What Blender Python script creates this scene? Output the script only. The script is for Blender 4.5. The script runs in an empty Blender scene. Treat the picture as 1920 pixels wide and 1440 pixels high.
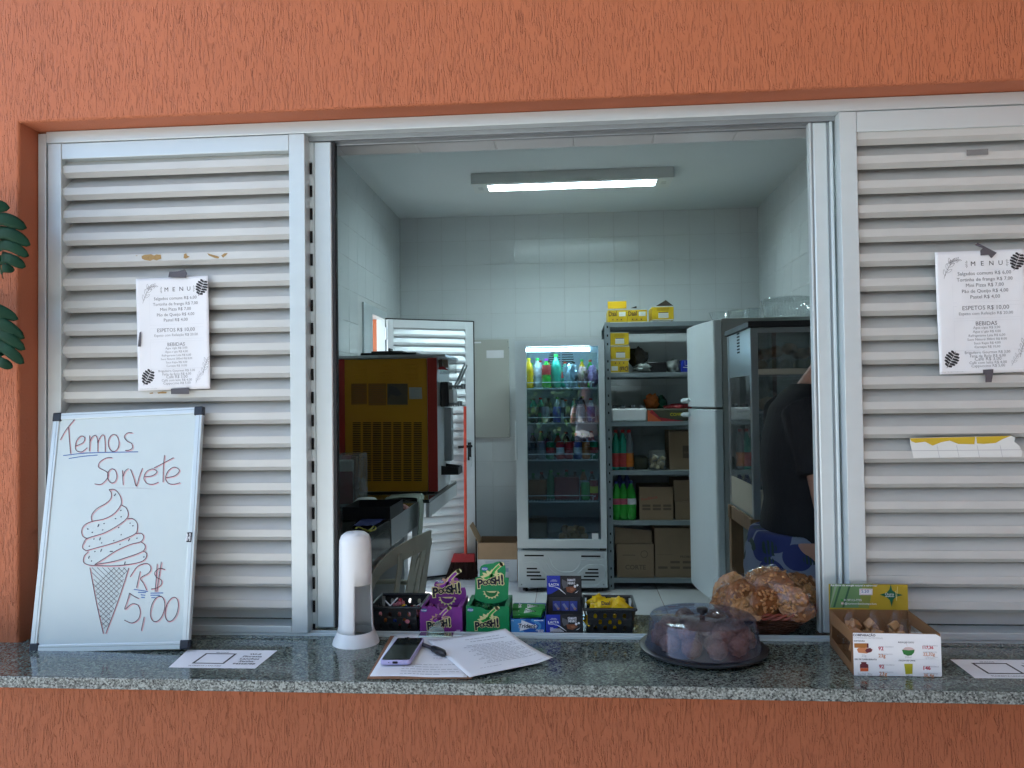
import bpy, bmesh, math, random
from mathutils import Vector, Matrix, noise
random.seed(7)
S = bpy.context.scene
C = S.collection
R = math.radians
# ------------------------------------------------------------ camera
FPX = 1450.0
CAM = Vector((0, -1.86, 1.45))
xc = Vector((18760 / FPX, 270 / FPX, 1)).normalized()
zc = Vector((-810 / FPX, 66720 / FPX, -1)).normalized()
zc = (zc - xc * zc.dot(xc)).normalized()
yc = zc.cross(xc)
RW = Matrix((xc, yc, zc))                       # camera -> world
cam_data = bpy.data.cameras.new('camera')
cam_data.sensor_width = 36
cam_data.lens = FPX / 1920 * 36
cam_data.clip_start = 0.02
cam_data.clip_end = 500
cam = bpy.data.objects.new('camera', cam_data)
C.objects.link(cam)
cam.matrix_world = Matrix.Translation(CAM) @ RW.to_4x4()
S.camera = cam
# ------------------------------------------------------------ sky, sun, exposure
SUN_EL, SUN_AZ = 50, 150          # the sun stands behind the building, to the left
w = bpy.data.worlds.new('World'); S.world = w; w.use_nodes = True
nt = w.node_tree; nt.nodes.clear()
sky = nt.nodes.new('ShaderNodeTexSky'); sky.sky_type = 'NISHITA'; sky.sun_disc = False
sky.sun_elevation = R(SUN_EL)
bg = nt.nodes.new('ShaderNodeBackground'); bg.inputs[1].default_value = 0.14
wo = nt.nodes.new('ShaderNodeOutputWorld')
nt.links.new(sky.outputs[0], bg.inputs[0]); nt.links.new(bg.outputs[0], wo.inputs[0])
to_sun = Vector((math.cos(R(SUN_AZ)) * math.cos(R(SUN_EL)), math.sin(R(SUN_AZ)) * math.cos(R(SUN_EL)), math.sin(R(SUN_EL))))
sky.sun_rotation = R(90 - SUN_AZ)
sl = bpy.data.lights.new('sun', 'SUN'); sl.energy = 4.0; sl.angle = R(0.5); sl.color = (1, .95, .88)
so = bpy.data.objects.new('sun', sl); C.objects.link(so); so.location = (-6, 10, 14)
so.rotation_euler = to_sun.to_track_quat('Z', 'Y').to_euler()
S.view_settings.view_transform = 'Standard'; S.view_settings.look = 'None'
S.view_settings.exposure = 1.92; S.view_settings.gamma = 1
S.view_settings.use_curve_mapping = False
S.cycles.use_denoising = True
S.cycles.max_bounces = 6; S.cycles.diffuse_bounces = 3; S.cycles.glossy_bounces = 3; S.cycles.transmission_bounces = 4; S.cycles.adaptive_threshold = .03; S.cycles.transparent_max_bounces = 14
S.cycles.sample_clamp_indirect = 6
# ------------------------------------------------------------ pixel of the 1920x1440 photo -> point in the place
def ray(u, v): return RW @ Vector(((u - 960) / FPX, -(v - 720) / FPX, -1))
def Py(u, v, y): d = ray(u, v); return CAM + d * ((y - CAM.y) / d.y)
def Pz(u, v, z): d = ray(u, v); return CAM + d * ((z - CAM.z) / d.z)
def Px(u, v, x): d = ray(u, v); return CAM + d * ((x - CAM.x) / d.x)
# ------------------------------------------------------------ materials
def nodes(name):
    m = bpy.data.materials.new(name); m.use_nodes = True
    t = m.node_tree; t.nodes.clear()
    return m, t, t.nodes, t.links
def mat(name, col, rough=.5, metal=0., var=.08, vs=9, bump=0., bs=80, spec=.5, trans=0., emit=0., coat=0., ior=1.45, stretch=(1, 1, 1), rvar=.03):
    m, t, N, L = nodes(name)
    out = N.new('ShaderNodeOutputMaterial'); b = N.new('ShaderNodeBsdfPrincipled')
    L.new(b.outputs[0], out.inputs[0])
    tc = N.new('ShaderNodeTexCoord'); mp = N.new('ShaderNodeMapping'); mp.inputs[3].default_value = stretch
    L.new(tc.outputs['Object'], mp.inputs[0])
    n = N.new('ShaderNodeTexNoise'); n.inputs['Scale'].default_value = vs; n.inputs['Detail'].default_value = 3
    L.new(mp.outputs[0], n.inputs['Vector'])
    mx = N.new('ShaderNodeMix'); mx.data_type = 'RGBA'
    mx.inputs[6].default_value = (*[max(0, c * (1 - var)) for c in col], 1)
    mx.inputs[7].default_value = (*[min(1, c * (1 + var)) for c in col], 1)
    L.new(n.outputs[0], mx.inputs[0]); L.new(mx.outputs[2], b.inputs['Base Color'])
    mr = N.new('ShaderNodeMapRange'); mr.inputs[3].default_value = max(0.02, rough - rvar); mr.inputs[4].default_value = min(1, rough + rvar)
    L.new(n.outputs[0], mr.inputs[0]); L.new(mr.outputs[0], b.inputs['Roughness'])
    b.inputs['Metallic'].default_value = metal
    b.inputs['Specular IOR Level'].default_value = spec
    b.inputs['Transmission Weight'].default_value = trans
    b.inputs['Coat Weight'].default_value = coat
    b.inputs['IOR'].default_value = ior
    if emit:
        b.inputs['Emission Color'].default_value = (*col, 1); b.inputs['Emission Strength'].default_value = emit
    if bump:
        n2 = N.new('ShaderNodeTexNoise'); n2.inputs['Scale'].default_value = bs; n2.inputs['Detail'].default_value = 4
        L.new(mp.outputs[0], n2.inputs['Vector'])
        bp = N.new('ShaderNodeBump'); bp.inputs['Strength'].default_value = bump; bp.inputs['Distance'].default_value = .004
        L.new(n2.outputs[0], bp.inputs['Height']); L.new(bp.outputs[0], b.inputs['Normal'])
    return m
def glass(name, tint, rough=.02, refl=.06, dirt=0., graze=.8, haze=(.7, .72, .74)):
    m, t, N, L = nodes(name)
    out = N.new('ShaderNodeOutputMaterial')
    tr = N.new('ShaderNodeBsdfTransparent'); tr.inputs[0].default_value = (*tint, 1)
    gl = N.new('ShaderNodeBsdfGlossy'); gl.inputs['Roughness'].default_value = rough
    lw = N.new('ShaderNodeLayerWeight'); lw.inputs[0].default_value = .5
    pw = N.new('ShaderNodeMath'); pw.operation = 'POWER'; pw.inputs[1].default_value = 4
    L.new(lw.outputs['Facing'], pw.inputs[0])
    ma = N.new('ShaderNodeMath'); ma.operation = 'MULTIPLY_ADD'; ma.inputs[1].default_value = graze; ma.inputs[2].default_value = refl; ma.use_clamp = True
    L.new(pw.outputs[0], ma.inputs[0])
    mx = N.new('ShaderNodeMixShader'); L.new(ma.outputs[0], mx.inputs[0]); L.new(tr.outputs[0], mx.inputs[1]); L.new(gl.outputs[0], mx.inputs[2])
    last = mx
    if dirt:
        df = N.new('ShaderNodeBsdfDiffuse'); df.inputs[0].default_value = (*haze, 1)
        no = N.new('ShaderNodeTexNoise'); no.inputs['Scale'].default_value = 14; no.inputs['Detail'].default_value = 6
        tc = N.new('ShaderNodeTexCoord'); L.new(tc.outputs['Object'], no.inputs['Vector'])
        mr = N.new('ShaderNodeMapRange'); mr.inputs[1].default_value = .4; mr.inputs[2].default_value = .75; mr.inputs[4].default_value = dirt; mr.inputs[3].default_value = dirt * .3
        L.new(no.outputs[0], mr.inputs[0])
        m2 = N.new('ShaderNodeMixShader'); L.new(mr.outputs[0], m2.inputs[0]); L.new(mx.outputs[0], m2.inputs[1]); L.new(df.outputs[0], m2.inputs[2]); last = m2
    L.new(last.outputs[0], out.inputs[0])
    return m
def plaster(name, col, strength=1.0, smoothwall=False):
    m, t, N, L = nodes(name)
    out = N.new('ShaderNodeOutputMaterial'); b = N.new('ShaderNodeBsdfPrincipled'); L.new(b.outputs[0], out.inputs[0])
    b.inputs['Roughness'].default_value = .62; b.inputs['Specular IOR Level'].default_value = .35
    tc = N.new('ShaderNodeTexCoord')
    def nz(scale, st, detail=3, dist=0, rgh=.5):
        mp = N.new('ShaderNodeMapping'); mp.inputs[3].default_value = st; L.new(tc.outputs['Object'], mp.inputs[0])
        n = N.new('ShaderNodeTexNoise'); n.inputs['Scale'].default_value = scale; n.inputs['Detail'].default_value = detail
        n.inputs['Distortion'].default_value = dist; n.inputs['Roughness'].default_value = rgh
        L.new(mp.outputs[0], n.inputs['Vector']); return n.outputs[0]
    def ramp(x, a, c, lo=0., hi=1.):
        r = N.new('ShaderNodeMapRange'); r.inputs[1].default_value = a; r.inputs[2].default_value = c
        r.inputs[3].default_value = lo; r.inputs[4].default_value = hi; r.interpolation_type = 'SMOOTHSTEP'
        L.new(x, r.inputs[0]); return r.outputs[0]
    def mul(x, y, op='MULTIPLY'):
        a = N.new('ShaderNodeMath'); a.operation = op
        for k, q in enumerate((x, y)):
            if isinstance(q, (int, float)): a.inputs[k].default_value = q
            else: L.new(q, a.inputs[k])
        return a.outputs[0]
    # dragged-trowel grooves: long vertical scratches, broken up by a second field
    g1 = ramp(nz(255, (1, 1, .10), 2, .9), .33, .48)
    g2 = ramp(nz(185, (1, 1, .15), 2, 1.2), .33, .46)
    patch = ramp(nz(22, (1, 1, .5), 2), .36, .58)
    inv1 = mul(mul(1, g1, 'SUBTRACT'), patch)
    inv2 = mul(mul(1, g2, 'SUBTRACT'), mul(1, patch, 'SUBTRACT'))
    groove = mul(1, mul(inv1, mul(inv2, .9), 'ADD'), 'SUBTRACT')
    fine = nz(260, (1, 1, .6), 4)
    lump = nz(40, (1, 1, .3), 3)
    h = mul(mul(groove, mul(fine, .16), 'ADD'), mul(lump, .35), 'ADD')
    if smoothwall: h = mul(fine, .5)
    bp = N.new('ShaderNodeBump'); bp.inputs['Strength'].default_value = strength; bp.inputs['Distance'].default_value = .0030
    L.new(h, bp.inputs['Height']); L.new(bp.outputs[0], b.inputs['Normal'])
    big = nz(1.7, (1, 1, .7), 5)
    mx = N.new('ShaderNodeMix'); mx.data_type = 'RGBA'
    mx.inputs[6].default_value = (*[c * .78 for c in col], 1); mx.inputs[7].default_value = (*[c * 1.1 for c in col], 1)
    streak = nz(5, (1, 1, .12), 4); L.new(mul(mul(big, .6), mul(streak, .4), 'ADD'), mx.inputs[0])
    m2 = N.new('ShaderNodeMix'); m2.data_type = 'RGBA'
    m2.inputs[6].default_value = (*[c * .97 for c in col], 1); L.new(mx.outputs[2], m2.inputs[7])
    if smoothwall: m2.inputs[0].default_value = 1
    else: L.new(groove, m2.inputs[0])
    L.new(m2.outputs[2], b.inputs['Base Color'])
    return m
def granite(name, pale, mid, dark, rough, sc=130):
    m, t, N, L = nodes(name)
    out = N.new('ShaderNodeOutputMaterial'); b = N.new('ShaderNodeBsdfPrincipled'); L.new(b.outputs[0], out.inputs[0])
    tc = N.new('ShaderNodeTexCoord')
    v = N.new('ShaderNodeTexVoronoi'); v.inputs['Scale'].default_value = sc * 1.6; L.new(tc.outputs['Object'], v.inputs['Vector'])
    n = N.new('ShaderNodeTexNoise'); n.inputs['Scale'].default_value = sc; n.inputs['Detail'].default_value = 5; n.inputs['Roughness'].default_value = .65
    L.new(tc.outputs['Object'], n.inputs['Vector'])
    sp = N.new('ShaderNodeSeparateColor'); L.new(v.outputs['Color'], sp.inputs[0])
    a = N.new('ShaderNodeMath'); a.operation = 'MULTIPLY_ADD'; a.inputs[1].default_value = .35; L.new(sp.outputs[0], a.inputs[0])
    a2 = N.new('ShaderNodeMath'); a2.operation = 'MULTIPLY'; a2.inputs[1].default_value = .75; L.new(n.outputs[0], a2.inputs[0]); L.new(a2.outputs[0], a.inputs[2])
    r = N.new('ShaderNodeValToRGB'); e = r.color_ramp.elements
    e[0].position = .36; e[0].color = (*dark, 1); e[1].position = .72; e[1].color = (*pale, 1)
    k = e.new(.52); k.color = (*mid, 1); k = e.new(.45); k.color = (*[q * .75 for q in mid], 1)
    L.new(a.outputs[0], r.inputs[0]); L.new(r.outputs[0], b.inputs['Base Color'])
    b.inputs['Roughness'].default_value = rough
    return m
def card(name, col): return mat(name, col, .75, var=.1, vs=14, bump=.15, bs=30)

M = {}
M['plaster'] = plaster('orange_grooved_plaster', (.50, .155, .070))
M['plaster_smooth'] = plaster('orange_smooth_plaster', (.47, .14, .064), .7, True)
M['granite'] = granite('grey_granite', (.20, .24, .21), (.080, .098, .085), (.014, .018, .015), .11, 170)
M['granite_edge'] = granite('grey_granite_sawn', (.34, .38, .36), (.13, .15, .14), (.012, .015, .016), .5, 190)
M['alu'] = mat('anodised_aluminium', (.60, .67, .69), .40, .40, var=.05, vs=3, stretch=(1, 1, 8), spec=.5)
M['alu_slat'] = mat('anodised_slat', (.56, .575, .56), .45, .18, var=.2, vs=7, stretch=(.5, 1, 1.5))
M['alu_dark'] = mat('dark_aluminium_track', (.3, .33, .35), .4, .6)
M['rubber'] = mat('black_rubber', (.012, .012, .014), .6)
M['black_plastic'] = mat('black_plastic', (.012, .012, .014), .38, var=.2)
M['dark_slot'] = mat('dark_slot', (.004, .004, .005), .9)
M['white_plastic'] = mat('white_plastic', (.74, .77, .78), .3, var=.03)
M['tile'] = mat('white_glazed_tile', (.60, .65, .66), .16, var=.05, vs=3, spec=.5)
M['grout'] = mat('grey_grout', (.50, .53, .53), .9)
M['floor_tile'] = mat('white_floor_tile', (.62, .64, .65), .22, var=.06, vs=4)
M['paint_white'] = mat('white_ceiling_paint', (.62, .68, .69), .7, var=.04, vs=2, bump=.1)
M['paper'] = mat('white_paper', (.80, .82, .85), .7, var=.03, vs=12)
M['ink'] = mat('black_print_ink', (.03, .03, .035), .7)
M['ink_grey'] = mat('grey_print_ink', (.17, .17, .19), .7)
M['ink_pale'] = mat('pale_grey_print', (.42, .43, .46), .7)
M['tape'] = mat('grey_cloth_tape', (.09, .085, .10), .45)
M['concrete'] = mat('pale_concrete', (.50, .49, .46), .85, var=.2, vs=1.5, bump=.3)
# ------------------------------------------------------------ mesh kit
WL = {}
class MB:
    def __init__(s): s.v = []; s.f = []
    def add(s, vs, fs):
        k = len(s.v); s.v += [Vector(p) for p in vs]; s.f += [[k + i for i in f] for f in fs]; return s
    def box(s, x0, x1, y0, y1, z0, z1):
        return s.hexa([(x0, y0, z0), (x1, y0, z0), (x1, y1, z0), (x0, y1, z0), (x0, y0, z1), (x1, y0, z1), (x1, y1, z1), (x0, y1, z1)])
    def hexa(s, p): return s.add(p, [(3, 2, 1, 0), (4, 5, 6, 7), (0, 1, 5, 4), (1, 2, 6, 5), (2, 3, 7, 6), (3, 0, 4, 7)])
    def obox(s, c, hx, hy, hz, rot=None):
        c = Vector(c); rot = rot or Matrix.Identity(3)
        pts = [c + rot @ Vector((sx * hx, sy * hy, sz * hz)) for sz in (-1, 1) for sx, sy in ((-1, -1), (1, -1), (1, 1), (-1, 1))]
        return s.hexa(pts)
    def prism(s, poly, vec):
        n = len(poly); vec = Vector(vec); a = [Vector(p) for p in poly]
        return s.add(a + [p + vec for p in a], [list(range(n))[::-1], list(range(n, 2 * n))] + [(i, (i + 1) % n, n + (i + 1) % n, n + i) for i in range(n)])
    def rings(s, rs, cap=True, close=True):
        n = len(rs[0]); k = len(s.v)
        for r in rs: s.v += [Vector(p) for p in r]
        for j in range(len(rs) - 1):
            for i in range(n if close else n - 1):
                i2 = (i + 1) % n
                s.f.append([k + j * n + i, k + j * n + i2, k + (j + 1) * n + i2, k + (j + 1) * n + i])
        if cap and close:
            s.f.append([k + i for i in range(n)][::-1]); s.f.append([k + (len(rs) - 1) * n + i for i in range(n)])
        return s
    def tube(s, pts, r, n=10, cap=True, flat=1.0):
        pts = [Vector(p) for p in pts]; rr = r if isinstance(r, (list, tuple)) else [r] * len(pts)
        rs = []; up = None
        for i, p in enumerate(pts):
            d = (pts[min(i + 1, len(pts) - 1)] - pts[max(i - 1, 0)])
            d = d.normalized() if d.length > 1e-9 else Vector((0, 0, 1))
            if up is None: up = Vector((0, 0, 1)) if abs(d.z) < .9 else Vector((1, 0, 0))
            a = d.cross(up).normalized(); b = a.cross(d).normalized(); up = b
            rs.append([p + (a * math.cos(2 * math.pi * k / n) + b * math.sin(2 * math.pi * k / n) * flat) * rr[i] for k in range(n)])
        return s.rings(rs, cap)
    def lathe(s, c, prof, n=32, a0=0., a1=2 * math.pi, cap=False):
        c = Vector(c); full = abs(a1 - a0 - 2 * math.pi) < 1e-6
        m = n if full else n + 1
        rs = [[c + Vector((r * math.cos(a0 + (a1 - a0) * k / n), r * math.sin(a0 + (a1 - a0) * k / n), z)) for k in range(m)] for r, z in prof]
        return s.rings(rs, cap, full)
    def grid(s, fn, nu, nv):
        k = len(s.v)
        for j in range(nv + 1):
            for i in range(nu + 1): s.v.append(Vector(fn(i / nu, j / nv)))
        for j in range(nv):
            for i in range(nu):
                a = k + j * (nu + 1) + i; s.f.append([a, a + 1, a + nu + 2, a + nu + 1])
        return s
    def blob(s, c, r, seed=0, amp=.15, sub=2, rot=None, fr=1.6, amp2=0., fr2=9.):
        bm = bmesh.new(); bmesh.ops.create_icosphere(bm, subdivisions=sub, radius=1)
        c = Vector(c); r = Vector(r) if not isinstance(r, (int, float)) else Vector((r, r, r)); k = len(s.v)
        for v in bm.verts:
            q = v.co.normalized(); o_ = Vector((seed * 7.3, seed * 3.1, seed * 1.7)); q = q * (1 + amp * noise.noise(q * fr + o_) + (amp2 * noise.noise(q * fr2 + o_) if amp2 else 0))
            q = Vector((q.x * r.x, q.y * r.y, q.z * r.z))
            s.v.append(c + (rot @ q if rot else q))
        for f in bm.faces: s.f.append([k + v.index for v in f.verts])
        bm.free(); return s
    def build(s, name, m, parent=None, bevel=0., seg=2, smooth=False, solid=0., offs=-1, sub=0, origin=None, kind=None, remesh=0., ang=40):
        vs = s.v
        if parent is not None: o0 = WL[parent]
        elif origin is not None: o0 = Vector(origin)
        else:
            xs = [p.x for p in vs]; ys = [p.y for p in vs]; zs = [p.z for p in vs]
            o0 = Vector(((min(xs) + max(xs)) / 2, (min(ys) + max(ys)) / 2, min(zs)))
        me = bpy.data.meshes.new(name); me.from_pydata([p - o0 for p in vs], [], s.f)
        bm = bmesh.new(); bm.from_mesh(me)
        if bevel or smooth or solid: bmesh.ops.remove_doubles(bm, verts=bm.verts, dist=1e-6)
        bmesh.ops.recalc_face_normals(bm, faces=bm.faces)
        if bevel:
            ed = [e for e in bm.edges if len(e.link_faces) == 2 and e.calc_face_angle(0) > R(25)]
            for f in bm.faces: f.smooth = False
            rb = bmesh.ops.bevel(bm, geom=ed, offset=bevel, segments=seg, affect='EDGES', profile=.5, clamp_overlap=True)
            for f in rb['faces']: f.smooth = True
        bm.to_mesh(me); bm.free()
        if smooth:
            me.polygons.foreach_set('use_smooth', [True] * len(me.polygons)); me.set_sharp_from_angle(angle=R(ang))
        me.materials.append(M[m] if isinstance(m, str) else m)
        o = bpy.data.objects.new(name, me); C.objects.link(o)
        if parent is not None: o.parent = parent
        else: o.location = o0
        WL[o] = o0.copy()
        if remesh:
            q = o.modifiers.new('remesh', 'REMESH'); q.mode = 'VOXEL'; q.voxel_size = remesh; q.use_smooth_shade = True
            q = o.modifiers.new('smooth', 'SMOOTH'); q.iterations = 6; q.factor = .5
        if solid:
            q = o.modifiers.new('thickness', 'SOLIDIFY'); q.thickness = solid; q.offset = offs
        if sub:
            q = o.modifiers.new('subdivision', 'SUBSURF'); q.levels = sub; q.render_levels = sub
        if kind: o['kind'] = kind
        return o
def thing(name, label, cat, loc, group=None):
    o = bpy.data.objects.new(name, None); C.objects.link(o); o.location = loc; WL[o] = Vector(loc)
    o.empty_display_size = .05
    return tag(o, label, cat, group)
def tag(o, label, cat, group=None):
    o['label'] = label; o['category'] = cat
    if group: o['group'] = group
    return o
def clone(o, off, parent=None):
    c = o.copy(); C.objects.link(c)
    if parent is not None: c.parent = parent
    else: c.location = o.location + Vector(off); 
    WL[c] = WL[o] + Vector(off)
    for ch in o.children: clone(ch, off, c)
    return c
def rotz(a): return Matrix.Rotation(a, 3, 'Z')
def eul(x, y, z): return (Matrix.Rotation(z, 3, 'Z') @ Matrix.Rotation(y, 3, 'Y') @ Matrix.Rotation(x, 3, 'X'))
def smoothline(pts, k=5, closed=False):
    if len(pts) < 3: return [tuple(p) for p in pts]
    out = []; n = len(pts)
    rng = range(n if closed else n - 1)
    for i in rng:
        g = (lambda j: pts[j % n]) if closed else (lambda j: pts[max(0, min(n - 1, j))])
        p0, p1, p2, p3 = g(i - 1), g(i), g(i + 1), g(i + 2)
        for q in range(k):
            t = q / k
            out.append(tuple(.5 * (2 * b + (c - a) * t + (2 * a - 5 * b + 4 * c - d) * t * t + (3 * b - a - 3 * c + d) * t ** 3) for a, b, c, d in zip(p0, p1, p2, p3)))
    if not closed: out.append(tuple(pts[-1]))
    return out
_tc = {}
def text_mesh(body, bold=0.):
    key = (body, bold)
    if key not in _tc:
        cu = bpy.data.curves.new('t', 'FONT'); cu.body = body; cu.size = 1; cu.resolution_u = 2; cu.offset = bold
        cu.align_x = 'LEFT'
        ob = bpy.data.objects.new('t', cu)
        me = bpy.data.meshes.new_from_object(ob)
        vs = [(v.co.x, v.co.y) for v in me.vertices]; fs = [list(p.vertices) for p in me.polygons]
        bpy.data.objects.remove(ob); bpy.data.curves.remove(cu); bpy.data.meshes.remove(me)
        _tc[key] = (vs, fs)
    return _tc[key]
class Panel:
    """a flat (or gently warped) face that print lies on: o + x*ux + y*uy, facing ux x uy"""
    def __init__(s, o, ux, uy, warp=None):
        s.o = Vector(o); s.ux = Vector(ux).normalized(); s.uy = Vector(uy); s.uy = (s.uy - s.ux * s.uy.dot(s.ux)).normalized()
        s.n = s.ux.cross(s.uy); s.warp = warp; s.L = {}
    def pt(s, x, y, h=0.):
        return s.o + s.ux * x + s.uy * y + s.n * (h + (s.warp(x, y) if s.warp else 0))
    def px(s, u, v):
        d = ray(u, v); q = CAM + d * ((s.o - CAM).dot(s.n) / d.dot(s.n)) - s.o
        return q.dot(s.ux), q.dot(s.uy)
    def mb(s, m): return s.L.setdefault(m, MB())
    def poly(s, m, pts, h=.0006):
        s.mb(m).add([s.pt(x, y, h) for x, y in pts], [list(range(len(pts)))]); return s
    def ppoly(s, m, pix, h=.0006): return s.poly(m, [s.px(*p) for p in pix], h)
    def rect(s, m, x0, y0, x1, y1, h=.0006): return s.poly(m, [(x0, y0), (x1, y0), (x1, y1), (x0, y1)], h)
    def ell(s, m, cx, cy, rx, ry, h=.0006, n=20, rot=0.):
        return s.poly(m, [(cx + rx * math.cos(a) * math.cos(rot) - ry * math.sin(a) * math.sin(rot), cy + rx * math.cos(a) * math.sin(rot) + ry * math.sin(a) * math.cos(rot)) for a in [2 * math.pi * k / n for k in range(n)]], h)
    def stroke(s, m, pts, w, h=.0006, smooth=True, closed=False, taper=False):
        p = smoothline(pts, 5, closed) if smooth else list(pts)
        if closed: p = p + [p[0]]
        vs = []; n = len(p)
        for i in range(n):
            a = p[max(0, i - 1)]; b = p[min(n - 1, i + 1)]
            dx, dy = b[0] - a[0], b[1] - a[1]; l = math.hypot(dx, dy) or 1
            ww = w * (.5 if not taper else .5 * (1 - .8 * abs(2 * i / max(1, n - 1) - 1)))
            vs += [s.pt(p[i][0] - dy / l * ww, p[i][1] + dx / l * ww, h), s.pt(p[i][0] + dy / l * ww, p[i][1] - dx / l * ww, h)]
        s.mb(m).add(vs, [(2 * i, 2 * i + 1, 2 * i + 3, 2 * i + 2) for i in range(n - 1)]); return s
    def pstroke(s, m, pix, w, h=.0006, smooth=True, closed=False): return s.stroke(m, [s.px(*p) for p in pix], w, h, smooth, closed)
    def text(s, m, body, x, y, width=None, size=None, al='c', bold=0., h=.0006, rot=0., sy=1.0, shear=0., flip=False):
        vs, fs = text_mesh(body, bold)
        if not vs: return s
        bv = text_mesh(body, 0.)[0]; x0 = min(v[0] for v in bv); x1 = max(v[0] for v in bv)
        k = width / (x1 - x0) if width else size
        if size and width: kx, ky = k, size
        else: kx, ky = k, k * sy
        ox = {'c': (x0 + x1) / 2, 'l': x0, 'r': x1}[al]
        ca, sa = math.cos(rot), math.sin(rot); P = []
        for a, b in vs:
            a2 = (a - ox) * kx + b * ky * shear; b2 = b * ky
            if flip: a2, b2 = -a2, -b2
            P.append(s.pt(x + a2 * ca - b2 * sa, y + a2 * sa + b2 * ca, h))
        s.mb(m).add(P, fs); return s
    def flush(s, parent, name='print', kind='stuff'):
        for m, b in s.L.items(): b.build(name, m, parent, kind=kind)
        s.L = {}
def ink(name, col, rough=.55):
    if name not in M: M[name] = mat(name, col, rough, var=.05)
    return name
# ============================================================ THE SETTING
def struct(o): o['kind'] = 'structure'; return o
XL, XR, YB, ZC = -1.505, 1.612, 4.90, 3.085          # the shop room: left, right, back, ceiling
OX0, OX1, OZ0, OZ1 = -1.40, 1.40, .83, 2.178          # the opening in the facade
# exterior ground, one sheet out to the horizon
g = MB(); g.add([(-200, -200, -.02), (200, -200, -.02), (200, 200, -.02), (-200, 200, -.02)], [(0, 1, 2, 3)])
struct(g.build('ground', 'concrete'))
# facade with the serving opening (one mesh, rounded plaster arrises round the opening)
xs = [-4.2, OX0, OX1, 3.4]; zs = [-.02, OZ0, OZ1, 3.7]
V = []; F = []
for y in (0, .26):
    for z in zs:
        for x in xs: V.append((x, y, z))
ix = lambda k, i, j: k * 16 + j * 4 + i
for j in range(3):
    for i in range(3):
        if i == 1 and j == 1: continue
        F.append([ix(0, i, j), ix(0, i + 1, j), ix(0, i + 1, j + 1), ix(0, i, j + 1)])
        F.append([ix(1, i, j), ix(1, i, j + 1), ix(1, i + 1, j + 1), ix(1, i + 1, j)])
for (a, b) in (((1, 1), (2, 1)), ((2, 1), (2, 2)), ((2, 2), (1, 2)), ((1, 2), (1, 1))):
    F.append([ix(0, *a), ix(0, *b), ix(1, *b), ix(1, *a)])
for (a, b) in (((0, 0), (3, 0)), ((3, 0), (3, 3)), ((3, 3), (0, 3)), ((0, 3), (0, 0))):
    F.append([ix(0, *a), ix(1, *a), ix(1, *b), ix(0, *b)])
me = bpy.data.meshes.new('facade_wall'); me.from_pydata(V, [], F)
bm = bmesh.new(); bm.from_mesh(me)
ed = [e for e in bm.edges if all(abs(v.co.y) < 1e-5 and OX0 - 1e-4 <= v.co.x <= OX1 + 1e-4 and OZ0 - 1e-4 <= v.co.z <= OZ1 + 1e-4 for v in e.verts)]
bmesh.ops.recalc_face_normals(bm, faces=bm.faces)
bmesh.ops.bevel(bm, geom=ed, offset=.007, segments=3, affect='EDGES', profile=.5)
bm.to_mesh(me); bm.free()
me.materials.append(M['plaster']); me.materials.append(M['plaster_smooth']); me.materials.append(M['paint_white'])
for p in me.polygons:
    c = p.center
    if abs(c.y - .13) < .05: p.material_index = 1          # reveals of the opening
    elif c.y > .25: p.material_index = 2
facade = bpy.data.objects.new('facade_wall', me); C.objects.link(facade); WL[facade] = Vector((0, 0, 0))
tag(facade, 'orange grooved-plaster wall of the snack bar around the serving window', 'wall')
# granite serving counter: a T-shaped slab that runs through the opening
slab = MB()
poly = [(-3.0, -.235), (3.0, -.235), (3.0, -.001), (1.393, -.001), (1.393, .30), (-1.393, .30), (-1.393, -.001), (-3.0, -.001)]
slab.prism([(x, y, .832) for x, y in poly], (0, 0, .026))
counter = slab.build('serving_counter', 'granite', bevel=.0025)
counter.data.materials.append(M['granite_edge'])
for p in counter.data.polygons:
    if abs(p.normal.z) < .5: p.material_index = 1
tag(counter, 'polished grey granite serving counter below the window', 'counter')
CT = .858
# ---- unseen roof and side wall added to shade the facade (beside and above the camera)
r = MB(); r.box(-1.5, 5.6, -4.6, -.002, 3.42, 3.56)
tag(r.build('added_shade_roof', 'paint_white'), 'added white roof out of view, shading the serving window', 'roof')
r = MB(); r.box(2.7, 2.9, -4.6, -.004, -.02, 3.415)
tag(r.build('added_shade_wall', 'plaster'), 'added orange wall out of view, blocking light from the right', 'wall')
# ============================================================ THE SHOP ROOM
TP, TG = .2165, .0026
def tile_mesh(wd, hg, m='tile', th=.006):
    b = MB(); b.box(-wd / 2, wd / 2, -th, 0, -hg / 2, hg / 2)
    o = b.build('tile', m, origin=(0, 0, 0), bevel=.0012, seg=1); me = o.data; bpy.data.objects.remove(o); return me
_tm = {}
def lay(wall, o, ax, az, cols, rows, m='tile', skip=None):
    """cols/rows: lists of (start, end) in metres along ax / az from o; tile face normal = az x ax side toward the room"""
    ax = Vector(ax); az = Vector(az); nrm = ax.cross(az)
    rot = Matrix((ax, -nrm, az)).transposed()
    for i, (a, b) in enumerate(cols):
        for j, (c, d) in enumerate(rows):
            if skip and skip((a + b) / 2, (c + d) / 2): continue
            wd = round(b - a - TG, 4); hg = round(d - c - TG, 4)
            if wd < .012 or hg < .012: continue
            if (wd, hg, m) not in _tm: _tm[(wd, hg, m)] = tile_mesh(wd, hg, m)
            t = bpy.data.objects.new('tile', _tm[(wd, hg, m)]); C.objects.link(t); t.parent = wall
            p = Vector(o) + ax * (a + b) / 2 + az * (c + d) / 2 - WL[wall]
            mt = rot.to_4x4(); mt.translation = p; t.matrix_local = mt
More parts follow.
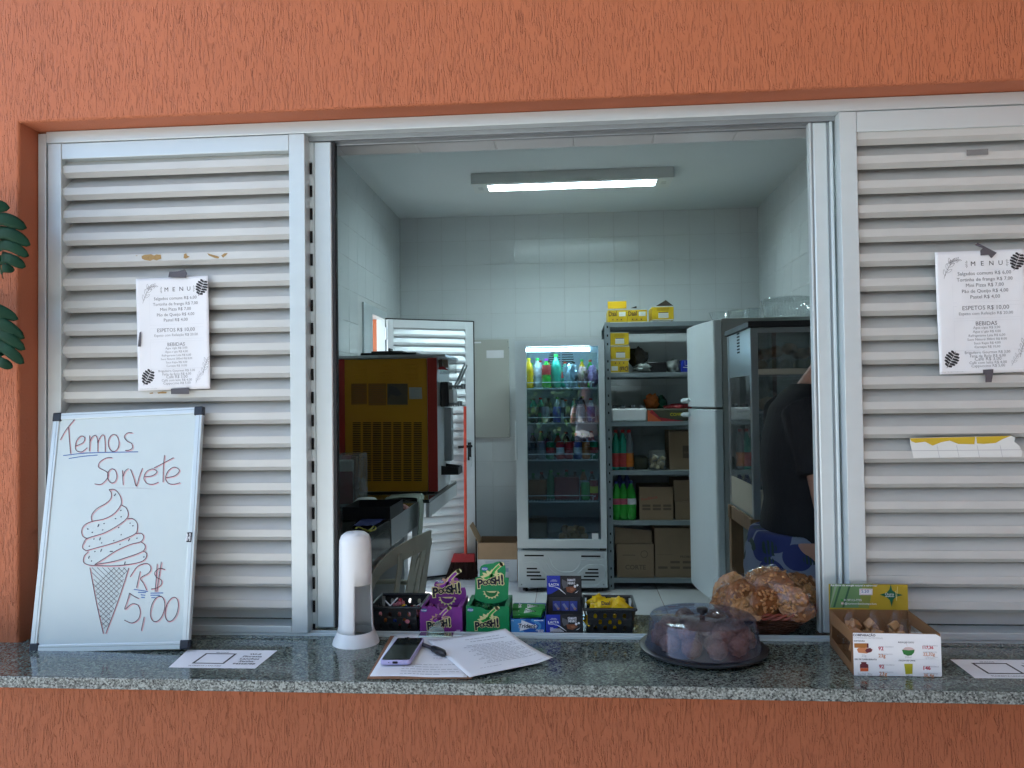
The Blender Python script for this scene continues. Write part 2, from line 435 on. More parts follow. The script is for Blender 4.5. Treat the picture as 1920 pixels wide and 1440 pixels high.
def spans(a, b, step, first=None):
    out = []; x = a; e = first if first else step
    while x < b - 1e-6:
        y = min(b, x + e); out.append((x, y)); x = y; e = step
    return out
# back wall
b = MB(); b.box(XL - .14, XR + .14, YB + .0015, YB + .15, -.02, ZC + .1)
back = struct(b.build('wall_back', 'grout'))
# ceiling row starts full; joints measured on the photo: x = -1.33 + k * .2165 at the back wall
x0 = Py(782, 400, YB).x
cols = spans(0, XR - XL, TP, first=(x0 - XL))
rows = [(max(0, ZC - (k + 1) * TP), ZC - k * TP) for k in range(15) if ZC - k * TP > .02]
lay(back, (XL, YB + .006, 0), (1, 0, 0), (0, 0, 1), cols, rows)
# left wall with a doorway near the back corner
DY0, DY1, DZ = 3.86, 4.27, 2.13
b = MB()
b.box(XL - .05, XL - .0015, .27, DY0, -.02, ZC + .1); b.box(XL - .05, XL - .0015, DY1, YB + .0013, -.02, ZC + .1); b.box(XL - .05, XL - .0015, DY0, DY1, DZ, ZC + .1)
left = struct(b.build('wall_left', 'grout'))
rowsL = [q for q in rows if q[1] > .7]
lay(left, (XL - .006, 1.9, 0), (0, 1, 0), (0, 0, 1), spans(0, YB - 1.9, TP, first=TP * .45), rowsL, skip=lambda a, z: DY0 - .26 < 1.9 + a < DY1 + .05 and z < DZ + .06)
b = MB(); b.box(XL - .0014, XL, .27, 1.9, .0, ZC); b.build('painted_face', 'tile', left)
# right wall
b = MB(); b.box(XR + .0015, XR + .14, .27, YB + .0013, -.02, ZC + .1)
right = struct(b.build('wall_right', 'grout'))
lay(right, (XR + .006, YB, 0), (0, -1, 0), (0, 0, 1), spans(0, YB - 2.7, TP, first=TP * .55), [q for q in rows if q[1] > 1.7])
b = MB(); b.box(XR, XR + .0014, .27, 2.7, 0, ZC); b.box(XR, XR + .0014, 2.7, YB, 0, rows[[q[1] > 1.7 for q in rows].index(False)][1] if any(q[1] <= 1.7 for q in rows) else 1.6)
b.build('painted_face', 'tile', right)
# floor
b = MB(); b.box(XL - .14, XR + .14, .262, YB + .14, -.018, -.0015)
M['floor_grout'] = mat('reddish_floor_grout', (.22, .17, .155), .9)
fl = struct(b.build('floor', 'floor_grout'))
FT = .455; TG = .005
lay(fl, (XL, .7, -.006), (1, 0, 0), (0, 1, 0), spans(0, XR - XL, FT, first=.31), spans(0, 4.2, FT, first=.33), m='floor_tile'); TG = .0026
# ceiling slab and the ceiling
b = MB(); b.box(XL - .3, XR + .3, .262, YB + .3, ZC + .102, ZC + .26)
tag(b.build('shop_roof', 'concrete'), 'flat concrete roof slab over the shop room', 'roof')
b = MB(); b.box(XL, XR, .262, YB, ZC, ZC + .1)
struct(b.build('ceiling', 'paint_white'))
# tiled soffit of the window head
b = MB(); b.box(-1.39, 1.39, .135, .262, 2.1475, 2.172)
sof = struct(b.build('window_head_soffit', 'grout'))
lay(sof, (-1.39, .262, 2.152), (1, 0, 0), (0, -1, 0), spans(0, 2.78, .2125, first=.13), [(0, .127)])
for t in sof.children: t.name = 'tile'
# door casing of the side doorway
b = MB()
cas = thing('door_frame', 'white metal frame of the side doorway left of the tiled back wall', 'door frame', (XL, DY0, 0))
for (ya, yb, za, zb) in ((DY0 - .235, DY0 + .008, 0, DZ + .05), (DY1 - .012, DY1 + .05, 0, DZ + .05), (DY0 + .008, DY1 - .012, DZ - .012, DZ + .05)):
    q = MB(); q.box(XL - .056, XL + .014, ya, yb, za, zb); q.build('casing', 'alu', cas, bevel=.002)
# the orange wall and white eave across the side passage
PZT = Py(704, 599, 6.5).z
b = MB(); b.box(-6, -1.66, 6.5, 6.7, -.02, PZT)
tag(b.build('passage_wall', 'plaster'), 'orange wall outside, seen through the gap of the side doorway', 'wall')
b = MB(); b.box(-6, -1.66, 6.05, 6.75, PZT + .004, PZT + .14)
tag(b.build('passage_eave', 'paint_white'), 'white eave above the orange wall outside the side doorway', 'eave')

# ============================================================ WINDOW FRAME AND LOUVRED SHUTTERS
fr = thing('window_frame', 'aluminium frame with sliding tracks set in the orange opening', 'window frame', (0, .075, CT))
def part(name, m, parent, boxes, bevel=.0015, **k):
    b = MB()
    for q in boxes: b.box(*q)
    return b.build(name, m, parent, bevel=bevel, **k)
part('jamb', 'alu', fr, [(-1.398, -1.376, .068, .155, CT, 2.172)])
part('jamb', 'alu', fr, [(1.376, 1.398, .068, .155, CT, 2.172)])
part('head_rail', 'alu', fr, [(-1.3755, 1.3755, .068, .1, 2.146, 2.1765)])
part('head_track', 'alu_dark', fr, [(-1.375, 1.375, .1005, .112, 2.135, 2.17), (-1.375, 1.375, .1225, .1345, 2.128, 2.17)])
part('head_track', 'alu', fr, [(-1.375, 1.375, .1125, .122, 2.14, 2.17)])
part('sill_track', 'alu', fr, [(-1.375, 1.375, .074, .08, CT, CT + .007), (-1.375, 1.375, .092, .097, CT, CT + .009), (-1.375, 1.375, .0805, .0915, CT, CT + .003)], bevel=.0008)
Z0 = CT + .008
_slat = {}
def slat(x0, x1, z, yf, parent, m='alu_slat'):
    prof = [(0, 0), (0, .0185), (.003, .0195), (.047, .0605), (.0485, .059), (.0045, .018), (.0018, .0165), (.0018, .0015), (.016, -.0092), (.0152, -.0108)]
    key = (round(x1 - x0, 4), m)
    if key not in _slat:
        q = MB(); q.prism([(0, y, zz) for y, zz in prof], (x1 - x0, 0, 0))
        o = q.build('slat', m, origin=(0, 0, 0)); _slat[key] = o.data; bpy.data.objects.remove(o)
    o = bpy.data.objects.new('slat', _slat[key]); C.objects.link(o); o.parent = parent
    o.location = Vector((x0, yf, z)) - WL[parent]; WL[o] = Vector((x0, yf, z)); return o
def shutter(x0, x1, sl, sr, ztop, label, y=.07, z_first=2.069, n=20, loose=0., dep=.064):
    t = thing('louvred_shutter', label, 'shutter', ((x0 + x1) / 2, y, Z0))
    part('stile', 'alu', t, [(x0, x0 + sl, y, y + dep, Z0, 2.145)])
    part('stile', 'alu', t, [(x1 - sr, x1, y, y + dep, Z0, 2.145)])
    part('rail', 'alu', t, [(x0 + sl + .0005, x1 - sr - .0005, y + .001, y + dep, ztop, 2.1445)])
    part('rail', 'alu', t, [(x0 + sl + .0005, x1 - sr - .0005, y + .001, y + dep, Z0, .884)])
    for k in range(n):
        z = z_first - .06 * k + random.uniform(-.0009, .0009)
        s_ = slat(x0 + sl - .001, x1 - sr + .001, z, y + .008, t)
        s_.rotation_euler = (random.uniform(-.02, .02), 0, 0)
    q = MB(); q.box(x0 + sl - .0005, x1 - sr + .0005, y + .068, y + .070, .886, ztop + .03)
    q.build('backing_sheet', 'alu_slat', t)
    return t
sh1 = shutter(-1.372, -.677, .037, .042, 2.103, 'louvred aluminium shutter on the left, carrying a menu and tape residue', loose=.0)
sh2 = shutter(.660, 1.374, .041, .037, 2.095, 'louvred aluminium shutter on the right, carrying a menu and torn white sticker', z_first=2.078)
# sliding leaves pushed behind the fixed shutters: only their closing stiles show
def leaf(xa, xb, side, label):
    t = thing('sliding_leaf', label, 'sliding leaf', ((xa + xb) / 2, .104, Z0))
    part('stile', 'alu', t, [(xa, xb, .104, .13, Z0 + .004, 2.134)], bevel=.004)
    if side > 0:
        part('seal', 'rubber', t, [(xb + .0005, xb + .009, .106, .128, Z0 + .004, 2.134)], bevel=.001)
        part('edge_rack', 'alu', t, [(xa - .015, xa - .0005, .108, .112, Z0 + .004, 2.134)], bevel=0)
        for k in range(21):
            q = MB(); z = 2.05 - .06 * k; q.box(xa - .0105, xa - .0045, .1048, .1078, z, z + .030); q.build('rack_slot', 'dark_slot', t)
    else:
        part('groove', 'alu_dark', t, [(xb + .0005, xb + .004, .108, .128, Z0 + .004, 2.134)], bevel=0)
        part('bead', 'alu', t, [(xb + .0045, xb + .012, .1, .128, Z0 + .004, 2.134)], bevel=.002)
        part('groove', 'alu_dark', t, [(xa - .003, xa - .0005, .106, .128, Z0 + .004, 2.134)], bevel=0)
        part('bead', 'alu', t, [(xa - .009, xa - .0035, .105, .128, Z0 + .004, 2.134)], bevel=.0015)
    return t
leaf(-.6655, -.618, 1, 'sliding window leaf edge with slotted rack beside the left shutter')
leaf(.607, .642, -1, 'ribbed sliding window leaf edge beside the right shutter')
# tape residue and paint scraps on the left shutter's slats
M['residue'] = mat('brown_glue_residue', (.36, .24, .1), .8, var=.3, vs=200)
pn = Panel((0, .0775, 0), (1, 0, 0), (0, 0, 1))
z1 = lambda x, y: (x / 3, 480 + y / 3)
z8 = lambda x, y: (x / 3, 180 + y / 3)
for pts in ([(797, 900), (815, 893), (850, 890), (868, 897), (880, 891), (905, 893), (908, 915), (880, 925), (862, 920), (845, 927), (812, 922), (798, 914)], [(1035, 890), (1048, 884), (1052, 896), (1068, 905), (1045, 915), (1033, 912)],
            [(1165, 884), (1185, 890), (1215, 898), (1235, 905), (1228, 914), (1205, 910), (1175, 897)], [(1245, 897), (1262, 885), (1282, 884), (1270, 897), (1255, 910)], [(762, 898), (775, 896), (770, 901)]):
    pn.ppoly('residue', [z8(*p) for p in pts], .0004)
for pts in ([(840, 770), (860, 767), (862, 774), (845, 775)], [(885, 768), (915, 762), (938, 764), (936, 773), (890, 774)]): pn.ppoly('residue', [z1(*p) for p in pts], .0004)
pn.flush(sh1, 'tape_residue', 'stuff')
# torn sticker on the right shutter
M['sticker_white'] = mat('white_sticker', (.72, .74, .72), .5)
M['sticker_yellow'] = mat('yellow_sticker_print', (.6, .42, .03), .5)
zr = lambda x, y: (1560 + x / 3.13, 440 + y / 3.13)
st = thing('torn_sticker', 'torn white and yellow adhesive strip on a slat of the right shutter', 'sticker', Py(1810, 838, .075))
pn = Panel((0, .0745, 0), (1, 0, 0), (0, 0, 1))
pn.ppoly('sticker_white', [zr(*p) for p in [(456, 1193), (1050, 1180), (1075, 1192), (1068, 1215), (1100, 1240), (1117, 1275), (1112, 1303), (478, 1310), (462, 1240)]], .0004)
pn.ppoly('sticker_yellow', [zr(*p) for p in [(456, 1195), (840, 1186), (835, 1230), (740, 1228), (690, 1208), (640, 1218), (590, 1238), (545, 1215), (490, 1222), (465, 1212)]], .0008)
pn.ppoly('sticker_yellow', [zr(*p) for p in [(845, 1186), (1050, 1180), (1000, 1200), (960, 1222), (890, 1228), (850, 1225)]], .0008)
pn.pstroke('ink_pale', [zr(465, 1268), zr(1110, 1262)], .001, .0008, False)
for x in (630, 745, 865, 1000): pn.pstroke('ink_pale', [zr(x - 15, 1235), zr(x, 1308)], .0008, .0008, False)
pn.flush(st, 'strip')
q = Panel((0, .0745, 0), (1, 0, 0), (0, 0, 1)); M['tape2'] = mat('grey_tape_piece', (.2, .2, .2), .5)
q.ppoly('tape2', [(1812, 281), (1853, 279), (1853, 290), (1812, 292)], .0005); q.flush(sh2, 'tape_piece')
# ============================================================ PAPER, BOARD, PLANT ON THE WINDOW
z1 = lambda x, y: (x / 3, 480 + y / 3)
z2 = lambda x, y: (x / 3.273, 860 + y / 3.273)
def sprig(pn, m, x, y, s, ang, flip=1):
    """a drawn sprig: stem and outlined leaves"""
    ca, sa = math.cos(ang), math.sin(ang)
    T = lambda a, b: (x + s * (a * ca - b * flip * sa), y + s * (a * sa + b * flip * ca))
    pn.stroke(m, [T(0, 0), T(.3, .03), T(.65, .0), T(1, -.08)], .0007)
    for a, sd in ((.15, 1), (.3, -1), (.45, 1), (.6, -1), (.75, 1), (.88, -1)):
        b = .0 ; l = .26
        pn.stroke(m, [T(a, b), T(a + .10, sd * .13), T(a + l, sd * .17), T(a + .17, sd * .05)], .0006, closed=True)
def monstera_icon(pn, m, x, y, s, ang):
    ca, sa = math.cos(ang), math.sin(ang)
    T = lambda a, b: (x + s * (a * ca - b * sa), y + s * (a * sa + b * ca))
    pn.stroke(m, [T(-.5, 0), T(0, .02), T(.5, 0)], .0012)
    for k in range(6):
        a = -.42 + k * .15; l = .34 * math.sin(math.pi * (k + 1.2) / 7.6) + .05
        for sd in (1, -1):
            pn.poly(m, [T(a, sd * .02), T(a + .10, sd * .02), T(a + .16, sd * l * .6), T(a + .14, sd * l), T(a + .05, sd * l * .95), T(a + .02, sd * l * .5)])
MENU = [('Salgados comuns R$ 6,00', .19, .593, 'g'), ('Tortinha de frango R$ 7,00', .24, .62, 'g'), ('Mini Pizza R$ 7,00', .287, .42, 'g'), ('Pão de Queijo R$ 4,00', .335, .515, 'g'), ('Pastel R$ 4,00', .383, .33, 'g'),
        ('ESPETOS R$ 10,00', .475, .52, 'g'), ('Espeto com Refeição R$ 20,00', .516, .60, 'p'), ('BEBIDAS', .603, .24, 'g'), ('Água s/gás R$ 3,00', .63, .30, 'p'), ('Água c/ gás R$ 4,00', .662, .31, 'p'), ('Refrigerante Lata R$ 6,00', .694, .40, 'p'),
        ('Suco Natural 300ml R$ 8,00', .725, .43, 'p'), ('Suco Kapo R$ 4,00', .756, .29, 'p'), ('Cervejas R$ 10,00', .787, .28, 'p'), ('Brigadeiro Gourmet R$ 3,00', .832, .5, 'p'), ('Fatia de Bolo R$ 4,00', .862, .39, 'p'), ('Café R$ 3,00', .889, .29, 'p'), ('Café com leite R$ 4,00', .916, .41, 'p'), ('Cappuccino R$ 5,00', .943, .37, 'p')]
def menu(tl, tr, bl, y, label, seed, cr, tapes):
    a = Py(*tl, y); b = Py(*tr, y); c = Py(*bl, y)
    W = (b - a).length; H = (c - a).length
    ux = (b - a); uy = (a - c)
    wr = lambda px_, py_: .0022 * noise.noise(Vector((px_ * 14 + seed, py_ * 9, seed))) + .0012 * noise.noise(Vector((px_ * 40, py_ * 22, seed * 2))) + cr * max(0, px_ / W - .78) ** 2
    pn = Panel(c, ux, uy, wr)
    t = thing('menu_sheet', label, 'menu', c)
    pn.mb('paper').grid(lambda i, j: pn.pt(i * W, j * H, 0), 22, 30)
    sh = pn.L.pop('paper').build('sheet', 'paper', t, smooth=True, ang=80)
    q = sh.modifiers.new('thickness', 'SOLIDIFY'); q.thickness = .0003; q.offset = -1
    Y = lambda f: H * (1 - f)
    X = lambda f: W * f
    for k, ch in enumerate('MENU'): pn.text('ink', ch, X(.42 + .102 * k), Y(.124), size=.0155)
    for sd, cx in ((-1, .36), (1, .785)):
        for k in range(5):
            an = (k - 2) * .5; x_, y_ = X(cx), Y(.108)
            dx, dy = sd * math.cos(an), math.sin(an)
            pn.stroke('ink', [(x_ + dx * .001, y_ + dy * .005), (x_ + dx * .006, y_ + dy * .010)], .0008, smooth=False)
    for s_, f, wd, k in MENU: pn.text({'g': 'ink_grey', 'p': 'ink_mid'}[k], s_, X(.54), Y(f + .008), width=X(wd))
    sprig(pn, 'ink_grey', X(.09), Y(.22), .050, 1.15); sprig(pn, 'ink_grey', X(.13), Y(.10), .030, .35)
    sprig(pn, 'ink_grey', X(.90), Y(.88), .045, 1.3); sprig(pn, 'ink_pale', X(.80), Y(.95), .032, 1.1)
    monstera_icon(pn, 'ink', X(.905), Y(.105), .044, 1.2); monstera_icon(pn, 'ink', X(.135), Y(.885), .044, 1.05)
    for f0, f1 in ((.16, .42), (.45, .55), (.57, .81), (.815, .965)):
        pn.stroke('ink_pale2', [(X(.18), Y(f0)), (X(.92), Y(f0)), (X(.92), Y(f1)), (X(.18), Y(f1))], .0004, smooth=False, closed=True)
    pn.text('ink_pale', 'menu cantina', X(.10), Y(.985), width=X(.33), size=.0025)
    pn.flush(t, 'lettering')
    pp = Panel(c, ux, uy)
    for poly in tapes:
        m_ = MB(); m_.prism([pp.pt(*pp.px(*p), .0028) for p in poly], -pp.n * .0012 * -1); m_.build('tape_strip', 'tape', t)
    return t
M['ink_mid'] = mat('mid_grey_print', (.27, .275, .30), .7); M['ink_pale2'] = mat('very_pale_print', (.66, .68, .72), .7)
MENU_Y = .0675
menu((262, 523), (398, 517), (259, 733), MENU_Y, 'printed white menu sheet taped to the left shutter above the whiteboard', 3, .05,
     [[(317, 520), (319, 510), (335, 509), (348, 505), (352, 513), (350, 521)], [(322, 729), (355, 727), (356, 739), (322, 739)], [(263, 624), (266, 622), (265, 650), (260, 650)]])
menu((1763, 473), (1932, 466), (1762, 702), MENU_Y, 'printed white menu sheet taped to the right shutter', 8, .0,
     [[zr(866, 95), zr(880, 80), zr(833, 63), zr(850, 49), zr(962, 108), zr(930, 140), zr(915, 120), zr(868, 124)], [zr(882, 793), zr(942, 790), zr(940, 820), zr(932, 866), zr(897, 866), zr(895, 822), zr(884, 820)]])
# ---------------------------------------------------------------- whiteboard
M['board_white'] = mat('whiteboard_enamel', (.58, .67, .68), .22, var=.02, vs=3)
M['marker_black'] = mat('faded_black_marker', (.055, .035, .05), .7, var=.5, vs=120)
M['marker_red'] = mat('faint_red_marker', (.74, .40, .44), .7, var=.1)
M['marker_blue'] = mat('blue_marker', (.03, .12, .42), .7)
M['cap_plastic'] = mat('dark_blue_grey_plastic', (.02, .027, .04), .4)
bl = Pz(56, 1221, CT); br = Pz(353, 1221, CT); tl = Py(99, 769, .055); tr = Py(384, 769, .055)
bl.z = br.z = CT + .0006; yb = (bl.y + br.y) / 2; bl.y = br.y = yb
tl.y = tr.y = .055
ux = Vector((1, 0, 0)); uy = ((tl + tr) / 2 - (bl + br) / 2); cx = (bl.x + br.x + tl.x + tr.x) / 4
BW = ((br.x - bl.x) + (tr.x - tl.x)) / 2; uy.x = (tl.x + tr.x - bl.x - br.x) / 2; BH = uy.length
ux = Vector((1, 0, 0)); ux = (ux - uy.normalized() * ux.dot(uy.normalized())).normalized()
wb = thing('whiteboard', 'framed whiteboard advertising ice cream, leaning against the left shutter', 'whiteboard', ((bl.x + br.x) / 2, yb, CT))
pn = Panel((bl + br) / 2 - ux * BW / 2, ux, uy)
FW = .018; TH = .014
def pbox(pn, x0, y0, x1, y1, h0, h1):
    b = MB(); b.hexa([pn.pt(x0, y0, h0), pn.pt(x1, y0, h0), pn.pt(x1, y1, h0), pn.pt(x0, y1, h0), pn.pt(x0, y0, h1), pn.pt(x1, y0, h1), pn.pt(x1, y1, h1), pn.pt(x0, y1, h1)]); return b
pbox(pn, .008, .008, BW - .008, BH - .008, -.008, 0).build('writing_surface', 'board_white', wb)
K = .019
for (a, b_, c, d) in ((K, 0, BW - K, FW), (K, BH - FW, BW - K, BH), (0, K, FW, BH - K), (BW - FW, K, BW, BH - K)):
    fb = pbox(pn, a, b_, c, d, -.011, .003).build('frame_bar', 'alu', wb, bevel=.0018)
    m_ = MB()
    if c - a > d - b_: m_ = pbox(pn, a, (b_ + d) / 2 + .002, c, (b_ + d) / 2 + .003, .0031, .0034)
    else: m_ = pbox(pn, (a + c) / 2 + .002, b_, (a + c) / 2 + .003, d, .0031, .0034)
    m_.build('frame_groove', 'alu_dark', fb)
for i in (0, 1):
    for j in (0, 1):
        x0, y0 = i * (BW - K - .002), j * (BH - K - .002)
        pbox(pn, x0 - .0012, max(y0 - .0012, 0), x0 + K + .0032, y0 + K + .0032, -.0125, .0046).build('corner_cap', 'cap_plastic', wb, bevel=.003)
def mk(pix, conv, w=.0016, red=True):
    p = [pn.px(*conv(*q)) for q in pix]
    if red: pn.stroke('marker_red', [(x + random.uniform(.0012, .0028), y - random.uniform(.0008, .0022)) for x, y in p], w * 1.25, .0006)
    pn.stroke('marker_black', p, w, .0011)
def circ(cx, cy, rx, ry, t=0., n=12, a0=2.0):
    return [(cx + rx * math.cos(a0 + 2 * math.pi * k / n) + t * math.sin(a0 + 2 * math.pi * k / n), cy - ry * math.sin(a0 + 2 * math.pi * k / n)) for k in range(n + 1)]
for s_ in ([(340, 1035), (375, 975), (420, 920)], [(386, 962), (392, 1040), (398, 1112)], [(425, 1070), (468, 1050), (478, 1022), (455, 1014), (430, 1045), (428, 1090), (460, 1102), (492, 1078)],
           [(505, 1010), (506, 1050), (504, 1098)], [(504, 1050), (520, 1018), (540, 1010), (550, 1040), (551, 1100)], [(551, 1050), (568, 1015), (585, 1008), (592, 1045), (593, 1102)], circ(640, 1052, 30, 48),
           [(746, 995), (718, 996), (700, 1016), (715, 1040), (740, 1055), (746, 1078), (728, 1092), (705, 1094)],
           [(632, 1135), (598, 1137), (562, 1160), (556, 1188), (585, 1205), (607, 1222), (603, 1252), (570, 1284), (533, 1282)], circ(632, 1237, 26, 40), [(690, 1205), (691, 1245), (694, 1288)], [(693, 1240), (705, 1210), (724, 1196)],
           [(735, 1200), (752, 1245), (768, 1294), (785, 1240), (803, 1193)], [(815, 1242), (858, 1236), (884, 1214), (860, 1198), (826, 1212), (810, 1248), (826, 1278), (860, 1284), (893, 1272)],
           [(926, 1120), (920, 1190), (918, 1272)], [(868, 1192), (920, 1165), (977, 1134)], [(935, 1247), (985, 1236), (1010, 1206), (982, 1188), (948, 1208), (932, 1250), (948, 1278), (978, 1284), (1014, 1275)]): mk(s_, z1)
for s_ in ([(670, 190), (684, 210), (681, 245), (650, 275), (595, 307), (563, 348), (566, 385)], [(670, 190), (705, 190), (735, 222), (746, 262), (738, 292), (700, 338), (640, 370), (566, 385), (520, 407), (502, 442), (510, 476), (536, 490)],
           [(746, 285), (775, 302), (788, 340), (774, 372), (720, 412), (640, 456), (540, 488), (514, 518), (508, 548), (530, 565)], [(782, 370), (815, 368), (842, 394), (844, 430), (832, 460), (770, 490), (690, 520), (590, 548), (530, 565)],
           [(836, 460), (868, 458), (882, 480), (864, 510), (800, 527), (715, 565), (640, 613), (582, 650)], [(868, 512), (890, 530), (888, 556), (860, 577), (790, 602), (700, 630), (582, 650)],
           [(880, 568), (901, 582), (895, 612), (860, 635), (780, 650), (680, 658), (570, 655)], [(545, 570), (518, 598), (514, 634), (538, 650), (570, 656)],
           [(553, 668), (590, 870), (635, 1073)], [(792, 670), (730, 860), (650, 1073)],
           [(800, 725), (845, 662), (900, 643), (926, 665), (915, 700), (864, 733), (882, 765), (901, 806)], [(862, 690), (850, 740), (839, 792)],
           [(1015, 680), (978, 674), (950, 700), (962, 727), (992, 746), (988, 776), (958, 795), (928, 800)], [(966, 645), (960, 730), (953, 817)], [(991, 633), (978, 720), (964, 817)],
           [(793, 824), (820, 842), (852, 858)], [(795, 830), (781, 878), (767, 924), (808, 892), (846, 898), (862, 938), (850, 984), (810, 1008), (764, 990)], [(886, 970), (877, 1010), (868, 1056)], circ(968, 922, 42, 78, 14), circ(1055, 924, 38, 74, 14)): mk(s_, z2)
# waffle lattice
def cone_x(y): f = (y - 668) / (1073 - 668); return 553 + f * 82, 792 - f * 142
for k in range(-2, 17):
    for sg in (1, -1):
        pts = []
        for i in range(41):
            f = i / 40; y = 668 + f * 405; base = 640 + k * 32
            x = (base - 330 + f * 420) if sg > 0 else (base + 130 - f * 420)
            lo, hi = cone_x(y)
            if lo <= x <= hi: pts.append((x, y))
        if len(pts) > 2: mk([pts[0], pts[len(pts) // 2], pts[-1]], z2, .0011, False)
for x, y, a in ((610, 335, 1), (707, 222, 1), (745, 357, .2), (605, 410, 1.2), (540, 432, -.6), (800, 396, .9), (615, 492, 1.3), (550, 537, .3), (622, 563, 1.2), (547, 605, 1.2), (793, 498, 1.1), (685, 569, 0), (768, 640, 1.3), (884, 603, .4), (743, 318, .5), (640, 398, .3), (710, 368, .2), (817, 412, .5), (730, 423, .3), (632, 437, .8), (568, 452, .4), (578, 493, .5), (700, 503, .4), (745, 467, .6), (625, 517, .5), (738, 526, .4), (842, 488, .5), (584, 570, .5), (563, 628, .6)):
    l = 9 if abs(a) > .9 or a == 0 else 4
    p = [pn.px(*z2(x - l * math.cos(a), y + l * math.sin(a))), pn.px(*z2(x + l * math.cos(a), y - l * math.sin(a)))]
    pn.stroke('marker_ink2', p, .0024, .0011, False) if 'marker_ink2' in M else M.__setitem__('marker_ink2', mat('dark_blue_black_marker', (.02, .025, .06), .7))
for s_, cv in (([(357, 1123), (500, 1108), (778, 1102)], z1), ([(388, 1140), (460, 1128), (550, 1120)], z1), ([(823, 802), (910, 815)], z2), ([(848, 820), (897, 822)], z2), ([(865, 835), (893, 838)], z2), ([(868, 850), (890, 853)], z2), ([(925, 825), (1003, 824)], z2), ([(925, 838), (984, 838)], z2), ([(930, 853), (956, 853)], z2)):
    pn.stroke('marker_blue', [pn.px(*cv(*q)) for q in s_], .0018, .0011)
M['smudge'] = mat('eraser_smudge', (.48, .54, .57), .6, var=.12, vs=60)
for s_ in ([(700, 180), (830, 180), (960, 188)], [(780, 1025), (800, 1030)], [(975, 1090), (1010, 1080)], [(1015, 1040), (1035, 1030)]): pn.stroke('smudge', [pn.px(*z2(*q)) for q in s_], .003, .0004, taper=True)
pn.flush(wb, 'drawing')
pl = Panel(pn.pt(0, 0, .0032), pn.ux, pn.uy)
pl.ppoly('ink', [(351.5, 998), (361, 998), (358.5, 1016.5), (349.5, 1016.5)], .0004)
x, y = pl.px(355.3, 1007)
pl.text('paper', 'Bless', x - .004, y, width=.016, rot=math.pi / 2, h=.0008, bold=.02); pl.text('paper', 'office', x + .003, y, width=.018, rot=math.pi / 2, h=.0008, bold=.02)
pl.flush(wb, 'maker_sticker')
# ---------------------------------------------------------------- monstera plant on the left
M['leaf'] = mat('dark_monstera_leaf', (.007, .036, .018), .6, var=.35, vs=18, bump=.2, bs=60, spec=.15)
M['stem'] = mat('green_leaf_stem', (.03, .10, .04), .5)
mon = thing('monstera_plant', 'dark green monstera leaves reaching in at the left edge', 'plant', (-1.62, -.09, 0))
def mleaf(rib, lobes, yl, seed):
    """rib: midrib in photo pixels; lobes: (position on rib, tip pixel, width m, curve)"""
    rp = [Py(u, v, yl - .0) for u, v in rib]; b = MB(); rnd = random.Random(seed)
    rib3 = [Vector(p_) for p_ in smoothline([tuple(p_) for p_ in rp], 6)]
    at_ = lambda f: rib3[int(round(f * (len(rib3) - 1)))]
    for f, tip, wd, cv in lobes:
        a_ = at_(f); t_ = Py(*tip, yl - .03); d = t_ - a_; L_ = d.length; d.normalize(); s_ = d.cross(Vector((0, -1, 0))).normalized(); n_ = 16; rs = []
        for i in range(n_ + 1):
            q = i / n_; hw = wd * (.80 + .45 * max(0, 1 - q / .4)) * (1 if q < .72 else math.sqrt(max(.004, 1 - ((q - .72) / .28) ** 2)))
            c = a_ + d * (L_ * q) + s_ * (cv * math.sin(math.pi * q)) + Vector((0, -.018 * math.sin(math.pi * q * .9) + .012 * q * q, 0))
            rs.append([c - s_ * hw + Vector((0, .002, 0)), c - s_ * hw * .5, c + Vector((0, .0008, 0)), c + s_ * hw * .5, c + s_ * hw + Vector((0, .002, 0))])
        k0 = len(b.v)
        for r_ in rs: b.v += r_
        for i in range(n_):
            for j in range(4): b.f.append([k0 + i * 5 + j, k0 + i * 5 + j + 1, k0 + i * 5 + j + 6, k0 + i * 5 + j + 5])
    lf = b.build('leaf', 'leaf', mon, smooth=True, solid=.0012, ang=60)
    v = MB(); v.tube([p_ + Vector((0, -.004, 0)) for p_ in rib3], [.0035 * (1 - .6 * i / len(rib3)) for i in range(len(rib3))], 6); v.build('midrib', 'stem', lf)
    base = rib3[0]
    s0 = MB(); s0.tube([base, base + Vector((-.05, .0, -.06)), Vector((-1.68, -.08, base.z - .35)), Vector((-1.66, -.09, .45))], [.004, .005, .006, .007], 8); s0.build('stem', 'stem', mon, smooth=True)
mleaf([(-120, 372), (-60, 395), (-25, 430), (-5, 470), (5, 515)], [(.28, (14, 388), .020, -.008), (.45, (46, 426), .020, -.016), (.58, (53, 458), .019, -.015), (.70, (50, 479), .0165, -.012), (.82, (44, 499), .0165, -.008), (.95, (23, 505), .0135, -.004), (.25, (-120, 470), .02, .01), (.4, (-100, 510), .02, .01), (.6, (-70, 530), .02, .008), (.8, (-35, 535), .018, .004)], -.08, 1)
mleaf([(-130, 540), (-70, 568), (-30, 608), (-8, 650), (0, 700)], [(.30, (30, 598), .019, -.012), (.45, (42, 634), .019, -.015), (.58, (43, 655), .0175, -.013), (.70, (41, 681), .0175, -.010), (.86, (20, 688), .0150, -.004), (.25, (-125, 640), .02, .01), (.4, (-110, 680), .02, .01), (.6, (-75, 705), .02, .008), (.8, (-38, 715), .018, .004)], -.08, 5)
b = MB(); b.lathe((-1.66, -.15 + .02, 0), [(.0, .0), (.11, .0), (.14, .30), (.15, .30), (.15, .33), (.135, .33), (.13, .30)], 32); M['terracotta'] = mat('terracotta', (.35, .13, .07), .8); b.build('pot', 'terracotta', mon, smooth=True)
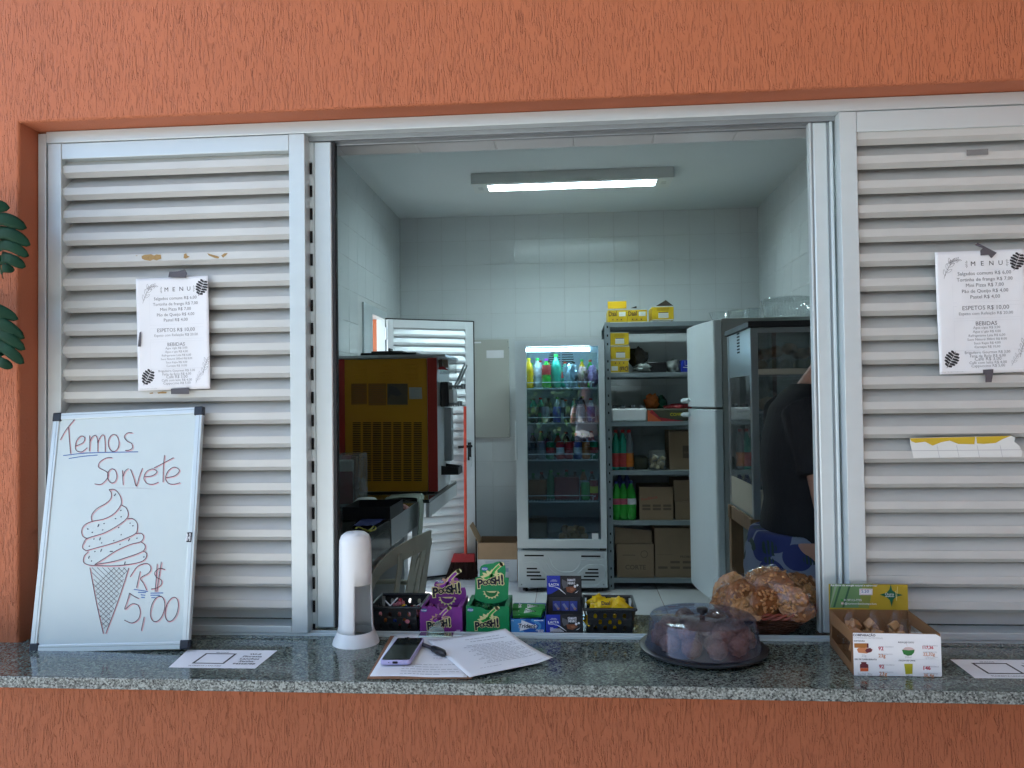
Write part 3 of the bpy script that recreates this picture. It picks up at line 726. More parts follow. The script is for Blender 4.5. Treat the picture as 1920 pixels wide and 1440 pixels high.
b = MB(); b.lathe((-1.66, -.13, 0), [(0, .3), (.13, .3)], 24); M['soil'] = mat('potting_soil', (.03, .02, .012), .95, var=.4, bump=.6); b.build('soil', 'soil', mon)
# ============================================================ THINGS ON THE SERVING COUNTER
IN = CT            # inner part of the slab
# ---- cup dispenser
cup = thing('cup_dispenser', 'tall white plastic cup dispenser tube with a side slot', 'cup dispenser', (-.541, .03, CT))
c = Vector((-.541, .03, CT))
a0, a1 = R(-62), R(-8)       # the open slot, right of front
b = MB(); prof = [(.0455, .030), (.0425, .042), (.0415, .08), (.0408, .12), (.0403, .146), (.0398, .19), (.0393, .235), (.0385, .252), (.034, .264), (.024, .2715), (.008, .2735), (.007, .2705), (.0005, .2705)]
nn_ = 60
for r_, z_ in prof: b.v += [c + Vector((r_ * math.cos(2 * math.pi * k / nn_), r_ * math.sin(2 * math.pi * k / nn_), z_)) for k in range(nn_)]
for j_ in range(len(prof) - 1):
    for k in range(nn_):
        an = (k + .5) * 360 / nn_ - 360
        if j_ < 4 and -78 < an < -6: continue
        b.f.append([j_ * nn_ + k, j_ * nn_ + (k + 1) % nn_, (j_ + 1) * nn_ + (k + 1) % nn_, (j_ + 1) * nn_ + k])
b.build('tube', 'white_plastic', cup, smooth=True, solid=.0022, offs=-1)
b = MB(); b.lathe(c, [(.0455, .030), (.047, .026), (.056, .006), (.0575, .0), (.054, .0), (.0525, .006), (.043, .024), (.0415, .030), (.0455, .030)], 48); b.build('base_skirt', 'white_plastic', cup, smooth=True)
b = MB(); b.lathe(c, [(.0, .012), (.0415, .012)], 40); b.build('base_floor', 'alu_dark', cup)
# ---- clipboard with papers
M['hardboard'] = mat('brown_hardboard', (.27, .13, .07), .6, var=.15, vs=40)
M['clip_metal'] = mat('chrome_with_green_reflection', (.50, .58, .52), .18, .9)  # the clip's greenish reflection is put into its base colour
cl = thing('clipboard', 'brown clipboard with a shiny metal clip under loose papers', 'clipboard', (-.33, -.05, CT))
P4 = [Pz(688, 1274, CT), Pz(884, 1274, CT), Vector((-.212, .095, CT)), Pz(734, 1190, CT)]
b = MB(); b.prism([(p.x, p.y, CT + .0004) for p in P4], (0, 0, .003)); b.build('board', 'hardboard', cl, bevel=.001)
kx, ky = Pz(818, 1193, CT).x, .072
b = MB(); b.prism([(kx - .042, ky - .012, CT + .0036), (kx + .045, ky - .012, CT + .0036), (kx + .045, ky + .022, CT + .0036), (kx - .042, ky + .022, CT + .0036)], (0, 0, .005)); b.build('clip_base', 'clip_metal', cl, bevel=.002)
pf = [Py(*q, ky + .004) for q in [(803, 1188), (804, 1181), (809, 1176), (815, 1174), (815, 1168), (819, 1164), (825, 1165), (828, 1169), (826, 1174), (832, 1178), (834, 1187)]]
b = MB(); b.prism(pf, (0, .0025, 0)); b.build('clip_lever', 'clip_metal', cl, bevel=.0008)
M['sheet_text'] = mat('grey_text_lines', (.32, .33, .36), .7)
def sheet(name, label, cat, P, zf, lines, gl, grp=None, nu=16, nv=16):
    """P: four ground corners bl, br, tr, tl (x, y); zf(i, j) height over the counter"""
    t = thing(name, label, cat, (P[0][0], P[0][1], CT))
    def f(i, j, dh=0.):
        a = Vector(P[0]).lerp(Vector(P[1]), i); c_ = Vector(P[3]).lerp(Vector(P[2]), i); q = a.lerp(c_, j)
        return Vector((q.x, q.y, CT + zf(i, j) + dh))
    b = MB(); b.grid(lambda i, j: f(i, j), nu, nv); b.build('page', 'paper', t, smooth=True, solid=.0002, ang=80)
    b = MB()
    for (j, i0, i1, w_) in lines:
        n_ = max(4, int((i1 - i0) * 40)); i = i0
        while i < i1:
            e = min(i1, i + gl.uniform(.02, .075)); 
            k0 = len(b.v); b.v += [f(i, j, .0004), f(e, j, .0004), f(e, j + w_, .0004), f(i, j + w_, .0004)]; b.f.append([k0, k0 + 1, k0 + 2, k0 + 3])
            i = e + .012
    b.build('text_lines', 'sheet_text', t, kind='stuff')
    return t
gl = random.Random(4)
q = lambda u, v: tuple(Pz(u, v, CT + .004).xy)
sheet('paper_sheet', 'printed sheet on the clipboard under the phone', 'paper', [q(693, 1268), q(876, 1271), q(868, 1190), q(741, 1190)], lambda i, j: .0042 + .0012 * math.sin(5 * i) ** 2,
      [(.05 + .05 * k, .3, .92 - .2 * (k % 3 == 0), .008) for k in range(5)] + [(.4 + .06 * k, .62, .95, .008) for k in range(8)], gl)
A = [(-.228, -.198), (-.048, -.070), (-.125, .098), (-.362, .066)]
sheet('paper_sheet', 'printed sheet turned over to the right of the clipboard, one corner curling up', 'paper', [tuple(Pz(880, 1271, CT + .006).xy), tuple(Pz(1037, 1234, CT + .012).xy), tuple(Pz(948, 1176, CT + .035).xy), tuple(Pz(800, 1197, CT + .01).xy)],
      lambda i, j: .0075 + .024 * (i * j) ** 2 + .006 * max(0, i - .8) / .2 * (1 - j) + .008 * j * j * (1 - i) * 0 + .003 * math.sin(3 * i) * j,
      [(.06, .62, .95, .006), (.13, .2, .45, .006)] + [(.22 + .037 * k, .30 + .05 * (k % 3), .93 - .12 * (k % 4 == 1), .009) for k in range(14)] + [(.80, .45, .9, .012), (.87, .42, .85, .010), (.94, .05, .30, .006)], gl)
# ---- phone and pen
M['lilac'] = mat('lilac_silicone_case', (.44, .42, .68), .45, var=.03)
M['screen'] = mat('black_phone_glass', (.010, .014, .012), .08, var=.1, spec=.6)
ph = thing('smartphone', 'smartphone in a lilac case lying face up on the papers', 'phone', (-.401, -.075, CT + .006))
e0 = Vector((-.4345, -.157, 0)); ex = Vector((.0665, .003, 0)).normalized(); ey = Vector((.0005, .168, 0)).normalized()
def rr(x0, y0, x1, y1, r, n=5):
    out = []
    for cx_, cy_, s_ in ((x1 - r, y0 + r, -90), (x1 - r, y1 - r, 0), (x0 + r, y1 - r, 90), (x0 + r, y0 + r, 180)):
        for k in range(n + 1): a = R(s_ + 90 * k / n); out.append((cx_ + r * math.cos(a), cy_ + r * math.sin(a)))
    return out
pz = CT + .0085
L3 = lambda pts, z: [e0 + ex * x + ey * y + Vector((0, 0, z)) for x, y in pts]
b = MB(); b.prism(L3(rr(0, 0, .069, .165, .009), pz), (0, 0, .0105)); b.build('case', 'lilac', ph, bevel=.0028, seg=3)
b = MB(); b.prism(L3(rr(.0035, .0035, .0655, .1615, .006), pz + .0106), (0, 0, .0004)); b.build('screen', 'screen', ph)
b = MB(); b.prism([e0 + ex * x - ey * .0002 + Vector((0, 0, pz + z)) for x, z in rr(.0285, .0035, .0405, .0085, .002, 3)], -ey * .0004); b.build('charging_port', 'dark_slot', ph)
b = MB(); b.prism([e0 + ex * x - ey * .0002 + Vector((0, 0, pz + z)) for x, z in rr(.0195, .005, .0215, .007, .0009, 3)], -ey * .0004); b.build('microphone_hole', 'dark_slot', ph)
M['pen_grey'] = mat('smoky_pen_barrel', (.06, .06, .075), .25)
pe = thing('pen', 'black ballpoint pen lying diagonally on the papers', 'pen', (-.36, .0, CT))
p0 = Pz(759, 1196, CT + .012); p1 = Pz(810, 1215, CT + .012); p2 = Pz(834, 1226, CT + .014)
b = MB(); b.tube([p0 + (p1 - p0) * .1, p1], .0046, 10); b.build('barrel', 'pen_grey', pe, smooth=True)
b = MB(); b.tube([p0, p0 + (p1 - p0) * .1], [.001, .0036], 8); b.build('tip', 'black_plastic', pe, smooth=True)
b = MB(); b.tube([p1, p1.lerp(p2, .12), p1.lerp(p2, .5), p2 - (p2 - p1) * .15, p2], [.0052, .0076, .0088, .0084, .004], 14); b.build('cap', 'black_plastic', pe, smooth=True)
# ---- code sheets (the code itself left out)
def qr(name, label, P):
    t = thing(name, label, 'sign', (P[0].x, P[0].y, CT))
    b = MB(); b.prism([(p.x, p.y, CT + .0004) for p in P], (0, 0, .0004)); b.build('card', 'paper', t)
    ux_ = P[1] - P[0]; uy_ = P[3] - P[0]
    pn = Panel(P[0] + Vector((0, 0, .0008)), ux_, uy_); W = ux_.length; H = uy_.dot(pn.uy)
    x0, x1, y0, y1 = .20 * W, .58 * W, .22 * H, .80 * H
    for a in ((x0, y0, x1, y0 + .005), (x0, y1 - .005, x1, y1), (x0, y0 + .005, x0 + .005, y1 - .005), (x1 - .005, y0 + .005, x1, y1 - .005)): pn.rect('ink', *a, h=.0003)
    pn.text('ink_grey', 'BR.CODE', (x0 + x1) / 2, y1 + .004, width=.03, h=.0003, bold=.02)
    pn.text('ink_grey', 'FLORESTA LANCHES', (x0 + x1) / 2, .08 * H, width=.075, h=.0003, bold=.02)
    for k, s_ in enumerate(('Wi-fi', 'Floresta', 'Lanches', 'Senha:', '94568788')): pn.text('ink', s_, .81 * W, (.74 - .135 * k) * H, width=[.026, .045, .045, .036, .052][k], h=.0003, bold=.025)
    pn.flush(t, 'lettering')
z = CT
qr('code_card', 'white card with a square code box lying beside the whiteboard', [Pz(316, 1252, z), Pz(478, 1254, z), Pz(520, 1220, z), Pz(352, 1219, z)])
a = Pz(1828, 1272, z); d = Pz(1782, 1237, z); qr('code_card', 'white card with a square code box lying at the right end', [a, a + Vector((.2, .004, 0)), d + Vector((.2, .004, 0)), d])
# ---- candy display boxes
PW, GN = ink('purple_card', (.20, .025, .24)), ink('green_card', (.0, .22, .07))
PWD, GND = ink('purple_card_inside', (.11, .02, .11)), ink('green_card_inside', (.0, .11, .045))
ink('logo_black', (.012, .012, .025)); ink('logo_cream', (.68, .62, .30)); ink('logo_blue', (.05, .13, .35)); ink('logo_white', (.72, .74, .78)); ink('splash_green', (.02, .35, .05)); ink('splash_purple', (.26, .03, .35)); ink('splash_tan', (.48, .30, .20)); ink('mouth_green', (.0, .14, .03)); ink('mouth_purple', (.16, .02, .18))
def poosh(pn, x, y, s, splash, glow, flick=True):
    """splash, streak and the tilted block letters; s = word width"""
    n = 14; pts = []
    for k in range(n * 2):
        a = math.pi * 2 * k / (n * 2); r_ = (.45 if k % 2 else .34) * s * (1.0 if math.sin(a) > -.2 else .8)
        pts.append((x + .02 * s + r_ * math.cos(a), y + .16 * s + r_ * .75 * math.sin(a)))
    pn.poly(glow, pts, .0004)
    st_ = [(x - .05 * s, y + .12 * s), (x + .02 * s, y + .30 * s), (x + .12 * s, y + .46 * s), (x + .30 * s, y + .63 * s)]
    pn.stroke('logo_cream', st_ + [(x + .42 * s, y + .70 * s)], .15 * s, .0008); pn.ell('logo_cream', x + .40 * s, y + .69 * s, .09 * s, .075 * s, .0008)
    pn.stroke(splash, st_, .085 * s, .0012)
    pn.poly(splash, [(x - .30 * s, y + .18 * s), (x - .10 * s, y + .26 * s), (x + .0 * s, y + .34 * s), (x + .12 * s, y + .28 * s), (x + .10 * s, y + .12 * s), (x - .02 * s, y + .02 * s), (x - .12 * s, y + .08 * s)], .0012)
    for k in range(5): pn.ell(splash, x + (-.34 + .15 * k) * s, y + (.30 + .06 * (k % 2)) * s, .03 * s, .022 * s, .0010)
    word = 'POOSH!'; xs_ = [-.40, -.22, -.08, .08, .23, .41]; hs = [.30, .17, .17, .23, .28, .34]; ys = [-.17, -.08, -.03, -.04, -.04, -.04]
    for lay_, off, m_, hh in ((0, .11, 'logo_cream', .0016), (1, .045, 'logo_black', .0020)):
        for k, ch in enumerate(word):
            h_ = hs[k] * s
            pn.text(m_, ch, x + xs_[k] * s, y + ys[k] * s, width=.165 * s if ch != '!' else .05 * s, size=h_ * 1.42, bold=off, h=hh, rot=.12, shear=.05)
def display_box(name, label, cat, m, md, front, ytop, yf, depth, notch, head, yh, logo, splash, glow, mouth):
    """front: (ul, ur, vb) px of the front face; head: outline px of the raised header"""
    ul, ur, vb = front
    A_ = Py(ul, vb, yf); B_ = Py(ur, vb, yf); zt = Py((ul + ur) / 2, ytop, yf).z
    x0, x1 = A_.x, B_.x; z0 = CT + .0005
    t = thing(name, label, cat, ((x0 + x1) / 2, yf, z0))
    nt_ = [(x1, zt)] + [(Py(u, v, yf).x, Py(u, v, yf).z) for u, v in notch[::-1]] + [(x0, zt)]
    b = MB(); b.prism([(x0, yf, z0), (x1, yf, z0)] + [(x, yf, zz) for x, zz in nt_], (0, .0012, 0)); b.build('front_panel', m, t)
    b = MB(); b.box(x0, x0 + .0012, yf + .0013, yf + depth, z0, zt); b.build('side_panel', m, t)
    b = MB(); b.box(x1 - .0012, x1, yf + .0013, yf + depth, z0, zt); b.build('side_panel', m, t)
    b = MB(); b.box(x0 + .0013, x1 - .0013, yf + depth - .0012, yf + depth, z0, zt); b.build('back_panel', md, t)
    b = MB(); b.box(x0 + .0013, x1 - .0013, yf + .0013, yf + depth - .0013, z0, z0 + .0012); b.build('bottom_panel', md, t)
    b = MB(); b.box(x0 + .0014, x0 + .011, yf + .002, yf + depth - .002, zt - .0012, zt); b.build('top_flange', m, t)
    b = MB(); b.box(x1 - .011, x1 - .0014, yf + .002, yf + depth - .002, zt - .0012, zt); b.build('top_flange', m, t)
    hp = [Py(u, v, yh) for u, v in head]
    b = MB(); b.prism(hp, (0, .0012, 0)); b.build('header_card', m, t)
    pn = Panel((x0, yf - .0002, z0), (1, 0, 0), (0, 0, 1)); W = x1 - x0; H = zt - z0
    poosh(pn, W * logo[0], H * logo[1], W * logo[2], splash, glow)
    pn.ell('logo_blue', W * .10, H * .86, W * .075, H * .07, .0006); pn.text('logo_white', 'Arcor', W * .10, H * .835, width=W * .13, h=.0010, bold=.03)
    pn.rect('logo_white', W * .82, H * .05, W * .95, H * .075); pn.rect('logo_white', W * .86, H * .10, W * .95, H * .12)
    pn.flush(t, 'print')
    hx0 = min(p.x for p in hp); hx1 = max(p.x for p in hp); hz1 = max(p.z for p in hp); hz0 = min(p.z for p in hp)
    pn = Panel((hx0, yh - .0002, hz0), (1, 0, 0), (0, 0, 1)); W2 = hx1 - hx0; H2 = hz1 - hz0
    poosh(pn, W2 * .50, H2 * .50, W2 * .78, splash, glow)
    pn.ell('logo_blue', W2 * .31, H2 * .83, W2 * .10, H2 * .045, .0006); pn.text('logo_white', 'Arcor', W2 * .31, H2 * .815, width=W2 * .15, h=.0010, bold=.03)
    if mouth:
        cx_, cy_ = W2 * .49, H2 * .30
        pn.poly('logo_cream', [(cx_ + W2 * (.20 if k % 2 else .25) * math.cos(a), cy_ + W2 * (.18 if k % 2 else .23) * math.sin(a)) for k, a in enumerate([math.pi + math.pi * i / 15 for i in range(16)])], .0004)
        pn.poly(mouth, [(cx_ + W2 * .18 * math.cos(math.pi + math.pi * i / 12), cy_ + W2 * .165 * math.sin(math.pi + math.pi * i / 12)) for i in range(13)], .0008)
        pn.poly('logo_cream', [(cx_ - W2 * .15, cy_), (cx_ + W2 * .17, cy_ + .001), (cx_ + W2 * .1, cy_ - .0035), (cx_ - W2 * .05, cy_ - .003)], .0012)
    pn.flush(t, 'print')
    return t, x0, x1, zt
zp = lambda x, y: (780 + x / 8.727, 1040 + y / 8.727)
p_head = [zp(*q) for q in [(215, 830), (225, 700), (285, 600), (255, 565), (255, 552), (305, 552), (297, 490), (310, 455), (350, 430), (420, 425), (480, 400), (560, 370), (620, 368), (675, 385), (705, 420), (720, 470), (735, 540), (800, 535), (815, 580), (825, 660), (740, 830)]]
g_head = [zp(*q) for q in [(955, 715), (968, 600), (970, 375), (1040, 362), (1042, 240), (1060, 190), (1110, 160), (1190, 152), (1265, 140), (1320, 118), (1380, 115), (1430, 140), (1462, 190), (1468, 260), (1460, 372), (1518, 378), (1512, 600), (1510, 720), (1400, 775), (1250, 805), (1120, 790), (1020, 755)]]
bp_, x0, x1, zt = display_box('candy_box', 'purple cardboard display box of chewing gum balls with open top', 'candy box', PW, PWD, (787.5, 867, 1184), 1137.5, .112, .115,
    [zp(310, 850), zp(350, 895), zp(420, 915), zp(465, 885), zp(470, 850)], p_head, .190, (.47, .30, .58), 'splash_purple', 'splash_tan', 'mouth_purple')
M['gum_purple'] = mat('purple_gum_wrapper', (.22, .06, .22), .25, var=.3, vs=120)
M['gum_green'] = mat('green_gum_wrapper', (.03, .20, .07), .25, var=.3, vs=120)
def candies(n, x0, x1, y0, y1, z0, z1, m, label, grp, r=.011, seed=1, name='wrapped_candy', cat='candy'):
    rnd = random.Random(seed)
    for k in range(n):
        c_ = Vector((rnd.uniform(x0, x1), rnd.uniform(y0, y1), rnd.uniform(z0, z1))); a = rnd.uniform(0, 6.28); e = rnd.uniform(-.5, .5)
        d = Vector((math.cos(a) * math.cos(e), math.sin(a) * math.cos(e), math.sin(e)))
        b = MB(); b.tube([c_ - d * r * 2.0, c_ - d * r * 1.05, c_ - d * r * .8, c_, c_ + d * r * .8, c_ + d * r * 1.05, c_ + d * r * 2.0], [r * .7, r * .16, r * .6, r * .85, r * .6, r * .16, r * .7], 8)
        mm = m[k % len(m)] if isinstance(m, (list, tuple)) else m
        tag(b.build(name, mm, smooth=True, ang=50), label, cat, grp)
candies(16, x0 + .014, x1 - .014, .125, .178, CT + .040, CT + .050, 'gum_purple', 'purple wrapped gum ball inside the purple display box', 'gum balls in the purple box', .010, 11)
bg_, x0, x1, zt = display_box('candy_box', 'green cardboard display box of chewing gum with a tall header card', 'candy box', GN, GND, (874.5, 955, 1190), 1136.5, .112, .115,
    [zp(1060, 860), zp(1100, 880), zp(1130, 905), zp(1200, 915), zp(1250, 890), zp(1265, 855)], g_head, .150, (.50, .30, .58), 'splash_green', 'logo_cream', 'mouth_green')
candies(12, x0 + .014, x1 - .014, .160, .212, CT + .040, CT + .048, 'gum_green', 'green wrapped gum ball inside the green display box', 'gum balls in the green box', .010, 12)
# ---- gum pack box
zl = lambda x, y: (960 + x / 7.68, 1070 + y / 7.68)
TB, TBL, TBD = ink('trident_blue', (.01, .09, .38)), ink('trident_light_blue', (.06, .26, .55)), ink('trident_dark_blue', (.008, .03, .16))
A_ = Py(957.5, 1188, .118); B_ = Py(1022.5, 1188, .118); x0, x1 = A_.x, B_.x; zt = Py(990, 1160.5, .118).z; z0 = CT + .0005; yf = .118; dp = .085
t = thing('gum_box', 'small blue carton of chewing gum packs with its lid open', 'gum box', ((x0 + x1) / 2, yf, z0))
part('front_panel', TB, t, [(x0, x1, yf, yf + .0012, z0, zt)], 0); part('side_panel', TB, t, [(x0, x0 + .0012, yf + .0013, yf + dp, z0, zt + .004)], 0); part('side_panel', TB, t, [(x1 - .0012, x1, yf + .0013, yf + dp, z0, zt + .004)], 0)
part('back_panel', TBD, t, [(x0 + .0013, x1 - .0013, yf + dp - .0012, yf + dp, z0, zt + .012)], 0); part('bottom_panel', TBD, t, [(x0 + .0013, x1 - .0013, yf + .0013, yf + dp - .0013, z0, z0 + .0012)], 0)
b = MB(); b.hexa([(x0, yf + dp, zt + .012), (x1, yf + dp, zt + .012), (x1, yf + dp + .001, zt + .012), (x0, yf + dp + .001, zt + .012), (x0, yf + dp + .04, zt + .008), (x1, yf + dp + .04, zt + .008), (x1, yf + dp + .041, zt + .0075), (x0, yf + dp + .041, zt + .0075)]); b.build('lid', TB, t)
pn = Panel((x0, yf - .0002, z0), (1, 0, 0), (0, 0, 1)); W = x1 - x0; H = zt - z0
pn.poly(TBL, [(W * .02, H * .98), (W * .45, H * .98), (W * .30, H * .5), (W * .4, H * .05), (W * .02, H * .05)], .0003)
pn.stroke(TBL, [(W * .60, H * .95), (W * .85, H * .6), (W * .78, H * .2)], .006, .0004)
pn.poly('logo_white', [(W * .32, H * .92), (W * .78, H * .50), (W * .26, H * .14)], .0006)
pn.text('logo_white', 'Trident', W * .47, H * .38, width=W * .52, bold=.07, h=.0009, shear=.15); pn.text('logo_black', 'Trident', W * .47, H * .38, width=W * .50, bold=.02, h=.0012, shear=.15)
pn.text('logo_white', 'menta', W * .84, H * .16, width=W * .22, h=.0006, shear=.2, bold=.02); pn.text('logo_white', 'forte', W * .86, H * .05, width=W * .16, h=.0006, shear=.2, bold=.02)
pn.rect('logo_white', W * .68, H * .87, W * .95, H * .93); pn.text('logo_white', '40g', W * .06, H * .85, width=W * .07, h=.0006)
pn.flush(t, 'print')
GP = ink('gum_pack_green', (.03, .26, .05)); ink('gum_pack_white', (.66, .72, .66))
def gumpack(c_, a, tilt, label, grp, m=GP, L_=.062, Wd=.022, T=.009, word='Trident'):
    rot = eul(tilt, 0, a); t = thing('gum_pack', label, 'gum pack', c_, grp)
    b = MB(); b.obox(c_, L_ / 2, Wd / 2, T / 2, rot); b.build('wrapper', m, t, bevel=.0012)
    pn = Panel(Vector(c_) + rot @ Vector((-L_ / 2, -Wd / 2, T / 2)), rot @ Vector((1, 0, 0)), rot @ Vector((0, 1, 0)))
    pn.poly('gum_pack_white', [(L_ * .25, Wd * .95), (L_ * .7, Wd * .5), (L_ * .25, Wd * .05)], .0003); pn.text('logo_black', word, L_ * .5, Wd * .38, width=L_ * .5, bold=.02, h=.0006); pn.flush(t, 'print')
xm = (x0 + x1) / 2
for k, (dx, dy, dz, a, tl_) in enumerate(((-.018, .03, .004, .1, .3), (.012, .022, .0105, -.25, .45), (.02, .062, .012, .05, .3), (-.022, .066, .012, .0, .35))):
    gumpack(Vector((xm + dx * .55, yf + dy, zt + dz)), a, tl_, 'green chewing gum pack lying in the blue gum carton', 'green gum packs')
for k in range(3): gumpack(Vector((xm + (-.010 + .010 * k) * .6, yf + .030 + .0225 * k, zt - .010)), 0, 0, 'blue chewing gum pack inside the gum carton', 'blue gum packs', TB)
# ---- chocolate bar display box
LB, LK, LKI = ink('choc_blue', (.012, .03, .36)), ink('choc_black', (.012, .012, .014)), ink('choc_inner', (.028, .025, .026))
ink('choc_brown', (.20, .065, .03)); ink('choc_grey', (.10, .10, .11)); ink('choc_brown2', (.30, .12, .06))
yf = .113; A_ = Py(1024, 1189, yf); B_ = Py(1093.5, 1189, yf); x0, x1 = A_.x, B_.x; z0 = CT + .0005; zt = Py(1058, 1152.5, yf).z; dp = .105
t = thing('chocolate_box', 'black and blue chocolate bar display box with raised lid', 'chocolate box', ((x0 + x1) / 2, yf, z0))
part('front_panel', LK, t, [(x0, x1, yf, yf + .0012, z0, zt)], 0)
for xa in (x0, x1 - .0012): part('side_panel', LK, t, [(xa, xa + .0012, yf + .0013, yf + dp, z0, zt + .022)], 0)
part('back_panel', LKI, t, [(x0 + .0013, x1 - .0013, yf + dp - .0012, yf + dp, z0, zt + .062)], 0); part('bottom_panel', LKI, t, [(x0 + .0013, x1 - .0013, yf + .0013, yf + dp - .0013, z0, z0 + .0012)], 0)
hy = yf + .078; hb = Py(1057, 1121, hy).z; ht = Py(1057, 1079.5, hy).z; hx0 = Py(1025.5, 1100, hy).x; hx1 = Py(1090, 1100, hy).x
part('lid', LK, t, [(hx0, hx1, hy, hy + .0014, hb - .012, ht)], 0)
iy = yf + .07; ib = Py(1057, 1152, iy).z; it = Py(1057, 1121, iy).z
b = MB(); b.prism([(x0 + .004, iy - .002, ib - .01), (x1 - .004, iy - .002, ib - .01), (x1 - .005, iy + .006, it), (x0 + .005, iy + .006, it)], (0, .001, 0)); b.build('inner_card', LKI, t)
def lacta(pn, W, H, low):
    pn.poly(LB, [(0, 0 if low else H * .15), (W * .12, H * .12 if low else H * .18), (W * .385, H * .42), (W * .385, H), (0, H)], .0003)
    pn.text('logo_white', 'LACTA', W * .21, H * .555, width=W * .28, bold=.03, h=.0008); pn.stroke('logo_white', [(W * .06, H * .66), (W * .065, H * .52), (W * .2, H * .51)], .0014, .0008, False)
    pn.rect('logo_white', W * .14, H * .80, W * .28, H * .815); pn.rect('logo_white', W * .10, H * .75, W * .30, H * .765)
    pn.stroke('logo_white', [(W * .20, H * .50), (W * .33, H * .44), (W * .46, H * .28), (W * .55, H * .16)], .0028, .0006, taper=True)
    pn.poly('choc_grey', [(W * .44, H * .85), (W * .62, H * .70), (W * .60, H * .5), (W * .48, H * .42), (W * .43, H * .65)], .0004)
    pn.text('logo_white', 'DIAMANTE', W * .71, H * .76, width=W * .23, bold=.03, h=.0008, size=.0085); pn.text('logo_white', 'NEGRO', W * .715, H * .62, width=W * .21, bold=.03, h=.0008, size=.0085)
    pn.poly('choc_brown', [(W * .55, H * .50), (W * .78, H * .52), (W * .86, H * .40), (W * .72, H * .22), (W * .58, H * .28)], .0005); pn.poly('choc_brown2', [(W * .66, H * .44), (W * .76, H * .45), (W * .80, H * .36), (W * .70, H * .30)], .0008)
    pn.ell('logo_white', W * .815, H * .53, W * .035, H * .065, .0009); pn.ell('logo_white', W * .885, H * .58, W * .03, H * .05, .0009); pn.poly('logo_white', [(W * .80, H * .22), (W * .92, H * .34), (W * .86, H * .24)], .0008)
    if low:
        for k in range(4): pn.rect('logo_white', W * .11, H * (.30 - .055 * k), W * (.20 if k == 0 else .36 + .04 * k), H * (.33 - .055 * k), .0006)
        pn.rect('choc_grey', W * .70, H * .06, W * .87, H * .09)
pn = Panel((x0, yf - .0002, z0), (1, 0, 0), (0, 0, 1)); lacta(pn, x1 - x0, zt - z0, True); pn.flush(t, 'print')
pn = Panel((hx0, hy - .0002, hb), (1, 0, 0), (0, 0, 1)); lacta(pn, hx1 - hx0, ht - hb, False); pn.flush(t, 'print')
ink('choc_photo', (.04, .06, .30)); ink('choc_photo_bar', (.22, .25, .42)); ink('choc_skin', (.42, .25, .2))
pn = Panel((x0, iy - .0025, ib), (1, 0, 0), (0, .008, it - ib + .01)); W = x1 - x0; H = it - ib
for k in range(3):
    xa = W * (.17 + .235 * k); pn.rect('choc_photo', xa, H * .22, xa + W * .215, H * .80, .0005); pn.poly('choc_photo_bar', [(xa + .003, H * .6), (xa + .008, H * .68), (xa + .016, H * .42), (xa + .011, H * .34)], .0009); pn.poly('choc_skin', [(xa + .011, H * .42), (xa + .018, H * .40), (xa + .016, H * .28), (xa + .011, H * .3)], .0011)
pn.flush(t, 'print')
# ---- perforated black baskets
M['basket'] = mat('black_basket_plastic', (.012, .013, .014), .33, var=.15)
def perforated(b, F3, W, H, rows, hw, hh):
    """F3(x, y) -> point; rows: list of (y0, y1, [hole centres x])"""
    def ring(x0, x1, y0, y1, cx, cy):
        n = 16; outer = []; inner = []
        for k in range(n):
            a = 2 * math.pi * k / n + math.pi / n
            ca, sa = math.cos(a), math.sin(a)
            inner.append((cx + hw * (abs(ca) ** .7) * (1 if ca > 0 else -1), cy + hh * ((abs(sa) ** (.95 if sa > 0 else .45)) * (1 if sa > 0 else -1))))
            m_ = max(abs(ca) / ((x1 - x0) / 2), abs(sa) / ((y1 - y0) / 2)); outer.append(((x0 + x1) / 2 + ca / m_, (y0 + y1) / 2 + sa / m_))
        k0 = len(b.v); b.v += [F3(*p) for p in outer] + [F3(*p) for p in inner]
        for k in range(n): k2 = (k + 1) % n; b.f.append([k0 + k, k0 + k2, k0 + n + k2, k0 + n + k])
        for sx, sy in ((x0, y0), (x1, y0), (x1, y1), (x0, y1)):
            # corner triangles
            j = min(range(n), key=lambda q_: (outer[q_][0] - sx) ** 2 + (outer[q_][1] - sy) ** 2)
            cand = sorted(range(n), key=lambda q_: (outer[q_][0] - sx) ** 2 + (outer[q_][1] - sy) ** 2)[:2]
            if abs(cand[0] - cand[1]) in (1, n - 1): k1 = len(b.v); b.v.append(F3(sx, sy)); b.f.append([k0 + cand[0], k0 + cand[1], k1])
    yprev = 0
    for y0, y1, hs in rows:
        if y0 > yprev: b.add([F3(0, yprev), F3(W, yprev), F3(W, y0), F3(0, y0)], [(0, 1, 2, 3)])
        edges = [0] + [(hs[i] + hs[i + 1]) / 2 for i in range(len(hs) - 1)] + [W]
        c0 = hs[0] - (edges[1] - hs[0] if len(hs) > 1 else hw * 1.6); c1 = hs[-1] + (hs[-1] - edges[-2] if len(hs) > 1 else hw * 1.6)
        c0 = max(0, c0); c1 = min(W, c1)
        if c0 > 1e-4: b.add([F3(0, y0), F3(c0, y0), F3(c0, y1), F3(0, y1)], [(0, 1, 2, 3)])
        if c1 < W - 1e-4: b.add([F3(c1, y0), F3(W, y0), F3(W, y1), F3(c1, y1)], [(0, 1, 2, 3)])
        e = [c0] + edges[1:-1] + [c1]
        for i, hx in enumerate(hs): ring(e[i], e[i + 1], y0, y1, hx, (y0 + y1) / 2)
        yprev = y1
    if yprev < H: b.add([F3(0, yprev), F3(W, yprev), F3(W, H), F3(0, H)], [(0, 1, 2, 3)])
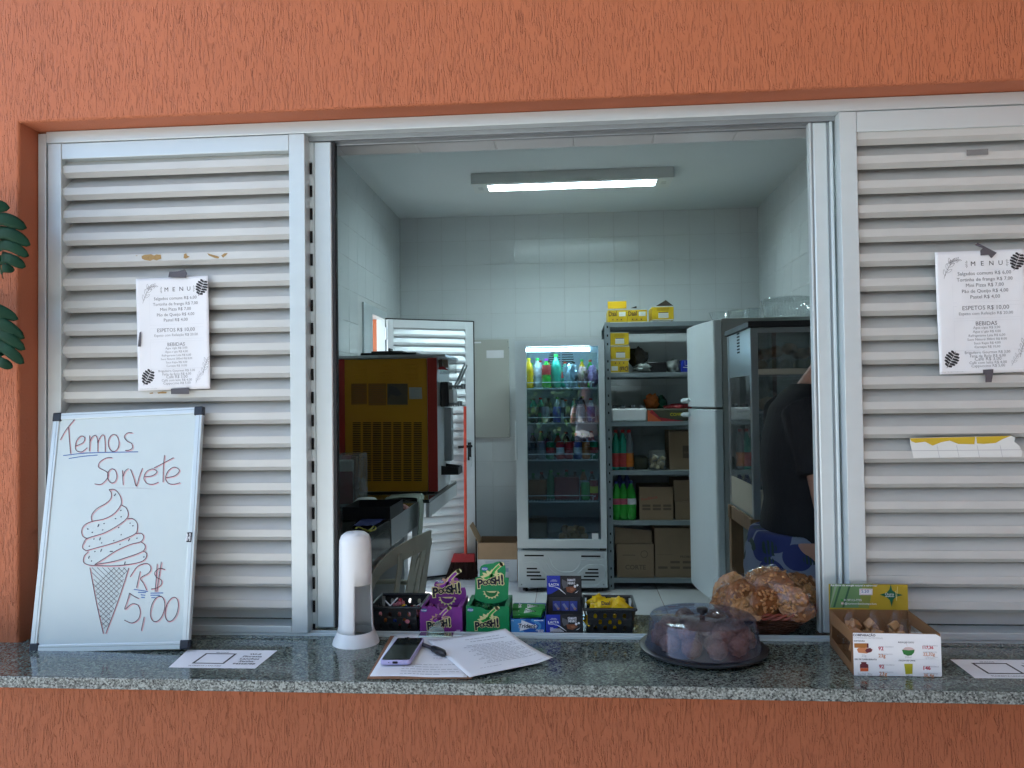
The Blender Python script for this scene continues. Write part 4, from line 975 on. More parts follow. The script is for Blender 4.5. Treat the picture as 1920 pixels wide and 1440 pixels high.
def basket(label, x0, x1, y0, y1, z0, z1, rz=0.):
    t = thing('plastic_basket', label, 'basket', ((x0 + x1) / 2, (y0 + y1) / 2, z0))
    ce = Vector(((x0 + x1) / 2, (y0 + y1) / 2, 0)); ro = rotz(rz); fl_ = .009
    def Q(x, y, z): return ce + ro @ (Vector((x, y, 0)) - ce) + Vector((0, 0, z))
    H = z1 - z0
    def holes(W):
        n = max(3, int(W / .0235)); p = W / (n + .6)
        return [(H * .13, H * .36, [p * (.8 + i) for i in range(n)]), (H * .385, H * .60, [p * (1.3 + i) for i in range(n - 1)]), (H * .625, H * .86, [p * (.8 + i) for i in range(n)])]
    W = x1 - x0; D_ = y1 - y0
    walls = [(lambda x, y: Q(x0 + x + 0 * y, y0 - fl_ * y / H, z0 + y), W), (lambda x, y: Q(x0 + x, y1 + fl_ * y / H, z0 + y), W), (lambda x, y: Q(x0 - fl_ * y / H, y0 + x, z0 + y), D_), (lambda x, y: Q(x1 + fl_ * y / H, y0 + x, z0 + y), D_)]
    for f_, w_ in walls:
        b = MB(); perforated(b, f_, w_, H, holes(w_), .0044, .0062); b.build('basket_wall', 'basket', t, solid=.0016, offs=0)
    b = MB(); b.prism([Q(x0, y0, z0), Q(x1, y0, z0), Q(x1, y1, z0), Q(x0, y1, z0)], (0, 0, .0015)); b.build('basket_floor', 'basket', t)
    b = MB(); rim = [(x0 - fl_, y0 - fl_), (x1 + fl_, y0 - fl_), (x1 + fl_, y1 + fl_), (x0 - fl_, y1 + fl_)]
    for i in range(4): b.tube([Q(*rim[i], z1), Q(*rim[(i + 1) % 4], z1)], .0042, 8)
    b.build('rim', 'basket', t, smooth=True)
    return t, Q
zt1 = Py(745, 1140, .105).z
basket('black perforated basket of assorted sweets beside the cup dispenser', Py(700, 1187, .112).x, Py(782, 1187, .112).x, .116, .235, CT + .0005, zt1, .0)
zt2 = Py(1145, 1143, .112).z
basket('black perforated basket full of yellow wrapped wafers', Py(1102, 1189, .116).x, Py(1186, 1189, .116).x, .120, .235, CT + .0005, zt2)
for nme, cl_ in (('sweet_red', (.38, .03, .04)), ('sweet_orange', (.55, .16, .02)), ('sweet_yellow', (.62, .40, .01)), ('sweet_blue', (.02, .06, .35)), ('sweet_pink', (.55, .2, .25)), ('sweet_brown', (.12, .045, .03)), ('sweet_white', (.6, .58, .55))): M[nme] = mat(nme + '_wrapper', cl_, .28, var=.3, vs=90)
SW = ['sweet_red', 'sweet_brown', 'sweet_orange', 'sweet_yellow', 'sweet_blue', 'sweet_brown', 'sweet_pink', 'sweet_red']
xa, xb = Py(704, 1187, .112).x, Py(778, 1187, .112).x
for k, mm in enumerate(SW):
    candies(4, xa + .008, xb - .008, .128, .224, CT + .012, CT + .046, mm, mm.split('_')[1] + ' wrapped sweet in the black basket beside the cup dispenser', mm.split('_')[1] + ' sweets in the left basket', .009, 30 + k)
for k, (a, c_) in enumerate((((738, 1142), (728, 1142 - 10)), ((731, 1136), (740, 1127)), ((775, 1142), (783, 1136)))):
    p_ = Py(*a, .19); q_ = Py(*c_, .19); d = (q_ - p_).normalized()
    t = thing('lollipop', 'lollipop with its white stick poking up from the sweets basket', 'lollipop', p_, 'lollipops in the sweets basket')
    b = MB(); b.tube([p_ - d * .03, q_ + d * .012], .0019, 8); b.build('stick', 'white_plastic', t, smooth=True)
    b = MB(); b.blob(p_ - d * .036, .010, k, .05); b.build('candy_head', 'sweet_pink', t, smooth=True)
# yellow wafers
M['wafer'] = mat('yellow_wafer_wrapper', (.66, .44, .005), .26, var=.18, vs=70, bump=.4, bs=160)
def pillow(c_, L_, W_, T_, rot, m, nm, crimp=.12):
    b = MB(); c_ = Vector(c_)
    def f(i, j, sg):
        x = (i - .5) * L_; y = (j - .5) * W_ * (1 + .03 * math.sin(30 * i))
        e = min(i, 1 - i) / crimp; h = T_ / 2 * min(1, max(0, e - .45) / .6) ** .6 * (max(0, 1 - (2 * j - 1) ** 4)) ** .5 + .0004
        return c_ + rot @ Vector((x, y, sg * (h + .0012 * noise.noise(Vector((x * 180, y * 180, c_.x * 90))))))
    b.grid(lambda i, j: f(i, j, 1), 14, 6); b.grid(lambda i, j: f(i, 1 - j, -1), 14, 6)
    return b.build(nm, m, smooth=True, ang=70)
rnd = random.Random(5)
xa, xb = Py(1106, 1189, .116).x, Py(1182, 1189, .116).x
for k in range(26):
    lv = k // 9
    o = pillow((rnd.uniform(xa + .012, xb - .012), rnd.uniform(.135, .218), CT + .014 + lv * .016 + rnd.uniform(0, .006)), .058, .024, .012, eul(rnd.uniform(-.5, .5), rnd.uniform(-.35, .35), rnd.uniform(-1.2, 1.2)), 'wafer', 'wafer_bar')
    tag(o, 'yellow wrapped wafer bar heaped in the right black basket', 'wafer bar', 'yellow wafer bars in the basket')
for kk in range(14):
    fx_ = (kk % 7 + .5) / 7; fy_ = .25 if kk < 7 else .72
    if kk == 2: rt = eul(1.0, .05, .22); c_ = Vector((xa + (xb - xa) * .40, .146, zt2 + .004))
    else: rt = eul(rnd.uniform(.3, 1.2), rnd.uniform(-.7, .7), rnd.uniform(-.7, .7)); c_ = Vector((xa + .012 + (xb - xa - .024) * fx_, .12 + .11 * fy_ + rnd.uniform(-.01, .01), zt2 - .004 + rnd.uniform(-.006, .010)))
    o = pillow(c_, .040, .021, .011, rt, 'wafer', 'wafer_bar')
    tag(o, 'yellow wafer bar with black lettering on top of the heap in the right basket' if kk == 2 else 'yellow wafer bar on top of the heap in the right black basket', 'wafer bar', 'yellow wafer bars on top of the heap')
    if kk == 2:
        pn = Panel(c_ + rt @ Vector((-.02, -.0105, .0066)), rt @ Vector((1, 0, 0)), rt @ Vector((0, 1, 0))); pn.text('logo_black', 'Daal', .02, .007, width=.022, bold=.02); pn.flush(o, 'lettering')
# ---- cake dome with chocolate balls
M['dome'] = glass('blue_tinted_acrylic', (.84, .87, .95), .015, .03, .065, .45, (.40, .44, .56))
M['dome_base'] = mat('dark_grey_plate', (.022, .026, .03), .35)
dc = Vector((.297, -.008, CT))
dm = thing('cake_dome', 'clear bluish cake dome with black knob on a dark plate', 'cake dome', dc)
b = MB(); b.lathe(dc, [(0, .001), (.122, .001), (.146, .010), (.1465, .014), (.142, .0155), (.128, .012), (0, .011)], 64); b.build('plate', 'dome_base', dm, smooth=True)
b = MB(); b.lathe(dc, [(.1325, .0145), (.1335, .017), (.1305, .019), (.1218, .0795), (.1195, .0825), (.116, .0835), (.06, .0855), (.004, .086)], 72); b.build('cover', 'dome', dm, smooth=True, solid=.0018, ang=60)
b = MB(); b.lathe(dc + Vector((0, .0, .0862)), [(.006, 0), (.006, .004), (.0125, .0055), (.0135, .0135), (.010, .0165), (0, .017)], 28); b.build('knob', 'black_plastic', dm, smooth=True)
M['choco_sprinkle'] = mat('cocoa_sprinkles', (.19, .085, .05), .8, var=.6, vs=220, bump=1., bs=300)
rnd = random.Random(9); pts = []
for ring_, n_, r_, h_ in ((0, 11, .098, .026), (0, 7, .058, .026), (0, 2, .018, .027), (1, 6, .074, .052), (1, 3, .032, .052)):
    for k in range(n_): a = 2 * math.pi * k / n_ + .3 * ring_ + r_ * 9; pts.append((r_ * math.cos(a), r_ * math.sin(a), h_))
for k, (x, y, z) in enumerate(pts):
    b = MB(); b.blob(dc + Vector((x, y, z + .009)), (.0225, .0225, .0215), k, .16, 4, fr=3.0, amp2=.14, fr2=11)
    tag(b.build('chocolate_ball', 'choco_sprinkle', smooth=True, ang=80), 'brown sprinkle-coated chocolate ball under the cake dome', 'chocolate ball', 'chocolate balls under the dome')
# ---- wicker basket of peanut brittle
M['wicker'] = mat('dark_wicker', (.10, .035, .018), .5, var=.4, vs=60, bump=.5)
M['wicker_red'] = mat('reddish_wicker', (.22, .05, .03), .45, var=.3, vs=60)
wc = Vector((.488, .185, CT))
wk = thing('wicker_basket', 'dark round wicker basket heaped with wrapped peanut brittle', 'basket', wc)
b = MB(); nrow = 13
for k in range(nrow):
    f = k / (nrow - 1); r0 = .066 + .052 * f ** .9; zz = .004 + .052 * f; pts = []
    for i in range(97):
        a = 2 * math.pi * i / 96; r_ = r0 + .0035 * math.sin(24 * a / 2 + (k % 2) * math.pi); pts.append(wc + Vector((r_ * math.cos(a), r_ * math.sin(a), zz)))
    b.tube(pts, .0026, 5, cap=False)
b.build('weave', 'wicker', wk, smooth=True)
b = MB()
for k in range(24):
    a = 2 * math.pi * (k + .5) / 24; b.tube([wc + Vector((r_ * math.cos(a), r_ * math.sin(a), z)) for r_, z in ((.06, .003), (.092, .028), (.116, .056))], .0026, 5)
b.build('stakes', 'wicker', wk, smooth=True)
b = MB(); b.lathe(wc, [(0, .003), (.066, .003), (.066, .006), (0, .006)], 32); b.build('basket_floor', 'wicker', wk)
b = MB()
for s_ in range(3):
    pts = []
    for i in range(145):
        a = 2 * math.pi * i / 144; ph_ = 11 * a + s_ * 2.094; pts.append(wc + Vector(((.119 + .0055 * math.cos(ph_)) * math.cos(a), (.119 + .0055 * math.cos(ph_)) * math.sin(a), .060 + .0055 * math.sin(ph_))))
    b.tube(pts, .0036, 6, cap=False)
b.build('braided_rim', 'wicker_red', wk, smooth=True)
def nutmat():
    m, t_, N, L = nodes('peanut_brittle'); out = N.new('ShaderNodeOutputMaterial'); p = N.new('ShaderNodeBsdfPrincipled'); L.new(p.outputs[0], out.inputs[0])
    tc = N.new('ShaderNodeTexCoord'); v = N.new('ShaderNodeTexVoronoi'); v.inputs['Scale'].default_value = 90; L.new(tc.outputs['Object'], v.inputs['Vector'])
    r_ = N.new('ShaderNodeValToRGB'); e = r_.color_ramp.elements; e[0].position = .0; e[0].color = (.46, .22, .08, 1); e[1].position = .62; e[1].color = (.20, .075, .025, 1); k = e.new(.3); k.color = (.36, .15, .05, 1)
    L.new(v.outputs['Distance'], r_.inputs[0]); L.new(r_.outputs[0], p.inputs['Base Color']); p.inputs['Roughness'].default_value = .35; p.inputs['Coat Weight'].default_value = .5; p.inputs['Coat Roughness'].default_value = .12
    inv = N.new('ShaderNodeMath'); inv.operation = 'SUBTRACT'; inv.inputs[0].default_value = 1; L.new(v.outputs['Distance'], inv.inputs[1])
    bp = N.new('ShaderNodeBump'); bp.inputs['Strength'].default_value = .9; bp.inputs['Distance'].default_value = .005; L.new(inv.outputs[0], bp.inputs['Height']); L.new(bp.outputs[0], p.inputs['Normal'])
    return m
M['nut'] = nutmat(); M['nut_dark'] = mat('dark_caramel_brittle', (.20, .075, .022), .35, var=.5, vs=70, bump=.8, bs=110, coat=.3); M['nut_pale'] = mat('pale_caramel_brittle', (.40, .20, .075), .35, var=.45, vs=70, bump=.8, bs=110, coat=.3); M['nut_kernel'] = mat('peanut_kernel', (.44, .21, .075), .35, var=.35, vs=80, coat=.3)
M['film'] = glass('clear_cellophane', (.98, .98, .98), .07, .025, 0., .3)
rnd = random.Random(21)
spots = [(1358, 1122, .16, .75, -.7), (1388, 1119, .110, 1.15, -.45), (1368, 1104, .22, 1.4, -.9), (1428, 1080, .20, .45, -.3), (1452, 1099, .130, 1.25, .0), (1486, 1087, .20, .30, .5), (1415, 1104, .17, .9, -.5), (1505, 1102, .18, .9, .6), (1516, 1126, .16, 1.3, .4), (1478, 1124, .095, 1.35, .2), (1437, 1128, .085, 1.25, -.1), (1405, 1140, .085, .7, -.15), (1528, 1112, .22, 1.1, .9), (1495, 1142, .09, .7, .1)]
BRL = {0: 'wrapped peanut brittle slab at the far left of the heaped basket', 1: 'wrapped peanut brittle slab tilted at the left of the heaped basket', 3: 'wrapped peanut brittle slab at the very top of the heap', 5: 'wrapped peanut brittle slab sloping right near the top of the heap', 11: 'wrapped pale peanut brittle slab at the front rim of the heaped basket', 12: 'wrapped peanut brittle slab at the far right of the heaped basket', 4: 'wrapped peanut brittle slab in the middle front of the heap'}
for k, (u, v, y_, tx, ty) in enumerate(spots):
    c_ = Py(u, v, y_); ro = eul(tx, ty, rnd.uniform(-.6, .6))
    t = thing('peanut_brittle', BRL.get(k, 'cellophane-wrapped slab of peanut brittle half buried in the wicker basket heap'), 'peanut brittle', c_, 'peanut brittle slabs')
    b = MB(); b.blob(c_, (.046, .036, .0072), k, .22, 4, ro, 2.0, .06, 8); b.build('slab', ('nut', 'nut_dark', 'nut_pale')[k % 3], t, smooth=True, ang=80)
    b = MB()
    for i in range(44):
        a = rnd.uniform(0, 6.28); r_ = math.sqrt(rnd.random()) * .9; sg = 1 if rnd.random() < .7 else -1
        p_ = c_ + ro @ Vector((.043 * r_ * math.cos(a), .031 * r_ * math.sin(a), sg * .0095 * math.sqrt(max(.1, 1 - r_ * r_))))
        b.blob(p_, (.0066, .0040, .0030), i, .1, 1, eul(rnd.uniform(-1, 1), rnd.uniform(-1, 1), rnd.uniform(0, 6)))
    b.build('peanuts', 'nut_kernel', t, smooth=True, kind='stuff', ang=80)
    b = MB(); b.blob(c_, (.052, .040, .0145), k + 50, .35, 3, ro, 4); b.build('cellophane', 'film', t, smooth=True, ang=30)
# ---- rapadura display box
OY, OG, OB = ink('ouro_yellow', (.42, .30, .02)), ink('ouro_green', (.0, .10, .05)), ink('ouro_leaf', (.10, .20, .05))
M['kraft'] = card('kraft_cardboard', (.21, .105, .045))
fl0 = Vector((.5868, -.155)); fr0 = Vector((.7655, -.158)); bl0 = Vector((.6060, .052)); br0 = Vector((.7870, .050))
zF = Py(1680, 1187, -.155).z; zb0 = Py(1625, 1143, .052).z; zb1 = Py(1625, 1095.5, .052).z; z0 = CT + .0006
ob = thing('rapadura_box', 'open cardboard display box with yellow-green header and nutrition print on its front', 'display box', (.69, -.05, z0))
V3 = lambda p, z: Vector((p.x, p.y, z))
def wallp(name, pts, th, m='kraft', nrm=None):
    n_ = nrm; b = MB(); b.prism(pts, n_ * th); return b.build(name, m, ob)
fn = Vector((0, 1, 0)); sn = Vector((1, -.09, 0)).normalized()
wallp('front_panel', [V3(fl0, z0), V3(fr0, z0), V3(fr0, zF), V3(fl0, zF)], .002, 'kraft', fn)
wallp('back_panel', [V3(bl0, z0), V3(br0, z0), V3(br0, zb0), V3(bl0, zb0)], .002, 'kraft', fn)
wallp('header_card', [V3(bl0, zb0 + .0003), V3(br0, zb0 + .0003), V3(br0, zb1), V3(bl0, zb1)], .002, OY, fn)
for (f_, bk, sg) in ((fl0, bl0, 1), (fr0, br0, -1)):
    d = (bk - f_); L_ = lambda t_: f_ + d * t_
    wallp('side_panel', [V3(L_(.01), zF - .024), V3(L_(.99), zb0 - .03), V3(L_(.99), zb0), V3(L_(.01), zF)], .002 * sg, 'kraft', sn)
    wallp('side_panel', [V3(L_(.01), z0), V3(L_(.99), z0), V3(L_(.99), z0 + .020), V3(L_(.01), z0 + .020)], .002 * sg, 'kraft', sn)
    for t0, t1 in ((.01, .07), (.93, .99)): wallp('side_post', [V3(L_(t0), z0 + .0203), V3(L_(t1), z0 + .0203), V3(L_(t1), zF - .0245 + (zb0 - zF - .006) * t1), V3(L_(t0), zF - .0245)], .002 * sg, 'kraft', sn)
b = MB(); b.prism([V3(fl0, z0), V3(fr0, z0), V3(br0, z0), V3(bl0, z0)], (0, 0, .0015)); b.build('bottom_panel', 'kraft', ob)
# printed front label
b = MB(); d = (fr0 - fl0); c0 = fl0 + Vector((0, -.0012)); W = d.length; H = zF - z0
pn = Panel(Vector((c0.x, c0.y, z0)), (d.x, d.y, 0), (0, 0, 1))
pn.poly('paper', [(.001, -.0002), (W - .001, .001), (W + .0005, .003), (W, H - .006), (W - .010, H - .0005), (.0005, H)], .0)
zq = lambda x, y: (1540 + x / 7.2, 1080 + y / 7.2)
ink('pr_red', (.50, .02, .06)); ink('pr_orange', (.55, .22, .10)); ink('pr_dark', (.05, .05, .08)); ink('pr_green', (.03, .18, .04)); ink('pr_pink', (.62, .45, .45)); ink('pr_lime', (.40, .38, .02)); ink('pr_darkred', (.12, .02, .03)); ink('pr_rap', (.36, .14, .03)); ink('pr_redor', (.60, .12, .04))
def tx(m, s_, x, y, wpx, hb=.0, al='l'):
    p_ = pn.px(*zq(x, y)); e_ = pn.px(*zq(x + wpx, y)); pn.text(m, s_, p_[0], p_[1], width=abs(e_[0] - p_[0]), al=al, bold=hb, h=.0005)
tx('pr_dark', 'COMPARAÇÃO', 428, 810, 300, .03); tx('ink_pale', 'COMPOSIÇÃO NUTRICIONAL', 428, 843, 405)
tx('pr_dark', 'RAPADURA', 440, 884, 145, .02); tx('pr_dark', 'ÁGUA DE COCO', 1033, 903, 215, .02); tx('pr_dark', 'GEL DE CARBOIDRATO', 448, 1131, 298, .02); tx('pr_dark', 'CALDO DE CANA', 1043, 1148, 225, .02)
for x, y in ((770, 962), (780, 1205), (1368, 946), (1380, 1228)): tx('ink_pale', 'VALOR CALÓRICO', x, y, 205, .01)
for x, y in ((770, 1062), (782, 1305), (1372, 1034), (1382, 1324)): tx('ink_pale', 'CARBOIDRATOS', x, y, 188, .01)
tx('pr_red', '92', 770, 1000, 66, .03); tx('pr_red', '92', 780, 1244, 66, .03); tx('pr_red', '117,36', 1368, 982, 142, .03); tx('pr_red', '146', 1380, 1264, 92, .03)
tx('pr_orange', '23g', 772, 1096, 92, .02); tx('pr_orange', '23g', 782, 1342, 104, .02); tx('pr_orange', '22,32g', 1374, 1072, 158, .02); tx('pr_orange', '36,4g', 1382, 1360, 138, .02)
tx('ink_pale', '* 0,32g em proteínas', 1390, 1098, 180); tx('ink_pale', '* 0g em lipídeos', 1392, 1119, 145); tx('ink_pale', '25g', 545, 1088, 62); tx('ink_pale', '300ml', 1128, 1106, 88); tx('ink_pale', '300ml', 1142, 1352, 88); tx('ink_pale', 'Sachê 30g', 490, 1336, 198)
Zq = lambda *p: [zq(*q_) for q_ in p]
pn.ppoly('pr_rap', Zq((442, 908), (630, 908), (636, 970), (445, 968)), .0004); pn.ppoly('pr_darkred', Zq((612, 908), (634, 910), (637, 970), (614, 968)), .0007)
pn.ppoly('pr_orange', Zq((478, 990), (500, 970), (580, 968), (690, 985), (680, 1020), (610, 1045), (500, 1035)), .0005); pn.ppoly('pr_darkred', Zq((610, 980), (660, 968), (688, 1000), (660, 1030), (612, 1035), (590, 1005)), .0008)
pn.ppoly('pr_darkred', Zq((532, 1160), (610, 1160), (605, 1178), (632, 1195), (634, 1240), (520, 1240), (520, 1195), (540, 1178)), .0005); pn.ppoly('pr_redor', Zq((522, 1242), (634, 1242), (634, 1286), (526, 1286)), .0005)
pn.ppoly('pr_green', Zq((1086, 995), (1258, 995), (1250, 1035), (1215, 1070), (1165, 1077), (1110, 1055)), .0005); pn.ppoly('pr_pink', Zq((1092, 993), (1130, 962), (1180, 958), (1230, 968), (1256, 994), (1180, 1002)), .0008); pn.pstroke('pr_pink', [zq(1118, 912), zq(1146, 908), zq(1160, 952)], .0006, .0006, False)
pn.ppoly('pr_lime', Zq((1118, 1185), (1232, 1185), (1228, 1320), (1135, 1325)), .0005); pn.pstroke('ink_pale2', [zq(1040, 1115), zq(1590, 1135)], .0005, .0005, False)
pn.flush(ob, 'front_label')
d = br0 - bl0; W = d.length; H = zb1 - zb0; c0 = bl0 + Vector((0, -.0004))
pn = Panel(Vector((c0.x, c0.y, zb0)), (d.x, d.y, 0), (0, 0, 1))
def hp(m, pts, h=.0005): pn.ppoly(m, [zq(*q_) for q_ in pts], h)
ink('cane_green', (.12, .24, .10)); ink('cane_dark', (.03, .10, .05)); ink('cane_grey', (.22, .30, .22)); ink('mid_olive', (.20, .24, .05))
hp('cane_green', [(118, 108), (560, 104), (500, 430), (112, 428)], .0003); hp('mid_olive', [(560, 104), (700, 102), (640, 440), (500, 430)], .0003)
for k, m_ in enumerate(('cane_dark', 'cane_grey', 'cane_dark', 'cane_green', 'cane_dark', 'cane_grey')):
    x = 120 + 62 * k; hp(m_, [(x, 110 + 6 * k), (x + 34, 110), (x - 60 if k else 116, 420), (x - 88 if k > 1 else 112, 424)], .0006) if k < 5 else None
hp('ouro_green', [(935, 108), (955, 190), (1010, 232), (1100, 256), (1010, 280), (965, 325), (946, 415), (925, 325), (880, 285), (785, 250), (880, 225), (918, 180)], .0006)
def tx2(m, s_, x, y, wpx, hb=.0, sh=0.):
    p_ = pn.px(*zq(x, y)); e_ = pn.px(*zq(x + wpx, y)); pn.text(m, s_, p_[0], p_[1], width=abs(e_[0] - p_[0]), al='l', bold=hb, h=.0009, shear=sh)
tx2('logo_white', 'Ouro', 858, 260, 118, .0); tx2('logo_white', 'NORDESTINO', 862, 280, 120, .02); tx2('logo_white', 'Sua fonte de energia natural e saborosa!', 122, 134, 625, .02, .25)
tx2('logo_white', '31 97113-7735', 302, 336, 240, .01); tx2('logo_white', '@ouronordestinorapadura', 312, 382, 432, .01)
hp('gum_pack_green', [(262, 312), (295, 312), (295, 338), (262, 338)], .0009); hp('pr_pink', [(266, 355), (298, 355), (298, 382), (266, 382)], .0009)
hp('logo_white', [(512, 170), (690, 172), (688, 256), (511, 254)], .0008); 
pn.pstroke('pr_red', [zq(522, 182), zq(680, 184), zq(678, 246), zq(522, 244)], .0007, .0011, False, True); tx2('logo_blue', '5.50', 540, 224, 100, .01)
pn.pstroke('logo_cream', [zq(1000, 200), zq(1008, 300)], .0010, .0011, False); pn.pstroke('logo_cream', [zq(1026, 140), zq(1012, 330)], .0010, .0011, False)
pn.flush(ob, 'header_print')
# wrapped rapadura pieces
M['rapadura'] = mat('golden_rapadura', (.42, .22, .09), .6, var=.35, vs=50, bump=.5)
rnd = random.Random(3)
for k, (fx, fy, s_) in enumerate(((.22, .25, 1), (.5, .25, 1), (.78, .25, 1), (.2, .55, 1), (.5, .6, 1.1), (.8, .55, 1), (.22, .83, 1), (.52, .83, 1), (.8, .83, 1))):
    p_ = fl0.lerp(fr0, fx).lerp(bl0.lerp(br0, fx), fy); c_ = V3(p_, z0 + .030 + .022 * fy)
    t = thing('rapadura_bag', '%s clear bag of golden rapadura in the %s row of the display box' % (('left', 'middle', 'right')[k % 3], ('front', 'middle', 'back')[k // 3]), 'bag', c_, 'rapadura bags')
    b = MB()
    for i in range(5): b.obox(c_ + Vector((rnd.uniform(-.014, .014), rnd.uniform(-.01, .01), rnd.uniform(-.02, .012))), .011, .010, .008, eul(rnd.uniform(0, 3), rnd.uniform(0, 3), rnd.uniform(0, 3)))
    b.build('contents', 'rapadura', t, bevel=.002, kind='stuff')
    b = MB(); rs = []
    for i in range(9):
        f = i / 8; w_ = .027 * (1 - .75 * max(0, f - .5) / .5) + .002 * math.sin(7 * f); rs.append([c_ + Vector((w_ * math.cos(a) * (1 + .25 * noise.noise(Vector((a * 2, f * 4, k)))), w_ * .62 * math.sin(a) * (1 + .25 * noise.noise(Vector((a * 2, f * 4, k + 9)))), -.026 + .072 * f)) for a in [2 * math.pi * j / 14 for j in range(14)]])
    b.rings(rs); b.build('bag_film', 'film', t, smooth=True, ang=80)
ink('bag_label', (.55, .45, .05))
# ============================================================ INSIDE THE SHOP, LEFT SIDE
# ---- ceiling lamp
M['lamp_white'] = mat('white_lamp_housing', (.62, .66, .65), .4, var=.03)
M['tube_on'] = mat('lit_fluorescent_tube', (.76, .96, 1.0), .5, var=0, emit=26.0)
M['lamp_mirror'] = mat('lamp_reflector', (.75, .8, .8), .25, .6)
lx0, lx1, ly0, ly1 = -.70, .735, 3.62, 3.88; lz = ZC - .001; lh = .075
lamp = thing('ceiling_lamp', 'lit fluorescent ceiling lamp in a white housing', 'lamp', ((lx0 + lx1) / 2, (ly0 + ly1) / 2, lz))
b = MB(); b.box(lx0, lx1, ly0, ly0 + .05, lz - lh, lz); b.box(lx0, lx1, ly1 - .05, ly1, lz - lh, lz); b.box(lx0, lx0 + .11, ly0 + .05, ly1 - .05, lz - lh, lz); b.box(lx1 - .11, lx1, ly0 + .05, ly1 - .05, lz - lh, lz); b.box(lx0 + .11, lx1 - .11, ly0 + .05, ly1 - .05, lz - .012, lz)
b.build('housing', 'lamp_white', lamp)
b = MB(); b.box(lx0 + .1105, lx1 - .1105, (ly0 + ly1) / 2 - .012, (ly0 + ly1) / 2 + .012, lz - .068, lz - .0125); b.build('reflector', 'alu_dark', lamp)
for yy in (ly0 + .088, ly1 - .088):
    b = MB(); b.tube([(lx0 + .125, yy, lz - .045), (lx1 - .125, yy, lz - .045)], .0135, 12); b.build('lamp_tube', 'tube_on', lamp, smooth=True)
for xx in (lx0 + .055, lx1 - .055):
    for k in range(4):
        b = MB(); b.box(xx - .018, xx + .018, (ly0 + ly1) / 2 - .03 + .02 * k, (ly0 + ly1) / 2 - .024 + .02 * k, lz - lh - .0006, lz - lh - .0001); b.build('vent_slot', 'alu_dark', lamp)
# ---- louvred side door, open against the back corner
hA = Vector((-1.487, 4.235, 0)); hB = Vector((-.825, 4.60, 0)); dd = (hB - hA); DW = dd.length; dd.normalize(); dn = Vector((dd.y, -dd.x, 0))   # dn points to the camera
door = thing('louvred_door', 'white louvred metal door standing open by the back wall', 'door', hA)
zb, zt = .035, 2.115
M['door_white'] = mat('white_painted_aluminium', (.66, .71, .74), .35, .1, var=.03)
def dbox(x0, x1, z0, z1, t0, t1):
    b = MB(); P_ = lambda x, t_, z: hA + dd * x + dn * t_ + Vector((0, 0, z))
    b.hexa([P_(x0, t0, z0), P_(x1, t0, z0), P_(x1, t1, z0), P_(x0, t1, z0), P_(x0, t0, z1), P_(x1, t0, z1), P_(x1, t1, z1), P_(x0, t1, z1)]); return b
SWd = .062
dbox(.012, SWd, zb, zt, 0, .03).build('stile', 'door_white', door, bevel=.002); dbox(DW - SWd - .018, DW - .008, zb, zt, 0, .03).build('stile', 'door_white', door, bevel=.002)
dbox(SWd + .0004, DW - SWd - .0184, zt - .065, zt, .001, .029).build('rail', 'door_white', door, bevel=.002); dbox(SWd + .0004, DW - SWd - .0184, zb, zb + .20, .001, .029).build('rail', 'door_white', door, bevel=.002)
dbox(DW - .0078, DW, zb - .01, zt + .008, 0, .034).build('edge_seal', 'rubber', door); dbox(0, DW - .008, zt + .0005, zt + .010, .002, .03).build('edge_seal', 'rubber', door)
dbox(0, DW - .008, zb - .014, zb - .0005, .002, .03).build('edge_seal', 'rubber', door)
n = 26; hz = (zt - .065 - zb - .20) / n
for k in range(n):
    z = zb + .20 + hz * k
    b = MB(); P_ = lambda x, t_, zz: hA + dd * x + dn * t_ + Vector((0, 0, zz))
    prof = [(.026, z + .002), (.027, z + .022), (.006, z + hz + .008), (.0045, z + hz + .007), (.024, z + .02)]
    b.prism([P_(SWd - .001, t_, zz) for t_, zz in prof], dd * (DW - 2 * SWd - .016)); b.build('slat', 'door_white', door)
for z in (1.95, 1.06, .25):
    b = MB(); b.tube([hA + Vector((0, 0, z)) + dn * .034, hA + Vector((0, 0, z + .10)) + dn * .034], .008, 10); o = b.build('hinge', 'door_white', door, smooth=True)
    b2 = MB(); b2.box(hA.x - .004, hA.x + .045, hA.y - .012, hA.y + .0, z + .005, z + .095)
M['handle_black'] = mat('black_door_handle', (.012, .012, .013), .4)
hx = DW - .055; hzc = Py(882, 836, 4.55).z
lk = dbox(hx - .016, hx + .016, hzc - .12, hzc + .03, .0305, .038).build('lock_plate', 'handle_black', door, bevel=.004)
b = MB(); P_ = lambda x, t_, zz: hA + dd * x + dn * t_ + Vector((0, 0, zz)); b.tube([P_(hx, .036, hzc), P_(hx, .075, hzc), P_(hx - .02, .08, hzc), P_(hx - .115, .078, hzc - .004)], [.011, .011, .011, .012], 10); b.build('lever_handle', 'handle_black', door, smooth=True)
b = MB(); b.tube([P_(hx, .0385, hzc - .095), P_(hx, .055, hzc - .095)], .004, 8); b.obox(P_(hx, .06, hzc - .11), .010, .0015, .016); b.obox(P_(hx + .008, .058, hzc - .15), .006, .0012, .022, eul(0, .2, 0)); b.build('keys', 'alu', door)
